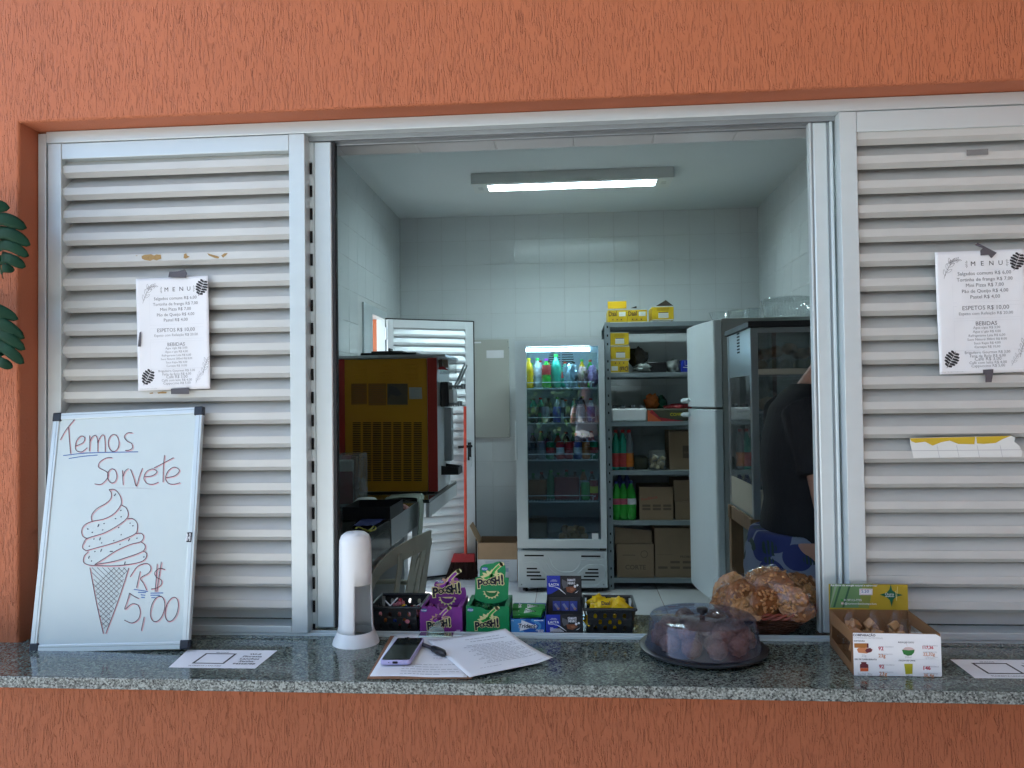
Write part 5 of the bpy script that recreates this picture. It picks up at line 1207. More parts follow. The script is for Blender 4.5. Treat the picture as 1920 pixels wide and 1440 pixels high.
# ---- electrical panel cover on the back wall
M['panel_cream'] = mat('cream_grey_steel_cover', (.46, .48, .44), .45, .1, var=.05, vs=3)
A_ = Py(889, 637, 4.87); B_ = Py(957, 820, 4.87)
ep = thing('electrical_panel', 'flat cream metal electrical panel cover on the tiled wall', 'electrical panel', ((A_.x + B_.x) / 2, 4.87, B_.z))
part('cover', 'panel_cream', ep, [(A_.x, B_.x - .004, 4.872, 4.9, B_.z, A_.z)], .003); part('backbox', 'panel_cream', ep, [(A_.x + .01, B_.x + .008, 4.885, 4.9, B_.z - .006, A_.z + .004)], .002) if 0 else None
A2 = Py(912, 657, 4.87); B2 = Py(944.5, 671, 4.87); part('paper_label', 'paper', ep, [(A2.x, B2.x, 4.8705, 4.8715, B2.z, A2.z)], 0)
A2 = Py(889.5, 641, 4.87); B2 = Py(902, 643.5, 4.87); part('tape_strip', 'paper', ep, [(A2.x, B2.x, 4.8705, 4.8715, B2.z, A2.z)], 0)
for u, v in ((952, 641), (953, 815), (954, 652)):
    p_ = Py(u, v, 4.87); b = MB(); b.tube([(p_.x, 4.8718, p_.z), (p_.x, 4.869, p_.z)], .005, 8); b.build('screw', 'alu_dark', ep)
# ---- inner worktop along the left wall
M['dark_granite'] = granite('dark_polished_granite', (.10, .10, .09), (.028, .028, .026), (.006, .006, .006), .10, 90)
M['steel'] = mat('brushed_steel', (.56, .60, .62), .3, .85, var=.06, vs=4, stretch=(1, 8, 1))
wt = thing('worktop', 'dark stone worktop along the left wall inside the shop', 'worktop', (-1.15, 1.5, 0))
part('slab', 'dark_granite', wt, [(XL + .003, -.862, .42, 2.40, .86, .90)], .002)
part('apron', 'dark_granite', wt, [(-.88, -.862, .42, 1.86, .765, .8595)], .001); part('apron', 'steel', wt, [(-.88, -.862, 1.863, 2.40, .765, .8595)], .001)
part('steel_edge', 'steel', wt, [(-.8615, -.858, 1.75, 2.40, .77, .899)], .001)
for yy in (.45, 2.30): part('support', 'tile', wt, [(XL + .003, -.92, yy, yy + .09, 0, .764)], .002)
part('lower_shelf', 'paint_white', wt, [(XL + .003, -.95, .54, 2.299, .30, .33)], .002)
tb = thing('machine_table', 'white table with a deep grey edge under the ice cream machine', 'table', (-1.15, 2.95, 0))
part('top', 'dark_granite', tb, [(XL + .003, -.803, 2.42, 3.45, .885, .905)], .001); M['edge_white'] = mat('grey_white_laminate', (.55, .59, .62), .4)
part('edge_band', 'edge_white', tb, [(-.822, -.802, 2.42, 3.45, .805, .8845)], .001)
for yy in (2.46, 3.36): part('leg', 'steel', tb, [(-1.10, -1.06, yy, yy + .04, 0, .8845)], .002); part('leg', 'steel', tb, [(-1.46, -1.42, yy, yy + .04, 0, .8845)], .002)
# ---- soft ice cream machine
M['mach_yellow'] = mat('mustard_powder_coat', (.56, .27, .006), .42, var=.1, vs=3); M['mach_red'] = mat('red_powder_coat', (.42, .035, .025), .4, var=.08)
zm = lambda x, y: (600 + x / 4.8, 660 + y / 4.8)
my = 2.72; mx0 = Py(631.5, 800, my).x; mx1 = Py(820, 800, my).x; mz0 = .91; mz1 = Py(720, 672, my).z; md = .50
im = thing('ice_cream_machine', 'mustard yellow and red soft ice cream machine on the table at left', 'ice cream machine', ((mx0 + mx1) / 2, my + md / 2, .905))
ya, yb2 = Py(647, 800, my).x, Py(802, 800, my).x
part('cabinet', 'steel', im, [(mx0 + .004, mx1 - .004, my + .006, my + md, mz0, mz1)], .003)
sp = part('side_panel', 'mach_yellow', im, [(ya, yb2 - .002, my - .002, my + .0055, mz0 + .006, mz1 - .004)], .0015)
part('corner_trim', 'mach_red', im, [(mx0, ya - .001, my - .004, my + .0055, mz0 + .004, mz1 - .002)], .002); part('corner_trim', 'mach_red', im, [(yb2 + .001, mx1, my - .004, my + .0055, mz0 + .004, mz1 - .002)], .002)
part('top_plate', 'steel', im, [(mx0 - .004, mx1 + .055, my - .008, my + md, mz1 + .0005, mz1 + .020)], .003)
for xx in (mx0 + .05, mx1 - .05):
    for yy in (my + .05, my + md - .05): b = MB(); b.lathe((xx, yy, .9055), [(.02, 0), (.02, .0045)], 12, cap=True); b.build('foot', 'rubber', im)
pn = Panel((0, my - .0022, 0), (1, 0, 0), (0, 0, 1))
M['vent_dark'] = mat('vent_slot_dark', (.012, .010, .006), .8)
for xa, xb in ((295, 366), (386, 460), (476, 551), (568, 641), (660, 731), (751, 823), (843, 916)):
    for k in range(33): pn.ppoly('vent_dark', [zm(xa, 633 + 16.2 * k), zm(xb, 633 + 16.2 * k), zm(xb, 641.5 + 16.2 * k), zm(xa, 641.5 + 16.2 * k)], .0005)
pn.flush(sp, 'vent_slots', 'stuff')
M['emboss'] = mat('mustard_louvre_shadow', (.26, .105, .003), .5)
for xa, xb in ((310, 420), (545, 650), (770, 880)):
    for k in range(5):
        p0_, p1_ = Py(*zm(xa, 116 + 31 * k), my), Py(*zm(xb, 116 + 31 * k), my)
        b = MB(); b.tube([(p0_.x, my - .0018, p0_.z), (p1_.x, my - .0018, p1_.z)], .0042, 6); b.build('louvre', 'mach_yellow', sp, smooth=True)
ink('tag_brown', (.27, .115, .01)); ink('tag_photo', (.10, .085, .05)); ink('tag_photo2', (.05, .05, .045)); ink('tag_white', (.42, .47, .45))
pn.ppoly('tag_brown', [zm(280, 285), zm(420, 283), zm(422, 470), zm(282, 475)], .0005); pn.ppoly('tag_brown', [zm(435, 283), zm(595, 283), zm(595, 480), zm(437, 480)], .0005)
for k in range(9):
    for xa, xb in ((288, 412), (445, 585)): pn.pstroke('tag_photo', [zm(xa, 300 + 19 * k), zm(xb - 30 * (k % 3 == 1), 300 + 19 * k)], .0018, .0009, False)
pn.ppoly('tag_photo', [zm(605, 285), zm(790, 285), zm(790, 475), zm(605, 475)], .0005); pn.ppoly('tag_photo2', [zm(620, 300), zm(690, 320), zm(740, 380), zm(700, 400), zm(640, 380), zm(610, 420)], .0009)
pn.ppoly('tag_white', [zm(800, 318), zm(915, 318), zm(920, 422), zm(805, 424)], .0005)
for k in range(5): pn.pstroke('ink_grey', [zm(815, 335 + 17 * k), zm(890 - 20 * (k % 2), 335 + 17 * k)], .001, .0009, False)
pn.flush(sp, 'sticker')
# lid, dispensing head, levers, sign, drip tray
lidx0, lidx1 = Py(686, 660, my + .25).x, Py(788, 660, my + .25).x; lzb = mz1 + .0205
lid = part('hopper_lid', 'black_plastic', im, [(lidx0, lidx1, my + .12, my + .38, lzb, lzb + .022)], .006)
part('lid_step', 'black_plastic', lid, [(lidx0 + .06, lidx1 - .09, my + .15, my + .35, lzb + .0222, lzb + .034)], .004); part('lid_grip', 'black_plastic', lid, [(lidx0 + .155, lidx1 - .185, my + .2, my + .3, lzb + .0342, lzb + .056)], .006)
yh_ = my + .22
def Q2(x, y): return Py(*zm(x, y), yh_)
a = Q2(1070, 272); c_ = Q2(1174, 492); part('dispensing_head', 'black_plastic', im, [(mx1 - .003, c_.x, yh_ - .09, yh_ + .09, c_.z, a.z)], .006)
a = Q2(1176, 340); c_ = Q2(1220, 455); M['nozzle'] = mat('clear_white_plastic', (.62, .66, .66), .3); part('nozzle_block', 'nozzle', im, [(a.x, c_.x, yh_ - .08, yh_ + .08, c_.z, a.z)], .004)
for dy_ in (-.055, .055):
    p0_, p1_ = Q2(1215, 325), Q2(1313, 112); b = MB(); b.tube([(p0_.x, yh_ + dy_, p0_.z), (p0_.x + (p1_.x - p0_.x) * .5, yh_ + dy_, p0_.z + (p1_.z - p0_.z) * .45), (p1_.x, yh_ + dy_, p1_.z)], [.008, .012, .009], 8, flat=.6); b.build('lever', 'steel', im, smooth=True)
    for yv, x2 in ((308, 1300), (465, 1268)):
        p0_, p1_ = Q2(1150, yv), Q2(x2, yv); b = MB(); b.tube([(p0_.x, yh_ + dy_, p0_.z), (p1_.x - .012, yh_ + dy_, p1_.z)], .007, 8); b.tube([(p1_.x - .012, yh_ + dy_, p1_.z), (p1_.x, yh_ + dy_, p1_.z)], .017, 10); b.tube([((p0_.x + p1_.x) / 2, yh_ + dy_, p1_.z), ((p0_.x + p1_.x) / 2 + .008, yh_ + dy_, p1_.z)], .016, 10); b.build('wing_knob', 'alu_dark', im, smooth=True)
a = Q2(1055, 62); c_ = Q2(1258, 205); M['acrylic_sign'] = glass('clear_acrylic_sign', (.86, .88, .88), .08, .08, .25)
sg = part('acrylic_sign', 'acrylic_sign', im, [(mx1 + .002, c_.x, yh_ - .14, yh_ - .135, c_.z, a.z)], 0)
pn = Panel((0, yh_ - .1405, 0), (1, 0, 0), (0, 0, 1)); ink('sign_face', (.30, .22, .17)); ink('sign_hair', (.10, .06, .04)); ink('sign_red', (.42, .02, .03))
f_ = lambda *p: [zm(*q_) for q_ in p]
pn.ppoly('sign_hair', f_((1062, 70), (1100, 64), (1105, 130), (1070, 150)), .0005); pn.ppoly('sign_face', f_((1100, 66), (1150, 68), (1155, 140), (1110, 145)), .0005); pn.ppoly('sign_red', f_((1060, 140), (1110, 130), (1160, 165), (1120, 160), (1065, 158)), .0009); pn.flush(sg, 'picture')
a = Q2(1066, 500); c_ = Q2(1115, 1255); part('front_panel', 'edge_white', im, [(mx1 - .0025, c_.x, my + .02, my + md - .02, mz0 + .004, a.z)], .002)
a = Q2(1122, 500); c_ = Q2(1174, 985); part('front_column', 'alu_dark', im, [(c_.x - .045, c_.x, yh_ + .05, yh_ + .13, c_.z, a.z)], .003)
tz = Q2(1170, 1050).z; tx0 = Q2(1070, 1050).x; tx1 = Q2(1265, 1050).x
tray = MB()
for bx in ((tx0, tx1, yh_ - .09, yh_ + .09, tz - .03, tz - .025), (tx0, tx0 + .004, yh_ - .09, yh_ + .09, tz - .0249, tz + .03), (tx1 - .004, tx1, yh_ - .09, yh_ + .09, tz - .0249, tz + .012)): tray.box(*bx)
for yy in (yh_ - .09, yh_ + .086): tray.hexa([(tx0 + .0041, yy, tz - .0249), (tx1 - .0041, yy, tz - .0249), (tx1 - .0041, yy + .004, tz - .0249), (tx0 + .0041, yy + .004, tz - .0249), (tx0 + .0041, yy, tz + .03), (tx1 - .0041, yy, tz + .012), (tx1 - .0041, yy + .004, tz + .012), (tx0 + .0041, yy + .004, tz + .03)])
tray.build('drip_tray', 'black_plastic', im)
# ---- things on the worktop
M['jar_clear'] = glass('clear_plastic_jar', (.82, .86, .86), .08, .08, .22); ink('jar_red', (.30, .03, .05)); ink('jar_wood', (.25, .15, .09)); M['white_lid'] = mat('milky_white_plastic', (.55, .60, .58), .4)
zk = lambda x, y: (600 + x / 4.8, 800 + y / 4.8)
jy = 2.12
A_ = Py(*zk(140, 580), jy); B_ = Py(*zk(352, 250), jy)
jar = thing('storage_tub', 'clear plastic tub of red and white packets at the left end of the worktop', 'tub', ((A_.x + B_.x) / 2, jy, .90))
x0, x1, z1_ = A_.x, B_.x, B_.z
b = MB()
for bx in ((x0, x1, jy, jy + .0025, .9005, z1_), (x0, x1, jy + .16, jy + .1625, .9005, z1_), (x0, x0 + .0025, jy + .0026, jy + .1599, .9005, z1_), (x1 - .0025, x1, jy + .0026, jy + .1599, .9005, z1_)): b.box(*bx)
b.build('tub_wall', 'jar_clear', jar)
part('packet', 'white_lid', jar, [(x0 + .01, x0 + .085, jy + .02, jy + .06, .901, z1_ - .03)], .008); part('packet', 'jar_red', jar, [(x0 + .012, x0 + .088, jy + .012, jy + .018, .92, z1_ - .09)], .002); part('packet', 'jar_red', jar, [(x0 + .012, x0 + .06, jy + .07, jy + .12, .901, z1_ - .01)], .006); part('packet', 'jar_wood', jar, [(x1 - .06, x1 - .03, jy + .05, jy + .09, .901, z1_ - .015)], .004)
c_ = Py(*zk(415, 560), 2.1); bw = thing('white_bowl', 'upturned white plastic bowl beside the storage tub', 'bowl', (c_.x, 2.1, .90))
b = MB(); b.lathe((c_.x, 2.1, .9005), [(.078, 0), (.076, .012), (.066, .036), (.046, .054), (.0, .060)], 28); b.build('shell', 'white_lid', bw, smooth=True, solid=.003)
o = MB(); M['bag_film'] = glass('crumpled_clear_bag', (.88, .9, .9), .2, .12, .3); o.blob((c_.x - .045, 2.14, 1.0), (.035, .03, .055), 4, .5, 3, fr=2.6); tag(o.build('plastic_bag', 'bag_film', smooth=True, ang=30), 'crumpled clear plastic bag behind the white bowl', 'bag')
A_ = Py(*zk(175, 770), 1.72); B_ = Py(*zk(600, 575), 1.72)
part_ = MB(); part_.box(A_.x, B_.x, 1.72, 2.05, .9005, .968)
dt = thing('baking_tray', 'black baking tray on the dark worktop', 'tray', ((A_.x + B_.x) / 2, 1.9, .90))
x0, x1 = A_.x + .02, B_.x + .02
for bx, nm in (((x0, x1, 1.70, 1.98, .9008, .904), 'tray_floor'), ((x0, x1, 1.70, 1.704, .9042, .962), 'tray_wall'), ((x0, x1, 1.976, 1.98, .9042, .962), 'tray_wall'), ((x0, x0 + .004, 1.7045, 1.9755, .9042, .962), 'tray_wall'), ((x1 - .004, x1, 1.7045, 1.9755, .9042, .962), 'tray_wall')): part(nm, 'black_plastic', dt, [bx], .001)
M['pink_plastic'] = mat('pale_pink_plastic', (.50, .25, .23), .45)
b = MB(); b.tube([Pz(*zk(*q_), .907) for q_ in ((600, 745), (612, 712), (650, 702), (700, 700), (750, 706), (785, 725), (775, 742), (740, 728), (690, 722), (645, 728), (625, 745))], [.006, .010, .012, .012, .012, .010, .006, .008, .008, .008, .006], 8, flat=.5); tag(b.build('plastic_grip', 'pink_plastic', smooth=True), 'pale pink plastic gripper lying on the worktop', 'utensil')
M['towel'] = mat('pale_green_towel', (.36, .42, .36), .9, var=.12, vs=40, bump=.6, bs=140)
tw = MB()
tp = [Pz(*zk(620, 640), .905), Pz(*zk(760, 632), .905), Pz(*zk(900, 635), .906), Vector((-.846, 2.40, .897)), Vector((-.838, 2.36, .84)), Vector((-.838, 2.33, .76)), Vector((-.842, 2.31, .69)), Vector((-.840, 2.30, .655))]
def tf(i, j):
    k = i * (len(tp) - 1); a_ = int(min(k, len(tp) - 2)); p_ = tp[a_].lerp(tp[a_ + 1], k - a_); w_ = .10
    return p_ + Vector((0, (j - .5) * w_ * 2 * (1 - .35 * i), 0)) + Vector((.006 * math.sin(9 * j + 3 * i) * (i > .4), 0, .006 * abs(math.sin(6 * j + 8 * i)) * (i < .45) + .001))
tw.grid(tf, 40, 10); tag(tw.build('hand_towel', 'towel', smooth=True, solid=.004, offs=1, ang=80), 'pale green towel hanging over the worktop edge', 'towel')
M['blue_cloth'] = mat('navy_blue_cloth', (.012, .025, .14), .9, var=.3, vs=30, bump=.6)
b = MB(); P4_ = [Pz(*zk(*q_), .903) for q_ in ((290, 905), (480, 900), (640, 815), (430, 800))]
b.grid(lambda i, j: P4_[0].lerp(P4_[1], i).lerp(P4_[3].lerp(P4_[2], i), j) + Vector((0, 0, .004 + .012 * abs(noise.noise(Vector((i * 3, j * 3, 1)))))), 20, 20); tag(b.build('cleaning_cloth', 'blue_cloth', smooth=True, ang=80), 'navy blue cloth spread on the worktop', 'cloth')
M['yellow_cord'] = mat('yellow_green_cord', (.34, .34, .03), .6)
b = MB(); b.tube(smoothline([tuple(Pz(*zk(*q_), .908)) for q_ in ((320, 915), (350, 905), (400, 925), (440, 935), (480, 900), (500, 905), (495, 925), (450, 940))], 6), .0035, 6); tag(b.build('cord_loop', 'yellow_cord', smooth=True), 'thin yellow cord loop at the worktop edge', 'cord')
# ---- plastic chair
M['chair_beige'] = mat('khaki_monobloc_plastic', (.50, .50, .41), .42, var=.05)
ch = thing('plastic_chair', 'beige monobloc plastic chair tucked beside the worktop', 'chair', (-.86, 1.23, 0))
bn = Vector((-.745, 1.0, 0)); bf = Vector((-.65, 1.47, 0)); ax_ = (bf - bn).normalized(); fw = Vector((-ax_.y, ax_.x, 0)); CWd = (bf - bn).length
def cp(s_, f_, z): return bn + ax_ * (s_ * CWd) + fw * f_ + Vector((0, 0, z))
lean = lambda z: -.10 * max(0, (z - .44)) / .44
# top rail: an arc, bowed back
pts = [cp(s_, lean(z) + .10 * (abs(2 * s_ - 1) ** 2.2), z) for s_, z in ((.0, .60), (.0, .72), (.03, .80), (.12, .855), (.3, .885), (.5, .893), (.7, .885), (.88, .855), (.97, .80), (1.0, .72), (1.0, .60))]
b = MB()
def ribbon3(b, pts, wd, th, upv):
    rs = []
    for i, p_ in enumerate(pts):
        d = (pts[min(i + 1, len(pts) - 1)] - pts[max(0, i - 1)]).normalized(); nn = fw; s_ = d.cross(nn).normalized()
        w_ = wd[i] if isinstance(wd, list) else wd
        rs.append([p_ - s_ * w_ - nn * th, p_ + s_ * w_ - nn * th, p_ + s_ * w_ + nn * th, p_ - s_ * w_ + nn * th])
    b.rings(rs)
pts2 = [Vector(p_) for p_ in smoothline([tuple(p_) for p_ in pts], 4)]
ribbon3(b, pts2, .034, .004, None); b.build('back_frame', 'chair_beige', ch, smooth=True, ang=50)
for s_ in (.2, .36, .52, .68, .84):
    b = MB(); pp = [cp(s_, lean(z) + .10 * (abs(2 * s_ - 1) ** 2.2) * (z - .4) / .5, z) for z in (.425, .55, .68, .80, .87)]; ribbon3(b, pp, [.026, .022, .020, .020, .024], .003, None); b.build('back_slat', 'chair_beige', ch, smooth=True, ang=50)
b = MB(); b.grid(lambda i, j: cp(.02 + .96 * i, .005 + .41 * j, .432 - .022 * math.sin(math.pi * i) * math.sin(math.pi * j) + .012 * j), 12, 12); b.build('seat', 'chair_beige', ch, smooth=True, solid=.006, ang=80)
for s_, f_, ds, df in ((.04, .02, -.05, -.04), (.96, .02, .05, -.04), (.04, .40, -.05, .03), (.96, .40, .05, .03)):
    b = MB(); b.tube([cp(s_, f_, .432), cp(s_ + ds * .5, f_ + df * .5, .22), cp(s_ + ds, f_ + df, .0)], [.03, .026, .020], 8, flat=.55); b.build('leg', 'chair_beige', ch, smooth=True)
for s_ in (-.01, 1.01):
    b = MB(); ribbon = [cp(s_, lean(.68) + .10, .66), cp(s_, .14, .665), cp(s_, .30, .65), cp(s_, .40, .60), cp(s_, .42, .44)]; b.tube(ribbon, .018, 8, flat=.6); b.build('armrest', 'chair_beige', ch, smooth=True)
# ---- broom
M['broom_red'] = mat('red_orange_broom_plastic', (.62, .07, .04), .35); M['broom_head'] = mat('red_broom_block', (.36, .025, .03), .4); M['bristle'] = mat('brown_broom_bristles', (.05, .022, .018), .8, var=.5, vs=120)
by = 4.44; p_t = Py(870.5, 762, by); p_b = Py(873, 1042, by)
br_ = thing('broom', 'red broom standing upright in front of the louvred door', 'broom', (p_b.x, by, 0))
b = MB(); b.tube([(p_b.x, by, p_b.z - .01), (p_t.x, by + .04, p_t.z)], .0125, 12); b.build('handle', 'broom_red', br_, smooth=True)
f_ = lambda u, v: Py(u, v, by); z0b, z1b = f_(870, 1053).z, f_(870, 1038).z
xa, xb, xc_, xd = f_(846, 1053).x, f_(891, 1053).x, f_(851, 1039).x, f_(890, 1039).x
b = MB(); b.hexa([(xa, by - .03, z0b), (xb, by - .03, z0b), (xb, by + .03, z0b), (xa, by + .03, z0b), (xc_, by - .022, z1b), (xd, by - .022, z1b), (xd, by + .022, z1b), (xc_, by + .022, z1b)]); b.build('head_block', 'broom_head', br_, bevel=.004)
b = MB(); rnd = random.Random(2)
for k in range(520):
    s_ = rnd.random(); t_ = rnd.uniform(-1, 1); x_t = xa + (xb - xa) * s_; x_b = f_(835, 1080).x + (f_(896, 1080).x - f_(835, 1080).x) * s_ + rnd.uniform(-.006, .006)
    b.tube([(x_t, by + .024 * t_, z0b), ((x_t + x_b) / 2, by + .03 * t_, (z0b + .01) * .5), (x_b, by + .042 * t_ - .0, rnd.uniform(.002, .012))], [.0026, .0024, .0016], 3)
b.build('bristles', 'bristle', br_, kind='stuff')
# ---- open cardboard box on the floor
M['carton'] = card('brown_carton', (.36, .24, .14)); M['carton_white'] = card('white_carton_face', (.60, .62, .63)); M['carton_in'] = card('brown_carton_inside', (.24, .15, .085))
cy_ = 4.33; A_ = Py(896, 1090, cy_); B_ = Py(969, 1018, cy_); x0, x1, zt_ = A_.x, B_.x, B_.z; dp = .25
cb = thing('open_carton', 'open cardboard carton with a white lower face on the floor beside the cooler', 'carton', ((x0 + x1) / 2, cy_, 0))
zmid = Py(930, 1049, cy_).z
part('front_face', 'carton_white', cb, [(x0, x1, cy_, cy_ + .004, .001, zmid)], 0); part('front_face', 'carton', cb, [(x0, x1, cy_, cy_ + .004, zmid + .0002, zt_)], 0)
part('side_face', 'carton', cb, [(x0, x0 + .004, cy_ + .0042, cy_ + dp, .001, zt_)], 0); part('side_face', 'carton', cb, [(x1 - .004, x1, cy_ + .0042, cy_ + dp, .001, zt_)], 0); part('back_face', 'carton_in', cb, [(x0 + .0042, x1 - .0042, cy_ + dp - .004, cy_ + dp, .001, zt_ + .01)], 0)
part('bottom_face', 'carton_in', cb, [(x0 + .0042, x1 - .0042, cy_ + .0042, cy_ + dp - .0042, .001, .005)], 0)
b = MB(); p_ = Py(881, 985, cy_ + .05); q_ = Py(896, 1017, cy_); b.hexa([(x0, cy_ + .02, zt_), (x0 + .004, cy_ + .02, zt_), (x0 + .004, cy_ + dp - .01, zt_), (x0, cy_ + dp - .01, zt_), (p_.x, cy_ + .03, p_.z), (p_.x + .004, cy_ + .03, p_.z), (p_.x + .004, cy_ + dp - .02, p_.z), (p_.x, cy_ + dp - .02, p_.z)]); b.build('flap', 'carton', cb)
ink('carton_blue', (.33, .42, .52)); pn = Panel((x0, cy_ - .0003, .001), (1, 0, 0), (0, 0, 1)); W = x1 - x0
for k in range(5): pn.rect('carton_blue', W * .2, zmid * (.9 - .04 * k), W * (.8 - .1 * (k % 2)), zmid * (.915 - .04 * k))
pn.rect('carton_blue', W * .68, zmid * .45, W * .78, zmid * .62); pn.flush(cb, 'print')
# ============================================================ INSIDE THE SHOP, RIGHT SIDE
# ---- beverage cooler
M['cooler_grey'] = mat('light_grey_cooler_paint', (.58, .64, .67), .38, var=.03)
M['cooler_in'] = mat('cooler_liner', (.24, .33, .37), .4, var=.03)
M['cooler_glass'] = glass('cooler_door_glass', (.72, .85, .93), .005, .12)
M['cooler_tube'] = mat('lit_cooler_tube', (.75, .93, 1.0), .5, var=0, emit=13.0)
M['wire'] = mat('white_coated_wire', (.6, .66, .68), .35)
y0 = 4.0; x0 = Py(970.5, 1060, y0).x; x1 = Py(1139, 1060, y0).x; zt_ = Py(1055, 638, y0).z; zd = Py(1055, 1028, y0).z; yb_ = 4.62
co = thing('beverage_cooler', 'tall glass-door beverage cooler lit by a tube, against the tiled wall', 'cooler', ((x0 + x1) / 2, y0, 0))
T = .035
part('side_wall', 'cooler_grey', co, [(x0, x0 + T, y0 + .055, yb_, .035, zt_)], .004); part('side_wall', 'cooler_grey', co, [(x1 - T, x1, y0 + .055, yb_, .035, zt_)], .004)
part('top_wall', 'cooler_grey', co, [(x0 + T + .0002, x1 - T - .0002, y0 + .055, yb_, zt_ - .03, zt_)], .003); part('back_wall', 'cooler_in', co, [(x0 + T + .0002, x1 - T - .0002, yb_ - .03, yb_, .036, zt_ - .0302)], 0)
part('bottom_deck', 'cooler_in', co, [(x0 + T + .0002, x1 - T - .0002, y0 + .06, yb_ - .0302, zd - .03, zd + .02)], 0)
gx0, gx1 = Py(986, 800, y0).x, Py(1126, 800, y0).x; gz0, gz1 = Py(1055, 1012, y0).z, Py(1055, 649, y0).z
b = MB()
for bx in ((x0, gx0, y0, y0 + .05, zd, zt_), (gx1, x1, y0, y0 + .05, zd, zt_), (gx0, gx1, y0 + .0005, y0 + .05, gz1, zt_), (gx0, gx1, y0 + .0005, y0 + .05, zd, gz0)): b.box(*bx)
df = b.build('door_frame', 'cooler_grey', co)
b = MB()
for xx, wd in ((gx0, .008), (gx1 - .008, .008)): b.box(xx, xx + wd, y0 + .002, y0 + .03, gz0, gz1)
b.build('gasket_bead', 'alu', df)
part('glass_pane', 'cooler_glass', co, [(gx0 + .0085, gx1 - .0085, y0 + .022, y0 + .026, gz0 + .0005, gz1 - .0005)], 0)
hz0, hz1 = Py(973, 862, y0).z, Py(973, 790, y0).z
part('grip_handle', 'alu', co, [(x0 - .004, x0 + .010, y0 - .012, y0 - .0005, hz0, hz1)], .003)
part('latch', 'black_plastic', co, [(x1 - .055, x1 - .005, y0 + .01, y0 + .045, zd - .016, zd - .001)], .002)
b = MB(); b.tube([(gx0 + .006, y0 + .10, Py(990, 656.5, y0 + .10).z), (Py(1105, 654, y0 + .1).x, y0 + .10, Py(1105, 655.5, y0 + .10).z)], .0125, 12); b.build('lamp_tube', 'cooler_tube', co, smooth=True)
part('lamp_socket', 'cooler_grey', co, [(Py(1107, 654, y0 + .1).x, gx1 - .01, y0 + .08, y0 + .12, gz1 - .045, gz1 - .004)], .002)
# fan grille on the back wall
cxg, czg = Py(1052, 674, yb_ - .03).x, Py(1052, 674, yb_ - .03).z
for k in range(11):
    zz = -.095 + .019 * k; hw = math.sqrt(max(.0001, .105 ** 2 - zz * zz))
    for s_ in (-1, 1): b = MB(); b.box(cxg + (.006 if s_ > 0 else -hw), cxg + (hw if s_ > 0 else -.006), yb_ - .0315, yb_ - .0305, czg + zz - .004, czg + zz + .004); b.build('fan_slot', 'dark_slot', co)
# lower grille
lz0, lz1 = Py(1055, 1106, y0).z + .028, zd - .022
pnl = part('kick_panel', 'cooler_grey', co, [(x0, x1, y0 + .012, y0 + .05, .035, lz1)], .006)
zc_ = lambda x, y: (940 + x / 4.8, 820 + y / 4.8)
pg = lambda x, y: Py(*zc_(x, y), y0 + .012)
for xa, xb, yy in ((208, 382, 1064), (718, 892, 1070), (228, 322, 1181), (228, 348, 1213), (228, 360, 1245), (262, 395, 1277), (778, 873, 1189), (755, 875, 1220), (742, 877, 1252), (718, 845, 1282)):
    a, c_ = pg(xa, yy), pg(xb, yy); b = MB(); b.box(a.x, c_.x, y0 + .0105, y0 + .0118, a.z - .0055, a.z + .0055); b.build('vent_slot', 'dark_slot', pnl)
for pts in ([(180, 1098), (205, 1098), (360, 1098), (410, 1140), (440, 1190), (500, 1235)], [(405, 1060), (435, 1100), (455, 1150), (510, 1200), (590, 1215), (660, 1200), (700, 1150), (715, 1110), (740, 1100), (890, 1100), (915, 1085), (918, 1060), (900, 1040)], [(200, 1130), (300, 1125), (350, 1160), (385, 1215), (440, 1255)], [(690, 1225), (740, 1180), (780, 1150), (900, 1150), (928, 1175), (930, 1270), (880, 1310), (855, 1330), (700, 1330)], [(165, 1180), (165, 1290), (200, 1320), (260, 1360)]):
    q_ = [pg(*p_) for p_ in pts]; b = MB(); b.tube([(p_[0], y0 + .0115, p_[2]) for p_ in smoothline([tuple(r_) for r_ in q_], 5)], .0045, 6); b.build('pressed_rib', 'cooler_grey', pnl, smooth=True)
for xx in (x0 + .05, x1 - .05):
    for yy in (y0 + .08, yb_ - .05): b = MB(); b.lathe((xx, yy, 0), [(.02, 0), (.02, .0345)], 12, cap=True); b.build('foot', 'black_plastic', co)
for u, v in ((978, 1096), (1132, 1096)):
    p_ = Py(u, v, y0 + .01); b = MB(); b.tube([(p_.x, y0 + .0118, p_.z), (p_.x, y0 + .009, p_.z)], .006, 8); b.build('screw', 'alu_dark', pnl)
part('code_sticker', 'paper', co, [(Py(1110, 1005, y0).x, Py(1122, 1005, y0).x, y0 + .0205, y0 + .0215, Py(1110, 1013, y0).z, Py(1110, 1001, y0).z)], 0)
SHV = []
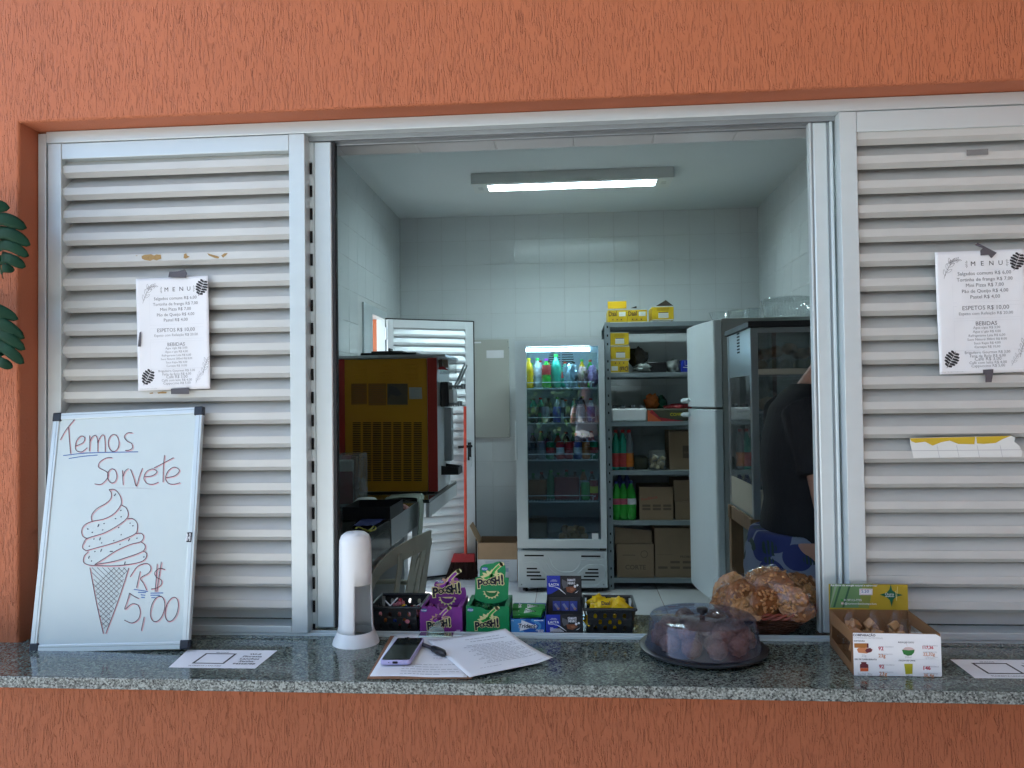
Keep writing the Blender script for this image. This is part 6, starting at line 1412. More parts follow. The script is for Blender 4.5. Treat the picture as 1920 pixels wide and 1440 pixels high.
for v in (727, 793, 862, 940):
    z = Py(1055, v, y0 + .08).z; SHV.append(z)
    sx0, sx1 = x0 + T + .004, x1 - T - .004
    b = MB()
    for k in range(24): xx = sx0 + (sx1 - sx0) * (k + .5) / 24; b.tube([(xx, y0 + .085, z - .005), (xx, yb_ - .04, z - .005)], .0022, 5)
    b.tube([(sx0, y0 + .083, z - .004), (sx1, y0 + .083, z - .004)], .004, 6); b.tube([(sx0, yb_ - .045, z - .004), (sx1, yb_ - .045, z - .004)], .004, 6)
    o = b.build('wire_shelf', 'wire', co, smooth=True)
    b = MB(); b.tube(smoothline([(sx0 + .02, y0 + .082, z), (sx0 + .02, y0 + .082, z + .03), (sx0 + .035, y0 + .082, z + .042), (sx1 - .075, y0 + .082, z + .042), (sx1 - .06, y0 + .082, z + .03), (sx1 - .06, y0 + .082, z)], 4), .0028, 6); b.build('shelf_lip', 'wire', o, smooth=True)
SHV.append(zd + .02)
# drinks
def cm(n_, c_, r=.2): M[n_] = mat(n_, c_, r, var=.2, vs=40); return n_
for n_, c_ in (('juice_yellow', (.60, .38, .01)), ('soda_green', (.03, .34, .04)), ('soda_clear', (.40, .50, .50)), ('soda_teal', (.02, .30, .20)), ('cap_green', (.02, .36, .06)), ('cap_purple', (.22, .03, .30)), ('cap_yellow', (.62, .55, .03)), ('can_red', (.42, .015, .02)), ('can_green', (.0, .16, .06)), ('can_blue', (.03, .05, .22)), ('can_orange', (.50, .14, .02)), ('can_dark', (.03, .035, .04)), ('can_grey', (.14, .16, .18)), ('label_white', (.55, .60, .62)), ('label_red', (.40, .05, .05)), ('cola_dark', (.02, .012, .010)), ('can_top', (.6, .62, .64)), ('label_pink', (.42, .10, .14))): cm(n_, c_)
def bottle(c_, r, h, body, cap, lab, label, grp, name='soda_bottle', cat='bottle', lz=(.38, .62)):
    t = thing(name, label, cat, c_, grp)
    b = MB(); b.lathe(c_, [(0, .001), (r * .75, .001), (r * .98, h * .05), (r, h * .15), (r * .93, h * .35), (r * .97, h * .62), (r * .75, h * .76), (r * .36, h * .88), (r * .33, h * .93)], 20); b.build('bottle_body', body, t, smooth=True)
    b = MB(); b.lathe(c_, [(r * .42, h * .925), (r * .44, h * .99), (r * .36, h), (0, h)], 16); b.build('cap', cap, t, smooth=True)
    b = MB(); b.lathe(c_, [(r * 1.015, h * lz[0]), (r * 1.015, h * lz[1])], 20); b.build('paper_label', lab, t, smooth=True)
    return t
def can(c_, body, label, grp, h=.122, r=.033, band=None):
    t = thing('drink_can', label, 'can', c_, grp)
    b = MB(); b.lathe(c_, [(0, .001), (r * .78, .001), (r, h * .07), (r, h * .9), (r * .82, h * .985)], 20); b.build('can_body', body, t, smooth=True)
    b = MB(); b.lathe(c_, [(r * .82, h * .985), (r * .84, h), (r * .76, h), (r * .74, h * .975), (0, h * .975)], 20); b.build('can_lid', 'can_top', t, smooth=True)
    if band:
        b = MB(); b.lathe(c_, [(r * 1.012, h * .35), (r * 1.012, h * .68)], 20, R(200), R(340)); b.build('printed_badge', band, t, smooth=True)
    return t
ys = y0 + .16
def sx(u, y=ys): return Py(u, 800, y).x
z = SHV[0] + .001
bottle(Vector((sx(993), ys, z)), .036, .235, 'juice_yellow', 'cap_yellow', 'juice_yellow', 'yellow juice bottle on the top cooler shelf', None, 'juice_bottle')
bottle(Vector((sx(1009), ys + .03, z)), .034, .235, 'soda_clear', 'cap_green', 'label_white', 'clear drink bottle with a dark green cap on the top cooler shelf', None)
bottle(Vector((sx(1026), ys + .0, z)), .035, .228, 'soda_green', 'cap_purple', 'label_red', 'bright green drink bottle with a purple cap on the top cooler shelf', None, lz=(.45, .78))
bottle(Vector((sx(1044), ys + .03, z)), .042, .262, 'soda_teal', 'cap_green', 'soda_teal', 'large teal green soda bottle on the top cooler shelf', None)
M['foil_cyan'] = mat('cyan_silver_foil', (.35, .52, .58), .22, .7, var=.3, vs=40, bump=1., bs=60); M['snack_bag'] = mat('mottled_snack_bag', (.26, .17, .15), .3, var=.9, vs=70, bump=.8, bs=90)
b = MB(); b.blob((sx(1071), ys + .02, z + .09), (.055, .05, .10), 3, .45, 3, fr=2.4); tag(b.build('foil_bag', 'foil_cyan', smooth=True, ang=30), 'crumpled cyan foil bag on the top cooler shelf', 'bag')
M['snack_bag2'] = mat('mottled_blue_red_bag', (.16, .10, .22), .3, var=.9, vs=80, bump=.8, bs=90)
b = MB(); b.blob((sx(1094), ys + .02, z + .085), (.045, .06, .085), 8, .35, 3, fr=2.2); tag(b.build('snack_bag', 'snack_bag', smooth=True, ang=30), 'mottled brown snack bag on the top cooler shelf', 'bag')
b = MB(); b.blob((sx(1113), ys + .0, z + .085), (.042, .06, .085), 9, .35, 3, fr=2.2); tag(b.build('snack_bag', 'snack_bag2', smooth=True, ang=30), 'mottled red and blue snack bag at the right of the top cooler shelf', 'bag')
z = SHV[1] + .001
for k, (u, m_, nm) in enumerate(((1000, 'soda_teal', 'teal'), (1028, 'can_dark', 'dark'), (1055, 'soda_clear', 'clear'), (1090, 'can_grey', 'grey'))):
    bottle(Vector((sx(u), ys + .10, z)), .034, .19, m_, 'can_dark', 'can_grey', nm + ' bottle deep on the second cooler shelf', None)
z = SHV[2] + .001
for k, (u, m_, bd, nm) in enumerate(((998, 'can_dark', None, 'dark grey drink can at the left of the middle cooler shelf'), (1014, 'can_grey', None, 'slate grey drink can on the middle cooler shelf'), (1031, 'can_green', 'can_red', 'green drink can with a red badge on the middle cooler shelf'), (1050, 'can_red', 'label_white', 'red drink can with white lettering on the middle cooler shelf'), (1066, 'can_red', None, 'plain red drink can on the middle cooler shelf'), (1083, 'can_blue', 'label_white', 'blue drink can on the middle cooler shelf'), (1098, 'can_orange', None, 'orange drink can on the middle cooler shelf'), (1113, 'can_green', 'can_red', 'green drink can with a red badge at the right of the middle cooler shelf'))):
    can(Vector((sx(u), ys - .03, z)), m_, nm, None, .135, .033, bd)
z = SHV[3] + .001
def pack(u0, u1, v0, y, m_, label, z, name='drink_pack', d=.16):
    xa, xb = Py(u0, 800, y).x, Py(u1, 800, y).x; zt2 = Py((u0 + u1) / 2, v0, y).z; b = MB(); b.box(xa, xb, y, y + d, z, zt2); return tag(b.build(name, m_, bevel=.01, seg=3), label, 'pack')
cm('pack_orange', (.30, .10, .02)); cm('pack_red', (.26, .02, .025)); cm('pack_brown', (.16, .09, .05), .4); cm('orange_net', (.42, .16, .02), .5)
pack(989, 1023, 900, ys, 'pack_orange', 'orange shrink-wrapped pack at the left of the lower cooler shelf', z); pack(1038, 1084, 895, ys, 'pack_red', 'red pack of cola cans on the lower cooler shelf', z)
bottle(Vector((sx(1031), ys + .1, z)), .036, .22, 'can_green', 'cap_green', 'can_green', 'tall dark green bottle behind the packs on the lower cooler shelf', None)
can(Vector((sx(1096), ys, z)), 'soda_green', 'bright green drink can on the lower cooler shelf', None, .14, .034); can(Vector((sx(1112), ys, z)), 'can_red', 'red and yellow drink can at the right of the lower cooler shelf', None, .155, .033, 'cap_yellow')
z = SHV[4] + .001
pack(989, 1023, 972, ys, 'pack_brown', 'pale brown wrapped jar pack at the bottom left of the cooler', z)
for k in range(9):
    b = MB(); b.blob((sx(1052) + .042 * (k % 5) + .02 * (k // 5), ys + .03 + .05 * (k % 2), z + .034 + .05 * (k // 5)), .033, k, .06, 2); tag(b.build('orange_fruit', 'orange_net', smooth=True, ang=80), 'orange fruit at the bottom of the cooler', 'orange', 'oranges at the bottom of the cooler')
# back rows, packed close
rnd = random.Random(14)
for zi, ms, hh in ((0, ('soda_teal', 'soda_clear', 'juice_yellow', 'soda_green'), .22), (1, ('can_grey', 'soda_teal', 'can_dark', 'soda_clear'), .19), (2, ('cola_dark', 'can_green', 'cola_dark', 'can_red'), .20), (3, ('can_green', 'cola_dark', 'can_orange', 'can_dark'), .20)):
    for k in range(8):
        bottle(Vector((sx(996) + .067 * k, ys + .20 + .02 * (k % 2), SHV[zi] + .001)), .031, hh * rnd.uniform(.92, 1.08), ms[k % 4], ('cap_green', 'can_red', 'can_dark')[k % 3], ('label_white', 'label_red', 'can_grey')[(k + zi) % 3], 'drink bottle in the back row of the %s cooler shelf' % ('top', 'second', 'middle', 'lower')[zi], 'back row drinks in the cooler')
for k in range(6):
    can(Vector((sx(1002) + .088 * k, ys - .03, SHV[1] + .001)), ('can_dark', 'can_grey', 'can_blue')[k % 3], ('leftmost', 'second', 'third', 'fourth', 'fifth', 'rightmost')[k] + ' dark drink can in the front row of the second cooler shelf', None, .125, .032)
# ---- steel shelving
M['shelf_steel'] = mat('blue_grey_painted_steel', (.24, .29, .31), .42, .2, var=.08, vs=6)
sy0, sy1 = 4.12, 4.80; SXL = Py(1138, 900, sy0).x; SXR = SXL + .95
rack = thing('steel_shelving', 'grey slotted steel shelving between the cooler and the refrigerator', 'shelving', ((SXL + SXR) / 2, (sy0 + sy1) / 2, 0))
SZ = [Py(1200, v, sy0).z for v in (604, 698.5, 790.5, 882.5, 976.5, 1084.5)]
for xx, dx in ((SXL, 1), (SXR, -1)):
    for yy, dy_ in ((sy0 - .003, 1), (sy1 + .003, -1)):
        b = MB(); w_ = .042
        b.box(min(xx, xx + dx * w_), max(xx, xx + dx * w_), min(yy, yy + dy_ * .002), max(yy, yy + dy_ * .002), 0, SZ[0] + .004); b.box(min(xx, xx + dx * .002), max(xx, xx + dx * .002), min(yy + dy_ * .0021, yy + dy_ * w_), max(yy + dy_ * .0021, yy + dy_ * w_), 0, SZ[0] + .004)
        p_ = b.build('post', 'shelf_steel', rack)
        if dy_ > 0:
            for k in range(31):
                if k % 4 == 3: continue
                zz = SZ[0] - .03 - .066 * k
                if zz < .02: break
                b = MB(); b.box(xx + dx * .021 - .005, xx + dx * .021 + .005, yy - .0008, yy - .0001, zz - .012, zz + .006); b.build('slot', 'dark_slot', p_)
for z in SZ:
    b = MB(); b.box(SXL + .003, SXR - .003, sy0, sy1, z - .003, z); b.box(SXL + .003, SXR - .003, sy0, sy0 + .002, z - .034, z - .0031); b.box(SXL + .003, SXR - .003, sy1 - .002, sy1, z - .034, z - .0031); b.build('shelf', 'shelf_steel', rack)
# yellow boxes
DY_, DYD = ink('daal_yellow', (.56, .38, .008)), ink('daal_yellow_dark', (.30, .19, .01)); ink('daal_ink', (.10, .05, .03)); ink('daal_pale', (.62, .64, .6))
zs_ = lambda x, y: (1120 + x / 9, 550 + y / 9)
def daal(px0, px1, py0, py1, z, style, label, y=4.135, flap=None, d=.28, rz=0.):
    a, c_ = Py(*zs_(px0, py1), y), Py(*zs_(px1, py0), y); x0, x1 = a.x, c_.x; H = c_.z - a.z
    t = thing('yellow_carton', label, 'carton', ((x0 + x1) / 2, y, z), 'yellow cartons on the steel shelving'); z += .001
    part('body', DY_, t, [(x0, x1, y, y + d, z, z + H)], .002)
    for k in (z + .0006, z + H - .004): part('white_edge', 'daal_pale', t, [(x0, x1, y - .0008, y - .0002, k, k + .0034)], 0)
    pn = Panel((x0, y - .0004, z), (1, 0, 0), (0, 0, 1)); W = x1 - x0
    if style in 'DU':
        fl_ = style == 'U'; X = (lambda f: W * (1 - f)) if fl_ else (lambda f: W * f); Y = (lambda f: H * (1 - f)) if fl_ else (lambda f: H * f)
        pn.text('daal_ink', 'Daal', X(.27), Y(.52), width=W * .42, size=.052, bold=.02, rot=.06, flip=fl_)
        pn.rect('daal_pale', min(X(.58), X(.92)), min(Y(.48), Y(.82)), max(X(.58), X(.92)), max(Y(.48), Y(.82)), .0005); pn.rect('ink_pale', min(X(.62), X(.8)), min(Y(.62), Y(.64)), max(X(.62), X(.8)), max(Y(.62), Y(.64)), .0009)
        for f in (.26, .48, .70): pn.stroke('daal_yellow_dark', [(X(f - .07), Y(.12)), (X(f + .07), Y(.12)), (X(f + .07), Y(.34)), (X(f - .07), Y(.34))], .0014, .0005, False, True); pn.ell('daal_ink', X(f), Y(.23), W * .035, H * .06, .0008, 8)
    else:
        pn.rect('daal_ink', W * .30, H * .52, W * .74, H * .58, .0008); pn.rect('daal_pale', W * .28, H * .14, W * .75, H * .52, .0005)
        for k in range(4): pn.rect('ink_pale', W * .32, H * (.20 + .075 * k), W * .70, H * (.215 + .075 * k), .0009)
        for f in (.70, .78, .86): pn.rect('daal_yellow_dark', W * .22, H * f, W * .78, H * (f + .025), .0005)
    pn.flush(t, 'print')
    if flap:
        fm, pts = flap; b = MB(); b.prism([Py(*zs_(*p_), y + .10) for p_ in pts], (0, .003, 0)); b.build('flap', fm, t)
    return t
ink('flap_dark', (.035, .028, .022))
daal(180, 500, 262, 488, SZ[0], 'D', 'yellow carton with its flap raised, leftmost on top of the shelving', flap=(DY_, [(178, 262), (490, 255), (490, 130), (172, 138)]))
daal(507, 838, 252, 476, SZ[0], 'D', 'yellow carton in the middle on top of the shelving', flap=('flap_dark', [(560, 250), (665, 250), (662, 215), (640, 220)]))
daal(928, 1288, 207, 442, SZ[0] + .014, 'L', 'yellow carton with a dark open flap, rightmost on top of the shelving', flap=('flap_dark', [(985, 215), (1285, 210), (1155, 113)]))
part_b = MB(); a_ = Py(*zs_(900, 476), 4.14); c__ = Py(*zs_(1250, 470), 4.14); part_b.box(a_.x, c__.x, 4.14, 4.40, SZ[0] + .0005, SZ[0] + .0135); tag(part_b.build('flattened_bag', 'daal_pale'), 'flat pale packet under the rightmost yellow carton', 'packet')
hF = Py(*zs_(380, 1330), 4.135).z
t1 = daal(215, 525, 1112, 1330, SZ[1], 'U', 'upside-down yellow carton at the bottom of the stack on the second shelf'); H1 = Py(*zs_(300, 1112), 4.135).z - Py(*zs_(300, 1330), 4.135).z
t2 = daal(225, 548, 870, 1098, SZ[1] + H1 + .003, 'L', 'middle yellow carton of the stack on the second shelf'); H2 = Py(*zs_(300, 870), 4.135).z - Py(*zs_(300, 1098), 4.135).z
daal(215, 530, 632, 860, SZ[1] + H1 + H2 + .006, 'L', 'topmost yellow carton of the stack on the second shelf')
# second shelf: bags, black box, blue box
M['dark_bag'] = mat('dark_translucent_bag', (.06, .055, .05), .25, var=.4, vs=40, bump=.8); M['grey_bag'] = mat('grey_clear_bag', (.20, .22, .21), .22, var=.4, vs=50, bump=.8)
def blobthing(name, u, v, y, r, m_, label, cat, seed, amp=.4, fr=2.3):
    p_ = Py(u, v, y); b = MB(); b.blob(p_, r, seed, amp, 3, fr=fr); return tag(b.build(name, m_, smooth=True, ang=50), label, cat)
blobthing('plastic_bag', 1197, 672, 4.28, (.07, .06, .085), 'dark_bag', 'dark crumpled bag on the second shelf behind the yellow stack', 'bag', 1); blobthing('plastic_bag', 1205, 690, 4.22, (.075, .06, .035), 'grey_bag', 'shiny clear bag lying on the second shelf beside the yellow stack', 'bag', 2); blobthing('plastic_bag', 1263, 687, 4.25, (.055, .06, .06), 'grey_bag', 'grey knotted bag on the second shelf beside the blue carton', 'bag', 3)
def cbox(name, u0, u1, v0, z, y, d, m_, label, cat='carton', bev=.002, top=None, prints=None):
    xa, xb = Py(u0, 800, y).x, Py(u1, 800, y).x; zt2 = Py((u0 + u1) / 2, v0, y).z; t = thing(name, label, cat, ((xa + xb) / 2, y, z)); part('body', m_, t, [(xa, xb, y, y + d, z + .001, zt2)], bev)
    if prints:
        pn = Panel((xa, y - .0004, z), (1, 0, 0), (0, 0, 1)); prints(pn, xb - xa, zt2 - z); pn.flush(t, 'print')
    return t
cbox('black_tub', 1215, 1252, 678, SZ[1], 4.20, .25, 'black_plastic', 'low black tub on the second shelf', 'tub', .01)
def bluep(pn, W, H): pn.stroke('daal_pale', [(W * .25, H * .95), (W * .25, H * .55), (W * .9, H * .55)], .004, .0005, False); pn.stroke('daal_pale', [(W * .1, H * .4), (W * .5, H * .35), (W * .9, H * .1)], .005, .0005)
cbox('blue_carton', 1280, 1306, 675, SZ[1], 4.16, .2, LB, 'dark blue carton at the right of the second shelf', prints=bluep)
# third shelf
t = cbox('white_tray', 1147, 1213.5, 766, SZ[2], 4.14, .26, 'white_plastic', 'white foam tray of small jars on the third shelf', 'tray', .012)
for k, (u_, nm) in enumerate(((1153, 'leftmost'), (1167, 'second'), (1186, 'third'), (1203, 'rightmost'))):
    p_ = Py(u_, 766, 4.2); b = MB(); b.lathe((p_.x, 4.2, p_.z), [(.02, 0), (.02, .02), (.016, .026), (0, .026)], 14); tag(b.build('small_jar', 'can_grey', smooth=True), nm + ' small grey jar lid on the white tray of the third shelf', 'jar')
def cof(pn, W, H):
    pn.poly('pr_redor', [(0, 0), (W * .35, 0), (W * .1, H * .8), (0, H * .9)], .0004); pn.poly('sweet_red', [(W * .1, H * .95), (W * .3, H * .3), (W * .9, 0), (W * .35, 0), (W * .05, H * .7)], .0006); pn.text('cap_yellow', 'COFFEE', W * .72, H * .42, width=W * .34, bold=.02, h=.0009)
M['coffee_dark'] = mat('dark_olive_wrapper', (.07, .075, .05), .3, var=.2)
cbox('coffee_pack', 1214.5, 1292, 766, SZ[2], 4.14, .2, 'coffee_dark', 'dark coffee pack with a red corner on the third shelf', 'pack', .012, prints=cof)
M['chip_orange'] = mat('orange_snack_bag', (.50, .12, .02), .25, var=.4, vs=30, bump=.7); M['chip_green'] = mat('dark_green_snack_bag', (.02, .12, .07), .25, var=.4, vs=30, bump=.7)
blobthing('snack_packet', 1222, 754, 4.25, (.06, .05, .065), 'chip_orange', 'orange snack packet heaped on the third shelf', 'packet', 5); blobthing('snack_packet', 1238, 755, 4.28, (.05, .05, .06), 'chip_green', 'dark green snack packet behind the orange one', 'packet', 6); blobthing('snack_packet', 1270, 764, 4.22, (.10, .05, .03), 'sweet_red', 'long red snack packet on the third shelf beside the refrigerator', 'packet', 7)
# fourth shelf: cola bottles, jar, cartons
z = SZ[3] + .001
for k, (u, lab) in enumerate(((1155, 'label_red'), (1168, 'label_red'), (1180, 'can_orange'))):
    bottle(Vector((Py(u, 850, 4.19).x, 4.19, z)), .034, .31, 'soda_teal' if k < 2 else 'can_grey', 'can_red', lab, ('left', 'middle', 'right')[k] + ' dark cola bottle of the three on the fourth shelf', None, lz=(.08, .42))
def boxpr(pn, W, H):
    for k in range(3): pn.rect('flap_dark', W * (.08 + .32 * k), H * .30, W * (.32 + .32 * k), H * .36, .0004); pn.rect('flap_dark', W * (.08 + .32 * k), H * .42, W * (.32 + .32 * k), H * .48, .0004)
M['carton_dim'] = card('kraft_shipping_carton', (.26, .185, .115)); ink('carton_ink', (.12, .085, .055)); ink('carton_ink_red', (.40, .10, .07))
def pr1(pn, W, H): pn.text('carton_ink', 'CORTE', W * .5, H * .25, width=W * .55, bold=.02, h=.0004); pn.ell('carton_ink', W * .74, H * .70, W * .10, W * .10, .0004); pn.ell('carton_dim', W * .74, H * .70, W * .085, W * .085, .0007); pn.rect('carton_ink', W * .15, H * .66, W * .5, H * .68)
def pr2(pn, W, H):
    pn.text('carton_ink', 'PROMA', W * .8, H * .40, width=W * .28, bold=.02, h=.0004)
    for i in range(3):
        for j in range(2): 
            if not (i == 0 and j == 1): pn.rect('carton_ink', W * (.08 + .32 * i), H * (.18 + .11 * j), W * (.32 + .32 * i), H * (.225 + .11 * j), .0004)
    pn.rect('carton_ink', W * .04, H * .46, W * .48, H * .465, .0004)
def pr3(pn, W, H):
    pn.text('carton_ink_red', 'Predilecta', W * .30, H * .62, width=W * .48, rot=.18, bold=.02, h=.0004)
    for i in range(3):
        for j in range(2): pn.rect('carton_ink', W * (.08 + .31 * i), H * (.30 + .10 * j), W * (.32 + .31 * i), H * (.37 + .10 * j), .0004)
def pr4(pn, W, H): pn.rect('carton_ink', W * .55, H * .30, W * .95, H * .62, .0004); pn.text('carton_dim', 'OVOS', W * .75, H * .42, width=W * .3, bold=.02, h=.0007)
M['jar_plast'] = glass('clear_jar_plastic', (.85, .88, .86), .05, .08, .12)
jc = Vector((Py(1233, 850, 4.2).x, 4.2, z)); jt = thing('snack_jar', 'clear jar of pale puffed snacks on the fourth shelf', 'jar', jc)
b = MB(); b.lathe(jc, [(0, .002), (.07, .002), (.074, .02), (.074, .12), (.068, .135)], 28); b.build('jar_wall', 'jar_plast', jt, smooth=True)
b = MB(); b.lathe(jc, [(.07, .135), (.07, .15), (0, .152)], 28); b.build('jar_lid', 'jar_plast', jt, smooth=True)
M['puffs'] = mat('pale_puffed_snack', (.52, .45, .30), .8, var=.3, vs=60); b = MB(); rnd = random.Random(4)
for k in range(40): a = rnd.uniform(0, 6.28); r_ = .055 * math.sqrt(rnd.random()); b.blob(jc + Vector((r_ * math.cos(a), r_ * math.sin(a), .018 + .085 * rnd.random())), .016, k, .3, 1)
b.build('puffed_snacks', 'puffs', jt, smooth=True, kind='stuff', ang=80)
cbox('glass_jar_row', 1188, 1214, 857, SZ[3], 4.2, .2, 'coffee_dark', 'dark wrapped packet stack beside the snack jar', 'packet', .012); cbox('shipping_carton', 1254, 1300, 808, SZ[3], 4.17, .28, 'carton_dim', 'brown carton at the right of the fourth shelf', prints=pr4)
# fifth shelf
z = SZ[4] + .001
for k, (u, y_) in enumerate(((1156, 4.18), (1169, 4.18), (1183, 4.18), (1162, 4.3), (1176, 4.3))):
    bottle(Vector((Py(u, 930, y_).x, y_, z)), .040, .30 if k < 3 else .36, 'soda_green' if k < 3 else 'can_blue', 'can_blue', 'label_pink' if k < 2 else 'label_white', ('left green', 'middle green', 'right green', 'left blue', 'right blue')[k] + ' soda bottle on the fifth shelf', None, lz=(.40, .55))
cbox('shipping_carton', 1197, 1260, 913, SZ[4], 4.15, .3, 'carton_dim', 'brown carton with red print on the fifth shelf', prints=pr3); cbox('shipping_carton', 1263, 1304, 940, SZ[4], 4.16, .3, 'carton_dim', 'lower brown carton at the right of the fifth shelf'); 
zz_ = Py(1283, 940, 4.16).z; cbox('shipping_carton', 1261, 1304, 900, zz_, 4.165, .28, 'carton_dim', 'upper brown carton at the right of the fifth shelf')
# bottom shelf
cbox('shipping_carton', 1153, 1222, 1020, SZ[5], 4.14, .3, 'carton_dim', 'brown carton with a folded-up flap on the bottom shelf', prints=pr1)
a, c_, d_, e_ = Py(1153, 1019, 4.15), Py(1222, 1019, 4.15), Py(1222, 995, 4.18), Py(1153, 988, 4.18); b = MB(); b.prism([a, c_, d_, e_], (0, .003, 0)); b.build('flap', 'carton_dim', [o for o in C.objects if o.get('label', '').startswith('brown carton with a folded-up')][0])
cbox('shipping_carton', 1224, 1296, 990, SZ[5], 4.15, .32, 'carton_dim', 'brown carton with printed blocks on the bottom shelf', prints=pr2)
# ---- household refrigerator, facing left
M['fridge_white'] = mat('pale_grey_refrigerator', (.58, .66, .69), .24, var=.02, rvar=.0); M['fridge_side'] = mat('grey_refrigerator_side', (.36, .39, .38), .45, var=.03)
fy0, fy1 = 3.10, 3.72; fz1 = Py(1345, 600, fy0).z; fzm = Py(1340, 766, fy0).z; fz0 = .155; fxd = .895; fxb = .95; fxe = 1.58
rf = thing('refrigerator', 'pale grey two-door refrigerator facing left beside the shelving', 'refrigerator', (1.2, 3.4, 0))
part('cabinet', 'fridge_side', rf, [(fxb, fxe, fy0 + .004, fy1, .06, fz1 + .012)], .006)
part('plinth', 'black_plastic', rf, [(fxb + .02, fxe - .02, fy0 + .02, fy1 - .02, .0, .0595)], .002)
def rdoor(z0, z1, nm):
    b = MB(); rs = []; n_ = 14
    prof = [(fxb - .004, fy0), (fxd + .012, fy0), (fxd - .0, fy0 + .012)] + [(fxd - .075 * math.sin(math.pi * .5 * (k / 12)) * 1.0 - .0, fy0 + .012 + (fy1 - fy0 - .024) * k / 12) for k in range(1, 13)] + [(fxd - .068, fy1), (fxb - .004, fy1)]
    b.prism([(x, y, z0) for x, y in prof], (0, 0, z1 - z0)); return b.build('door', 'fridge_white', rf, bevel=.006, seg=3)
d1 = rdoor(fzm + .006, fz1 + .002, 'u'); d2 = rdoor(fz0, fzm - .006, 'l')
for zz, dv in ((Py(1290, 751, fy1).z, d1), (Py(1290, 777, fy1).z, d2)):
    b = MB(); b.tube([(fxd - .06, fy1 - .05, zz), (fxd - .115, fy1 - .05, zz), (fxd - .125, fy1 - .06, zz)], [.022, .020, .012], 12, flat=.8); b.tube([(fxd - .115, fy1 - .05, zz), (fxd - .112, fy1 - .30, zz)], .012, 8); b.build('handle', 'alu', dv, smooth=True)
part('hinge_cap', 'alu_dark', rf, [(fxd - .02, fxd + .03, fy1 - .06, fy1 - .01, fz1 + .003, fz1 + .014)], .003)
# plastic ware on top of the refrigerator
M['clear_tub'] = glass('clear_plastic_ware', (.90, .93, .93), .06, .12, .10)
tz0 = fz1 + .0125
def lathe_thing(name, u, y, prof, label, cat, n_=32, m_='clear_tub'):
    x = Py(u, 590, y).x; b = MB(); b.lathe((x, y, tz0), prof, n_); return tag(b.build(name, m_, smooth=True, ang=50), label, cat)
q_ = MB(); px_ = Py(1480, 580, 3.3).x; n_ = 96
rs = [[Vector((px_ + (r_ + (.004 * math.cos(48 * a) if .01 < z_ < .13 else 0)) * math.cos(a), 3.34 + (r_ + (.004 * math.cos(48 * a) if .01 < z_ < .13 else 0)) * math.sin(a), tz0 + z_)) for a in [2 * math.pi * k / n_ for k in range(n_)]] for r_, z_ in ((.155, .001), (.15, .012), (.145, .02), (.160, .125), (.168, .132), (.165, .14), (.14, .142), (.001, .145))]
q_.rings(rs, cap=False); tag(q_.build('ribbed_cake_cover', 'clear_tub', smooth=True, ang=60), 'large ribbed clear cake cover on top of the refrigerator', 'cake cover')
lathe_thing('clear_bowl', 1350, 3.25, [(.001, .001), (.05, .002), (.07, .05), (.074, .052)], 'small clear bowl at the left edge of the refrigerator top', 'bowl'); lathe_thing('clear_tub', 1385, 3.35, [(.001, .001), (.06, .001), (.068, .065), (.074, .07), (.05, .075), (.001, .076)], 'clear lidded tub on top of the refrigerator', 'tub')
b = MB(); p_ = Py(1412, 590, 3.25); b.box(p_.x - .04, p_.x + .045, 3.22, 3.34, tz0 + .0005, tz0 + .075); tag(b.build('clear_box', 'clear_tub', bevel=.008), 'square clear plastic box beside the ribbed cake cover', 'box')
# ---- heated display case on a wooden stand
M['case_alu'] = mat('satin_display_aluminium', (.40, .44, .46), .3, .75, var=.05); M['case_glass'] = glass('display_case_glass', (.80, .84, .84), .01, .17, .12); M['case_top'] = mat('charcoal_case_top', (.02, .022, .026), .4)
wx0, wx1, wy0, wy1, wz0, wz1 = .852, 1.50, 1.90, 2.45, .872, 1.815
wc_ = thing('heated_display_case', 'aluminium and glass heated snack case with black top', 'display case', ((wx0 + wx1) / 2, wy0, wz0))
for xx in (wx0, wx1 - .035):
    for yy in (wy0, wy1 - .03): part('corner_post', 'case_alu', wc_, [(xx, xx + .035, yy, yy + .03, wz0, wz1 - .03)], .003)
part('top', 'case_top', wc_, [(wx0 - .012, wx1 + .012, wy0 - .012, wy1 + .012, wz1 - .0295, wz1)], .004)
part('base', 'case_alu', wc_, [(wx0 + .004, wx1 - .004, wy0 + .004, wy1 - .004, wz0, wz0 + .012)], .002)
part('front_rail', 'case_alu', wc_, [(wx0 + .0355, wx1 - .0355, wy0 + .002, wy0 + .02, wz1 - .055, wz1 - .03)], .002); M['case_cream'] = mat('cream_enamel_rail', (.50, .47, .38), .4)
zr0 = Py(1470, 702, wy0).z; part('front_rail', 'case_cream', wc_, [(wx0 + .0355, wx1 - .0355, wy0 + .002, wy0 + .02, zr0, zr0 + .028)], .002)
part('base_panel', 'case_cream', wc_, [(wx0 + .0355, wx1 - .0355, wy0 + .002, wy0 + .012, wz0 + .03, wz0 + .14)], .002)
part('front_glass', 'case_glass', wc_, [(wx0 + .0355, wx1 - .0355, wy0 + .008, wy0 + .012, zr0 + .0285, wz1 - .0555)], 0); part('front_glass', 'case_glass', wc_, [(wx0 + .0355, wx1 - .0355, wy0 + .008, wy0 + .012, wz0 + .141, zr0 - .001)], 0)
zs1 = Py(1385, 706, 2.15).z
vs = part('side_panel', 'case_alu', wc_, [(wx0 + .003, wx0 + .008, wy0 + .0305, wy1 - .0305, zs1, wz1 - .03)], 0); part('side_glass', 'case_glass', wc_, [(wx0 + .005, wx0 + .009, wy0 + .0305, wy1 - .0305, wz0 + .16, zs1 - .001)], 0); part('side_panel', 'case_cream', wc_, [(wx0 + .003, wx0 + .008, wy0 + .0305, wy1 - .0305, wz0 + .013, wz0 + .159)], 0)
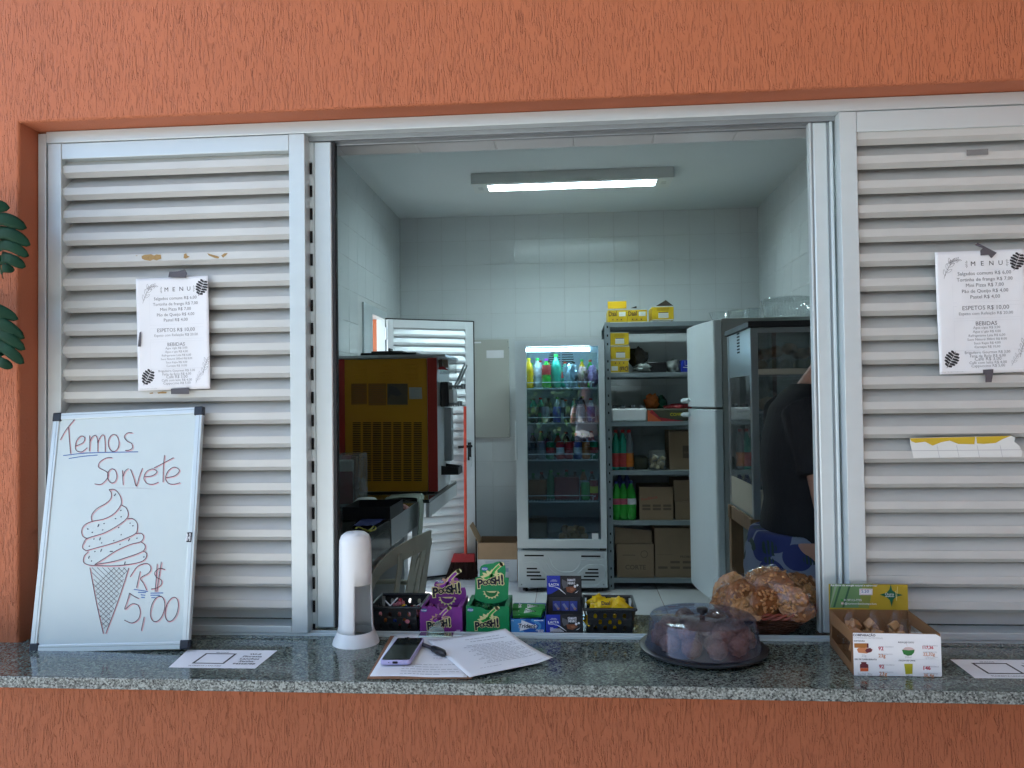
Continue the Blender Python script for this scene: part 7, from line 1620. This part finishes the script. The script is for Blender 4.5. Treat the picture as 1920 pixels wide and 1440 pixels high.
for k in range(8):
    b = MB(); b.box(wx0 + .0015, wx0 + .0028, 2.15, 2.21, zs1 + .12 + .016 * k, zs1 + .128 + .016 * k); b.build('vent_slot', 'dark_slot', vs)
for z in (zr0 + .003, wz0 + .50, wz0 + .145): part('inner_shelf', 'case_alu', wc_, [(wx0 + .036, wx1 - .036, wy0 + .03, wy1 - .03, z, z + .006)], 0)
part('back_panel', 'case_glass', wc_, [(wx0 + .036, wx1 - .036, wy1 - .012, wy1 - .008, wz0 + .013, wz1 - .03)], 0); part('far_side', 'case_glass', wc_, [(wx1 - .008, wx1 - .003, wy0 + .0305, wy1 - .0305, wz0 + .013, wz1 - .03)], 0)
M['foil'] = mat('crumpled_foil_reflector', (.55, .60, .60), .22, .8, var=.15, vs=30, bump=1., bs=45)
b = MB(); b.grid(lambda i, j: Vector((wx0 + .04 + (wx1 - wx0 - .08) * i, wy1 - .03 - .10 * (1 - j) + .008 * noise.noise(Vector((i * 9, j * 14, 2))), wz0 + .155 + (zr0 - wz0 - .17) * j)), 40, 50); b.build('foil_reflector', 'foil', wc_, smooth=True, ang=40)  # added reflective sheet brightening the case, stands in for reflections in its glass
M['snack_green'] = mat('pale_green_wrapped_snack', (.30, .33, .20), .35, var=.25, vs=40); M['snack_tan'] = mat('golden_fried_snack', (.38, .19, .07), .6, var=.3, vs=50, bump=.5)
rnd = random.Random(8)
for k in range(10):
    b = MB(); b.blob((.93 + .058 * k, wy0 + .09 + .02 * (k % 3), zr0 + .045), (.030, .030, .034), k, .12, 2); tag(b.build('snack_ball', 'snack_green', smooth=True, ang=80), 'pale green wrapped snack ball in the top of the display case', 'snack', 'green snack balls in the display case')
for k in range(9):
    b = MB(); b.blob((.95 + .06 * k, wy0 + .13 + .03 * (k % 2), zr0 + .105 + .012 * (k % 3)), (.040, .034, .030), k + 20, .25, 2); tag(b.build('fried_snack', 'snack_tan', smooth=True, ang=80), 'golden fried snack piled in the top of the display case', 'snack', 'fried snacks in the display case')
for k in range(6):
    b = MB(); b.blob((.96 + .085 * k, wy0 + .15, wz0 + .545), (.045, .06, .035), k + 40, .25, 2); tag(b.build('pastry', 'snack_tan', smooth=True, ang=80), 'golden pastry on the middle shelf of the display case', 'pastry', 'pastries in the display case')
M['stand_wood'] = mat('rough_brown_timber', (.20, .12, .06), .7, var=.3, vs=10, stretch=(4, 4, .6), bump=.3)
sd = thing('wooden_stand', 'rough wooden stand under the display case', 'stand', (1.18, 2.17, 0))
for xx in (.845, 1.42):
    for yy in (1.905, 2.40): part('leg', 'stand_wood', sd, [(xx, xx + .065, yy, yy + .055, 0, .80)], .003)
for yy in (1.912, 2.402): part('rail', 'stand_wood', sd, [(.84, 1.49, yy, yy + .05, .8005, .871)], .003)
for xx in (.848, 1.425): part('rail', 'stand_wood', sd, [(xx, xx + .055, 1.9625, 2.4015, .8005, .8705)], .003); part('brace', 'stand_wood', sd, [(xx + .01, xx + .045, 1.9605, 2.3995, .28, .34)], .003)
# ============================================================ THE PERSON BEHIND THE WINDOW (seen from the side, facing right)
M['skin'] = mat('skin', (.42, .22, .155), .5, var=.06, vs=8); M['tee'] = mat('black_cotton', (.008, .008, .010), .85, var=.2, vs=30, bump=.4, bs=120); M['hair'] = mat('dark_hair', (.018, .011, .008), .5, var=.4, vs=60, stretch=(1, 1, .2)); M['shoe'] = mat('dark_sandals', (.03, .025, .022), .6)
def flowered():
    m, t_, N, L = nodes('blue_leaf_print_cotton'); out = N.new('ShaderNodeOutputMaterial'); p = N.new('ShaderNodeBsdfPrincipled'); L.new(p.outputs[0], out.inputs[0]); p.inputs['Roughness'].default_value = .85
    tc = N.new('ShaderNodeTexCoord'); v = N.new('ShaderNodeTexVoronoi'); v.inputs['Scale'].default_value = 7; L.new(tc.outputs['Object'], v.inputs['Vector'])
    r_ = N.new('ShaderNodeValToRGB'); r_.color_ramp.interpolation = 'CONSTANT'; e = r_.color_ramp.elements; e[0].position = 0; e[0].color = (.020, .030, .125, 1); e[1].position = .42; e[1].color = (.17, .20, .27, 1); L.new(v.outputs['Distance'], r_.inputs[0])
    w_ = N.new('ShaderNodeTexVoronoi'); w_.inputs['Scale'].default_value = 9; mp = N.new('ShaderNodeMapping'); mp.inputs[1].default_value = (.37, .2, .11); mp.inputs[3].default_value = (1.2, 1, 1.7); L.new(tc.outputs['Object'], mp.inputs[0]); L.new(mp.outputs[0], w_.inputs['Vector'])
    wv = N.new('ShaderNodeTexWave'); wv.inputs['Scale'].default_value = 28; wv.inputs['Distortion'].default_value = 2; L.new(tc.outputs['Object'], wv.inputs['Vector'])
    lt = N.new('ShaderNodeMath'); lt.operation = 'LESS_THAN'; lt.inputs[1].default_value = .36; L.new(w_.outputs['Distance'], lt.inputs[0]); gt = N.new('ShaderNodeMath'); gt.operation = 'GREATER_THAN'; gt.inputs[1].default_value = .35; L.new(wv.outputs[0], gt.inputs[0]); an = N.new('ShaderNodeMath'); an.operation = 'MULTIPLY'; L.new(lt.outputs[0], an.inputs[0]); L.new(gt.outputs[0], an.inputs[1])
    mx = N.new('ShaderNodeMix'); mx.data_type = 'RGBA'; mx.inputs[7].default_value = (.018, .045, .03, 1); L.new(an.outputs[0], mx.inputs[0]); L.new(r_.outputs[0], mx.inputs[6]); L.new(mx.outputs[2], p.inputs['Base Color']); return m
M['flowered'] = flowered()
px0, py0 = .83, 1.06
pe_ = thing('person', 'person in a black T-shirt and blue leaf-print shorts, side on behind the right jamb', 'person', (px0, py0, 0))
def eRing(c_, rx, ry, tilt=0., n_=28, e=2.3):
    o_ = []
    for k in range(n_):
        a = 2 * math.pi * k / n_; x = rx * (abs(math.cos(a)) ** (2 / e)) * (1 if math.cos(a) > 0 else -1); y = ry * (abs(math.sin(a)) ** (2 / e)) * (1 if math.sin(a) > 0 else -1)
        o_.append(Vector((c_[0] + x, c_[1] + y, c_[2] + x * tilt)))
    return o_
back_prof = [(1487, 722), (1468, 742), (1450, 766), (1437, 800), (1430, 840), (1430, 872), (1434, 905), (1437, 930), (1431, 960), (1430, 985), (1433, 1012)]
front_off = [.125, .19, .235, .265, .285, .295, .30, .30, .31, .315, .315]; halfw = [.105, .165, .192, .20, .198, .19, .185, .185, .192, .20, .203]
TR = []
for k, (u, v) in enumerate(back_prof):
    p_ = Py(u, v, py0); TR.append(((p_.x + front_off[k] / 2, py0, p_.z), front_off[k] / 2, halfw[k], -.10 if k < 3 else (.10 if k < 10 else -.14)))
# body: one continuous skin (legs, torso, arms, hands, neck, head)
b = MB()
for s_ in (-1, 1):
    yy = py0 + s_ * .095
    b.tube([(px0 - .01, yy, .95), (px0 - .01, yy, .80), (px0, yy, .62), (px0 + .012, yy, .48), (px0 - .01, yy, .34), (px0 - .02, yy, .16), (px0 - .015, yy, .075)], [.115, .105, .082, .062, .060, .042, .038], 16)
    b.tube([(px0 - .05, yy, .035), (px0 + .03, yy + s_ * .01, .042), (px0 + .12, yy + s_ * .02, .028), (px0 + .17, yy + s_ * .025, .022)], [.032, .042, .040, .022], 12, flat=.75)
for k in range(len(TR)): pass
b.rings([eRing((px0 - .01, py0, .86), .13, .17)] + [eRing(c_, rx - .022, ry - .022) for c_, rx, ry, tl_ in TR[::-1]])
nb = Vector((TR[0][0][0] + .01, py0, TR[0][0][2])); hd = nb + Vector((.135, 0, .165))
b.tube([nb + Vector((-.01, 0, -.04)), nb.lerp(hd, .45), hd + Vector((-.02, 0, -.03))], [.066, .055, .055], 14)
b.blob(hd, (.098, .078, .118), 3, .02, 3); b.blob(hd + Vector((.03, 0, -.065)), (.055, .052, .05), 4, .02, 2)
b.tube([hd + Vector((.093, 0, .01)), hd + Vector((.113, 0, -.023)), hd + Vector((.095, 0, -.033))], [.008, .014, .010], 8)
b.tube([hd + Vector((.087, -.022, -.062)), hd + Vector((.093, 0, -.06)), hd + Vector((.087, .022, -.062))], [.005, .008, .005], 6)
for s_ in (-1, 1): b.blob(hd + Vector((-.01, s_ * .079, -.01)), (.020, .008, .030), 5, .1, 2)
hands = []
for s_, el, wr in ((-1, (px0 + .030, py0 - .215, 1.065), (px0 + .235, py0 - .19, .985)), (1, (px0 + .06, py0 + .26, 1.13), (px0 + .27, py0 + .17, 1.06))):
    sh = Vector((px0 - .005, py0 + s_ * .165, 1.395)); el = Vector(el); wr = Vector(wr)
    b.tube([sh, sh.lerp(el, .35), el], [.062, .055, .044], 14); b.tube([el, el.lerp(wr, .3), wr], [.044, .043, .029], 14)
    d = (wr - el).normalized(); sdv = d.cross(Vector((0, 0, 1))).normalized(); up = sdv.cross(d)
    b.tube([wr, wr + d * .04, wr + d * .085], [.028, .034, .034], 12, flat=.55)
    for k, (off, ln) in enumerate(((-.028, .060), (-.010, .072), (.010, .068), (.028, .052))):
        q0 = wr + d * .085 + sdv * off; b.tube([q0, q0 + d * ln * .5 - up * .006, q0 + d * ln * .85 - up * .022, q0 + d * ln - up * .034], [.0095, .009, .0085, .007], 8)
    q0 = wr + d * .03 - sdv * s_ * -.03; b.tube([q0, q0 + d * .03 - sdv * s_ * -.022, q0 + d * .06 - sdv * s_ * -.022 - up * .012], [.0125, .011, .009], 8)
b.build('body', 'skin', pe_, remesh=.0065)
b = MB(); b.rings([eRing(c_, rx, ry, tl_, 32, 2.4) for c_, rx, ry, tl_ in TR[::-1]])
for s_, el in ((-1, Vector((px0 + .030, py0 - .215, 1.065))), (1, Vector((px0 + .06, py0 + .26, 1.13)))):
    sh = Vector((px0 - .01, py0 + s_ * .150, 1.40)); cu = sh.lerp(el, .64)
    b.tube([sh + Vector((0, -s_ * .03, .01)), sh.lerp(cu, .25), sh.lerp(cu, .65), cu], [.085, .088, .080, .078], 18)
tee = b.build('t_shirt', 'tee', pe_, remesh=.009)
# shorts
b = MB(); hz = .905
b.rings([eRing((px0 - .012, py0, .97), .165, .195), eRing((px0 - .022, py0, .90), .172, .205), eRing((px0 - .028, py0, .82), .175, .212), eRing((px0 - .02, py0, .74), .165, .21)])
for s_ in (-1, 1): b.rings([eRing((px0 - .015, py0 + s_ * .095, .80), .15, .112), eRing((px0 - .01, py0 + s_ * .10, .68), .135, .108), eRing((px0 - .0, py0 + s_ * .10, .56), .122, .102), eRing((px0, py0 + s_ * .10, .50), .12, .102)])
b.build('shorts', 'flowered', pe_, remesh=.010)
b = MB(); b.blob(hd + Vector((-.02, 0, .025)), (.108, .090, .110), 7, .06, 3); b.blob(hd + Vector((-.055, 0, -.04)), (.05, .068, .07), 8, .08, 3)
hairm = b.build('hair', 'hair', pe_, remesh=.008)
for s_ in (-1, 1):
    b = MB(); b.blob(hd + Vector((.082, s_ * .031, .007)), (.010, .014, .010), 1, .0, 2); o = b.build('eye', 'white_plastic', pe_, smooth=True); b = MB(); b.blob(hd + Vector((.0905, s_ * .031, .007)), (.0035, .006, .006), 1, 0, 1); b.build('iris', 'hair', o, smooth=True)
    b = MB(); b.tube([hd + Vector((.087, s_ * .014, .027)), hd + Vector((.091, s_ * .03, .033)), hd + Vector((.081, s_ * .05, .027))], .0035, 6); b.build('eyebrow', 'hair', pe_, smooth=True)
    yy = py0 + s_ * .095
    b = MB(); b.prism([(px0 - .075, yy - .04, .001), (px0 + .06, yy - .05, .001), (px0 + .19, yy - .035 + s_ * .02, .001), (px0 + .20, yy + .03 + s_ * .02, .001), (px0 + .06, yy + .05, .001), (px0 - .075, yy + .04, .001)], (0, 0, .016)); so_ = b.build('sandal_sole', 'shoe', pe_, bevel=.005)
    b = MB(); b.tube([(px0 + .09, yy - .05, .02), (px0 + .09, yy, .082), (px0 + .09, yy + .055, .02)], .012, 8, flat=.5); b.build('sandal_strap', 'shoe', so_, smooth=True)

# ============================================================ OUTSIDE BEHIND THE CAMERA (mirrored in the cooler glass and the cake dome)
M['foliage'] = mat('tree_leaf', (.045, .10, .025), .55, var=.5, vs=2); M['bark'] = mat('tree_bark', (.12, .085, .06), .9, var=.3, vs=8, bump=.6)
def tree(x, y, h, cr, label, seed):
    t = thing('shade_tree', label, 'tree', (x, y, 0), 'trees across the yard'); rnd = random.Random(seed)
    b = MB(); b.tube([(x, y, -.02), (x + .05, y, h * .25), (x - .06, y + .05, h * .5), (x, y, h * .75)], [.17, .13, .10, .05], 10)
    for k in range(6):
        a = k * 1.05 + seed; b.tube([(x, y, h * (.33 + .05 * k)), (x + .5 * cr * math.cos(a), y + .5 * cr * math.sin(a), h * (.48 + .06 * k)), (x + .85 * cr * math.cos(a), y + .85 * cr * math.sin(a), h * (.55 + .06 * k))], [.06, .04, .015], 7)
    b.build('trunk', 'bark', t, smooth=True)
    b = MB(); cl = [(Vector((x, y, h * .68)) + Vector((rnd.gauss(0, .5) * cr, rnd.gauss(0, .5) * cr, rnd.gauss(0, .20) * h)), rnd.uniform(.25, .5) * cr) for _ in range(22)]
    for c_, r_ in cl:
        for _ in range(110):
            d = Vector((rnd.gauss(0, 1), rnd.gauss(0, 1), rnd.gauss(0, 1))).normalized(); p_ = c_ + d * r_ * rnd.uniform(.55, 1.05); u_ = Vector((rnd.gauss(0, 1), rnd.gauss(0, 1), rnd.gauss(0, .6))).normalized(); v_ = u_.cross(d).normalized(); s_ = rnd.uniform(.06, .11)
            b.add([p_ - u_ * s_, p_ + v_ * s_ * .5, p_ + u_ * s_, p_ - v_ * s_ * .5], [(0, 1, 2, 3)])
    b.build('crown', 'foliage', t, kind='stuff')
tree(-2.6, -9.5, 5.5, 2.0, 'leafy tree standing opposite the window, left of the photographer', 2)
tree(1.6, -11.5, 6.5, 2.3, 'leafy tree standing opposite the window, behind the photographer', 5)
tree(5.8, -10.0, 5.2, 2.0, 'leafy tree standing opposite the window, right of the photographer', 9)
tree(-7.2, -12.0, 6.0, 2.3, 'leafy tree farthest left across the yard', 12)
b = MB(); rnd = random.Random(31)
for _ in range(9000):
    p_ = Vector((rnd.uniform(-17, 17), -16 + rnd.gauss(0, .35), rnd.uniform(0, 1) ** .8 * (4.6 + .7 * math.sin(rnd.random() * 6)))); u_ = Vector((rnd.gauss(0, 1), rnd.gauss(0, 1), rnd.gauss(0, 1))).normalized(); v_ = u_.orthogonal().normalized(); s_ = rnd.uniform(.10, .20)
    b.add([p_ - u_ * s_, p_ + v_ * s_ * .55, p_ + u_ * s_, p_ - v_ * s_ * .55], [(0, 1, 2, 3)])
hg = b.build('hedge', 'foliage', kind='stuff'); tag(hg, 'added tall green hedge across the yard, darkening the cooler reflections', 'hedge')  # unseen hedge added to darken what the cooler glass mirrors
b = MB(); b.box(-17, 17, -16.9, -16.7, -.02, 4.2); M['dark_wall'] = mat('dark_backdrop_wall', (.05, .06, .05), .9, var=.3, vs=1); tag(b.build('backdrop_wall', 'dark_wall'), 'added dark backdrop wall behind the hedge, keeping reflections dark', 'wall')  # unseen wall, added and coloured dark so reflections stay dark

# ---- the photographer, standing behind the camera
M['white_tee'] = mat('white_cotton', (.55, .57, .60), .9, var=.06, vs=20, bump=.3); M['denim'] = mat('dark_denim', (.03, .035, .06), .9, var=.2, vs=60)
qx, qy = .22, -2.32
ph2 = thing('person', 'person in a white T-shirt with long dark hair, mirrored in the cooler glass', 'person', (qx, qy, 0))
b = MB()
for s_ in (-1, 1):
    xx = qx + s_ * .09
    b.tube([(xx, qy, .93), (xx, qy, .75), (xx, qy + .01, .48), (xx, qy - .02, .33), (xx, qy - .02, .08)], [.10, .092, .056, .054, .036], 14); b.tube([(xx, qy - .05, .035), (xx, qy + .05, .04), (xx, qy + .16, .024)], [.032, .04, .024], 10, flat=.75)
    sh = Vector((qx + s_ * .165, qy, 1.33)); el = Vector((qx + s_ * .20 - .02, qy + .10, 1.10)); wr = Vector((qx - .10 + s_ * .075, qy + .29, 1.36))
    b.tube([sh, sh.lerp(el, .4), el], [.052, .047, .038], 12); b.tube([el, el.lerp(wr, .35), wr], [.038, .036, .025], 12); d = (wr - el).normalized(); b.tube([wr, wr + d * .045, wr + d * .08], [.025, .031, .028], 10, flat=.6)
    for k in range(4):
        q0 = wr + d * (.03 + .016 * k) + Vector((-s_ * .012, .0, .012)); b.tube([q0, q0 + Vector((-s_ * .02, .022, .004)), q0 + Vector((-s_ * .045, .026, .002)), q0 + Vector((-s_ * .06, .016, 0))], [.009, .0085, .008, .0065], 7)
    q0 = wr + d * .02; b.tube([q0, q0 + Vector((-s_ * .03, -.018, .03)), q0 + Vector((-s_ * .05, -.012, .045))], [.012, .010, .008], 7)
b.rings([eRing((qx, qy, .88), .165, .11), eRing((qx, qy, 1.05), .135, .095), eRing((qx, qy, 1.22), .155, .10), eRing((qx, qy, 1.34), .17, .085), eRing((qx, qy, 1.40), .07, .06)])
b.tube([(qx, qy, 1.38), (qx, qy + .015, 1.48)], [.055, .05], 12); b.blob((qx, qy + .03, 1.56), (.076, .095, .112), 3, .02, 3); b.blob((qx, qy + .06, 1.495), (.05, .052, .045), 4, .02, 2); b.tube([(qx, qy + .118, 1.57), (qx, qy + .138, 1.535), (qx, qy + .118, 1.527)], [.008, .013, .010], 7); b.tube([(qx - .022, qy + .112, 1.498), (qx, qy + .118, 1.50), (qx + .022, qy + .112, 1.498)], [.005, .008, .005], 6)
b.build('body', 'skin', ph2, remesh=.0075)
b = MB(); b.rings([eRing((qx, qy, .86), .185, .128), eRing((qx, qy, 1.05), .16, .118), eRing((qx, qy, 1.22), .178, .122), eRing((qx, qy, 1.345), .185, .105), eRing((qx, qy, 1.405), .09, .075)])
for s_ in (-1, 1): b.tube([(qx + s_ * .14, qy, 1.335), (qx + s_ * .175, qy + .03, 1.26), (qx + s_ * .183, qy + .055, 1.19)], [.075, .07, .068], 14)
b.build('t_shirt', 'white_tee', ph2, remesh=.010)
b = MB(); b.rings([eRing((qx, qy, .95), .172, .118), eRing((qx, qy, .82), .178, .125)])
for s_ in (-1, 1): b.rings([eRing((qx + s_ * .09, qy, .88), .10, .115), eRing((qx + s_ * .09, qy, .5), .075, .085), eRing((qx + s_ * .09, qy - .01, .10), .06, .065)])
b.build('jeans', 'denim', ph2, remesh=.012)
b = MB(); b.blob((qx, qy + .005, 1.585), (.092, .10, .108), 7, .05, 3)
for s_ in (-1, 0, 1): b.tube([(qx + s_ * .065, qy - .02 - .03 * (s_ == 0), 1.56), (qx + s_ * .09, qy - .01 - .06 * (s_ == 0), 1.40), (qx + s_ * .095, qy + .03 - .10 * (s_ == 0), 1.22)], [.045, .045, .025], 10)
b.build('hair', 'hair', ph2, remesh=.010)
b = MB(); b.box(qx - .10 - .075, qx - .10 + .075, qy + .345, qy + .354, 1.385, 1.46); tag(b.build('held_phone', 'black_plastic', bevel=.004), 'black phone held up by the person mirrored in the cooler', 'phone')
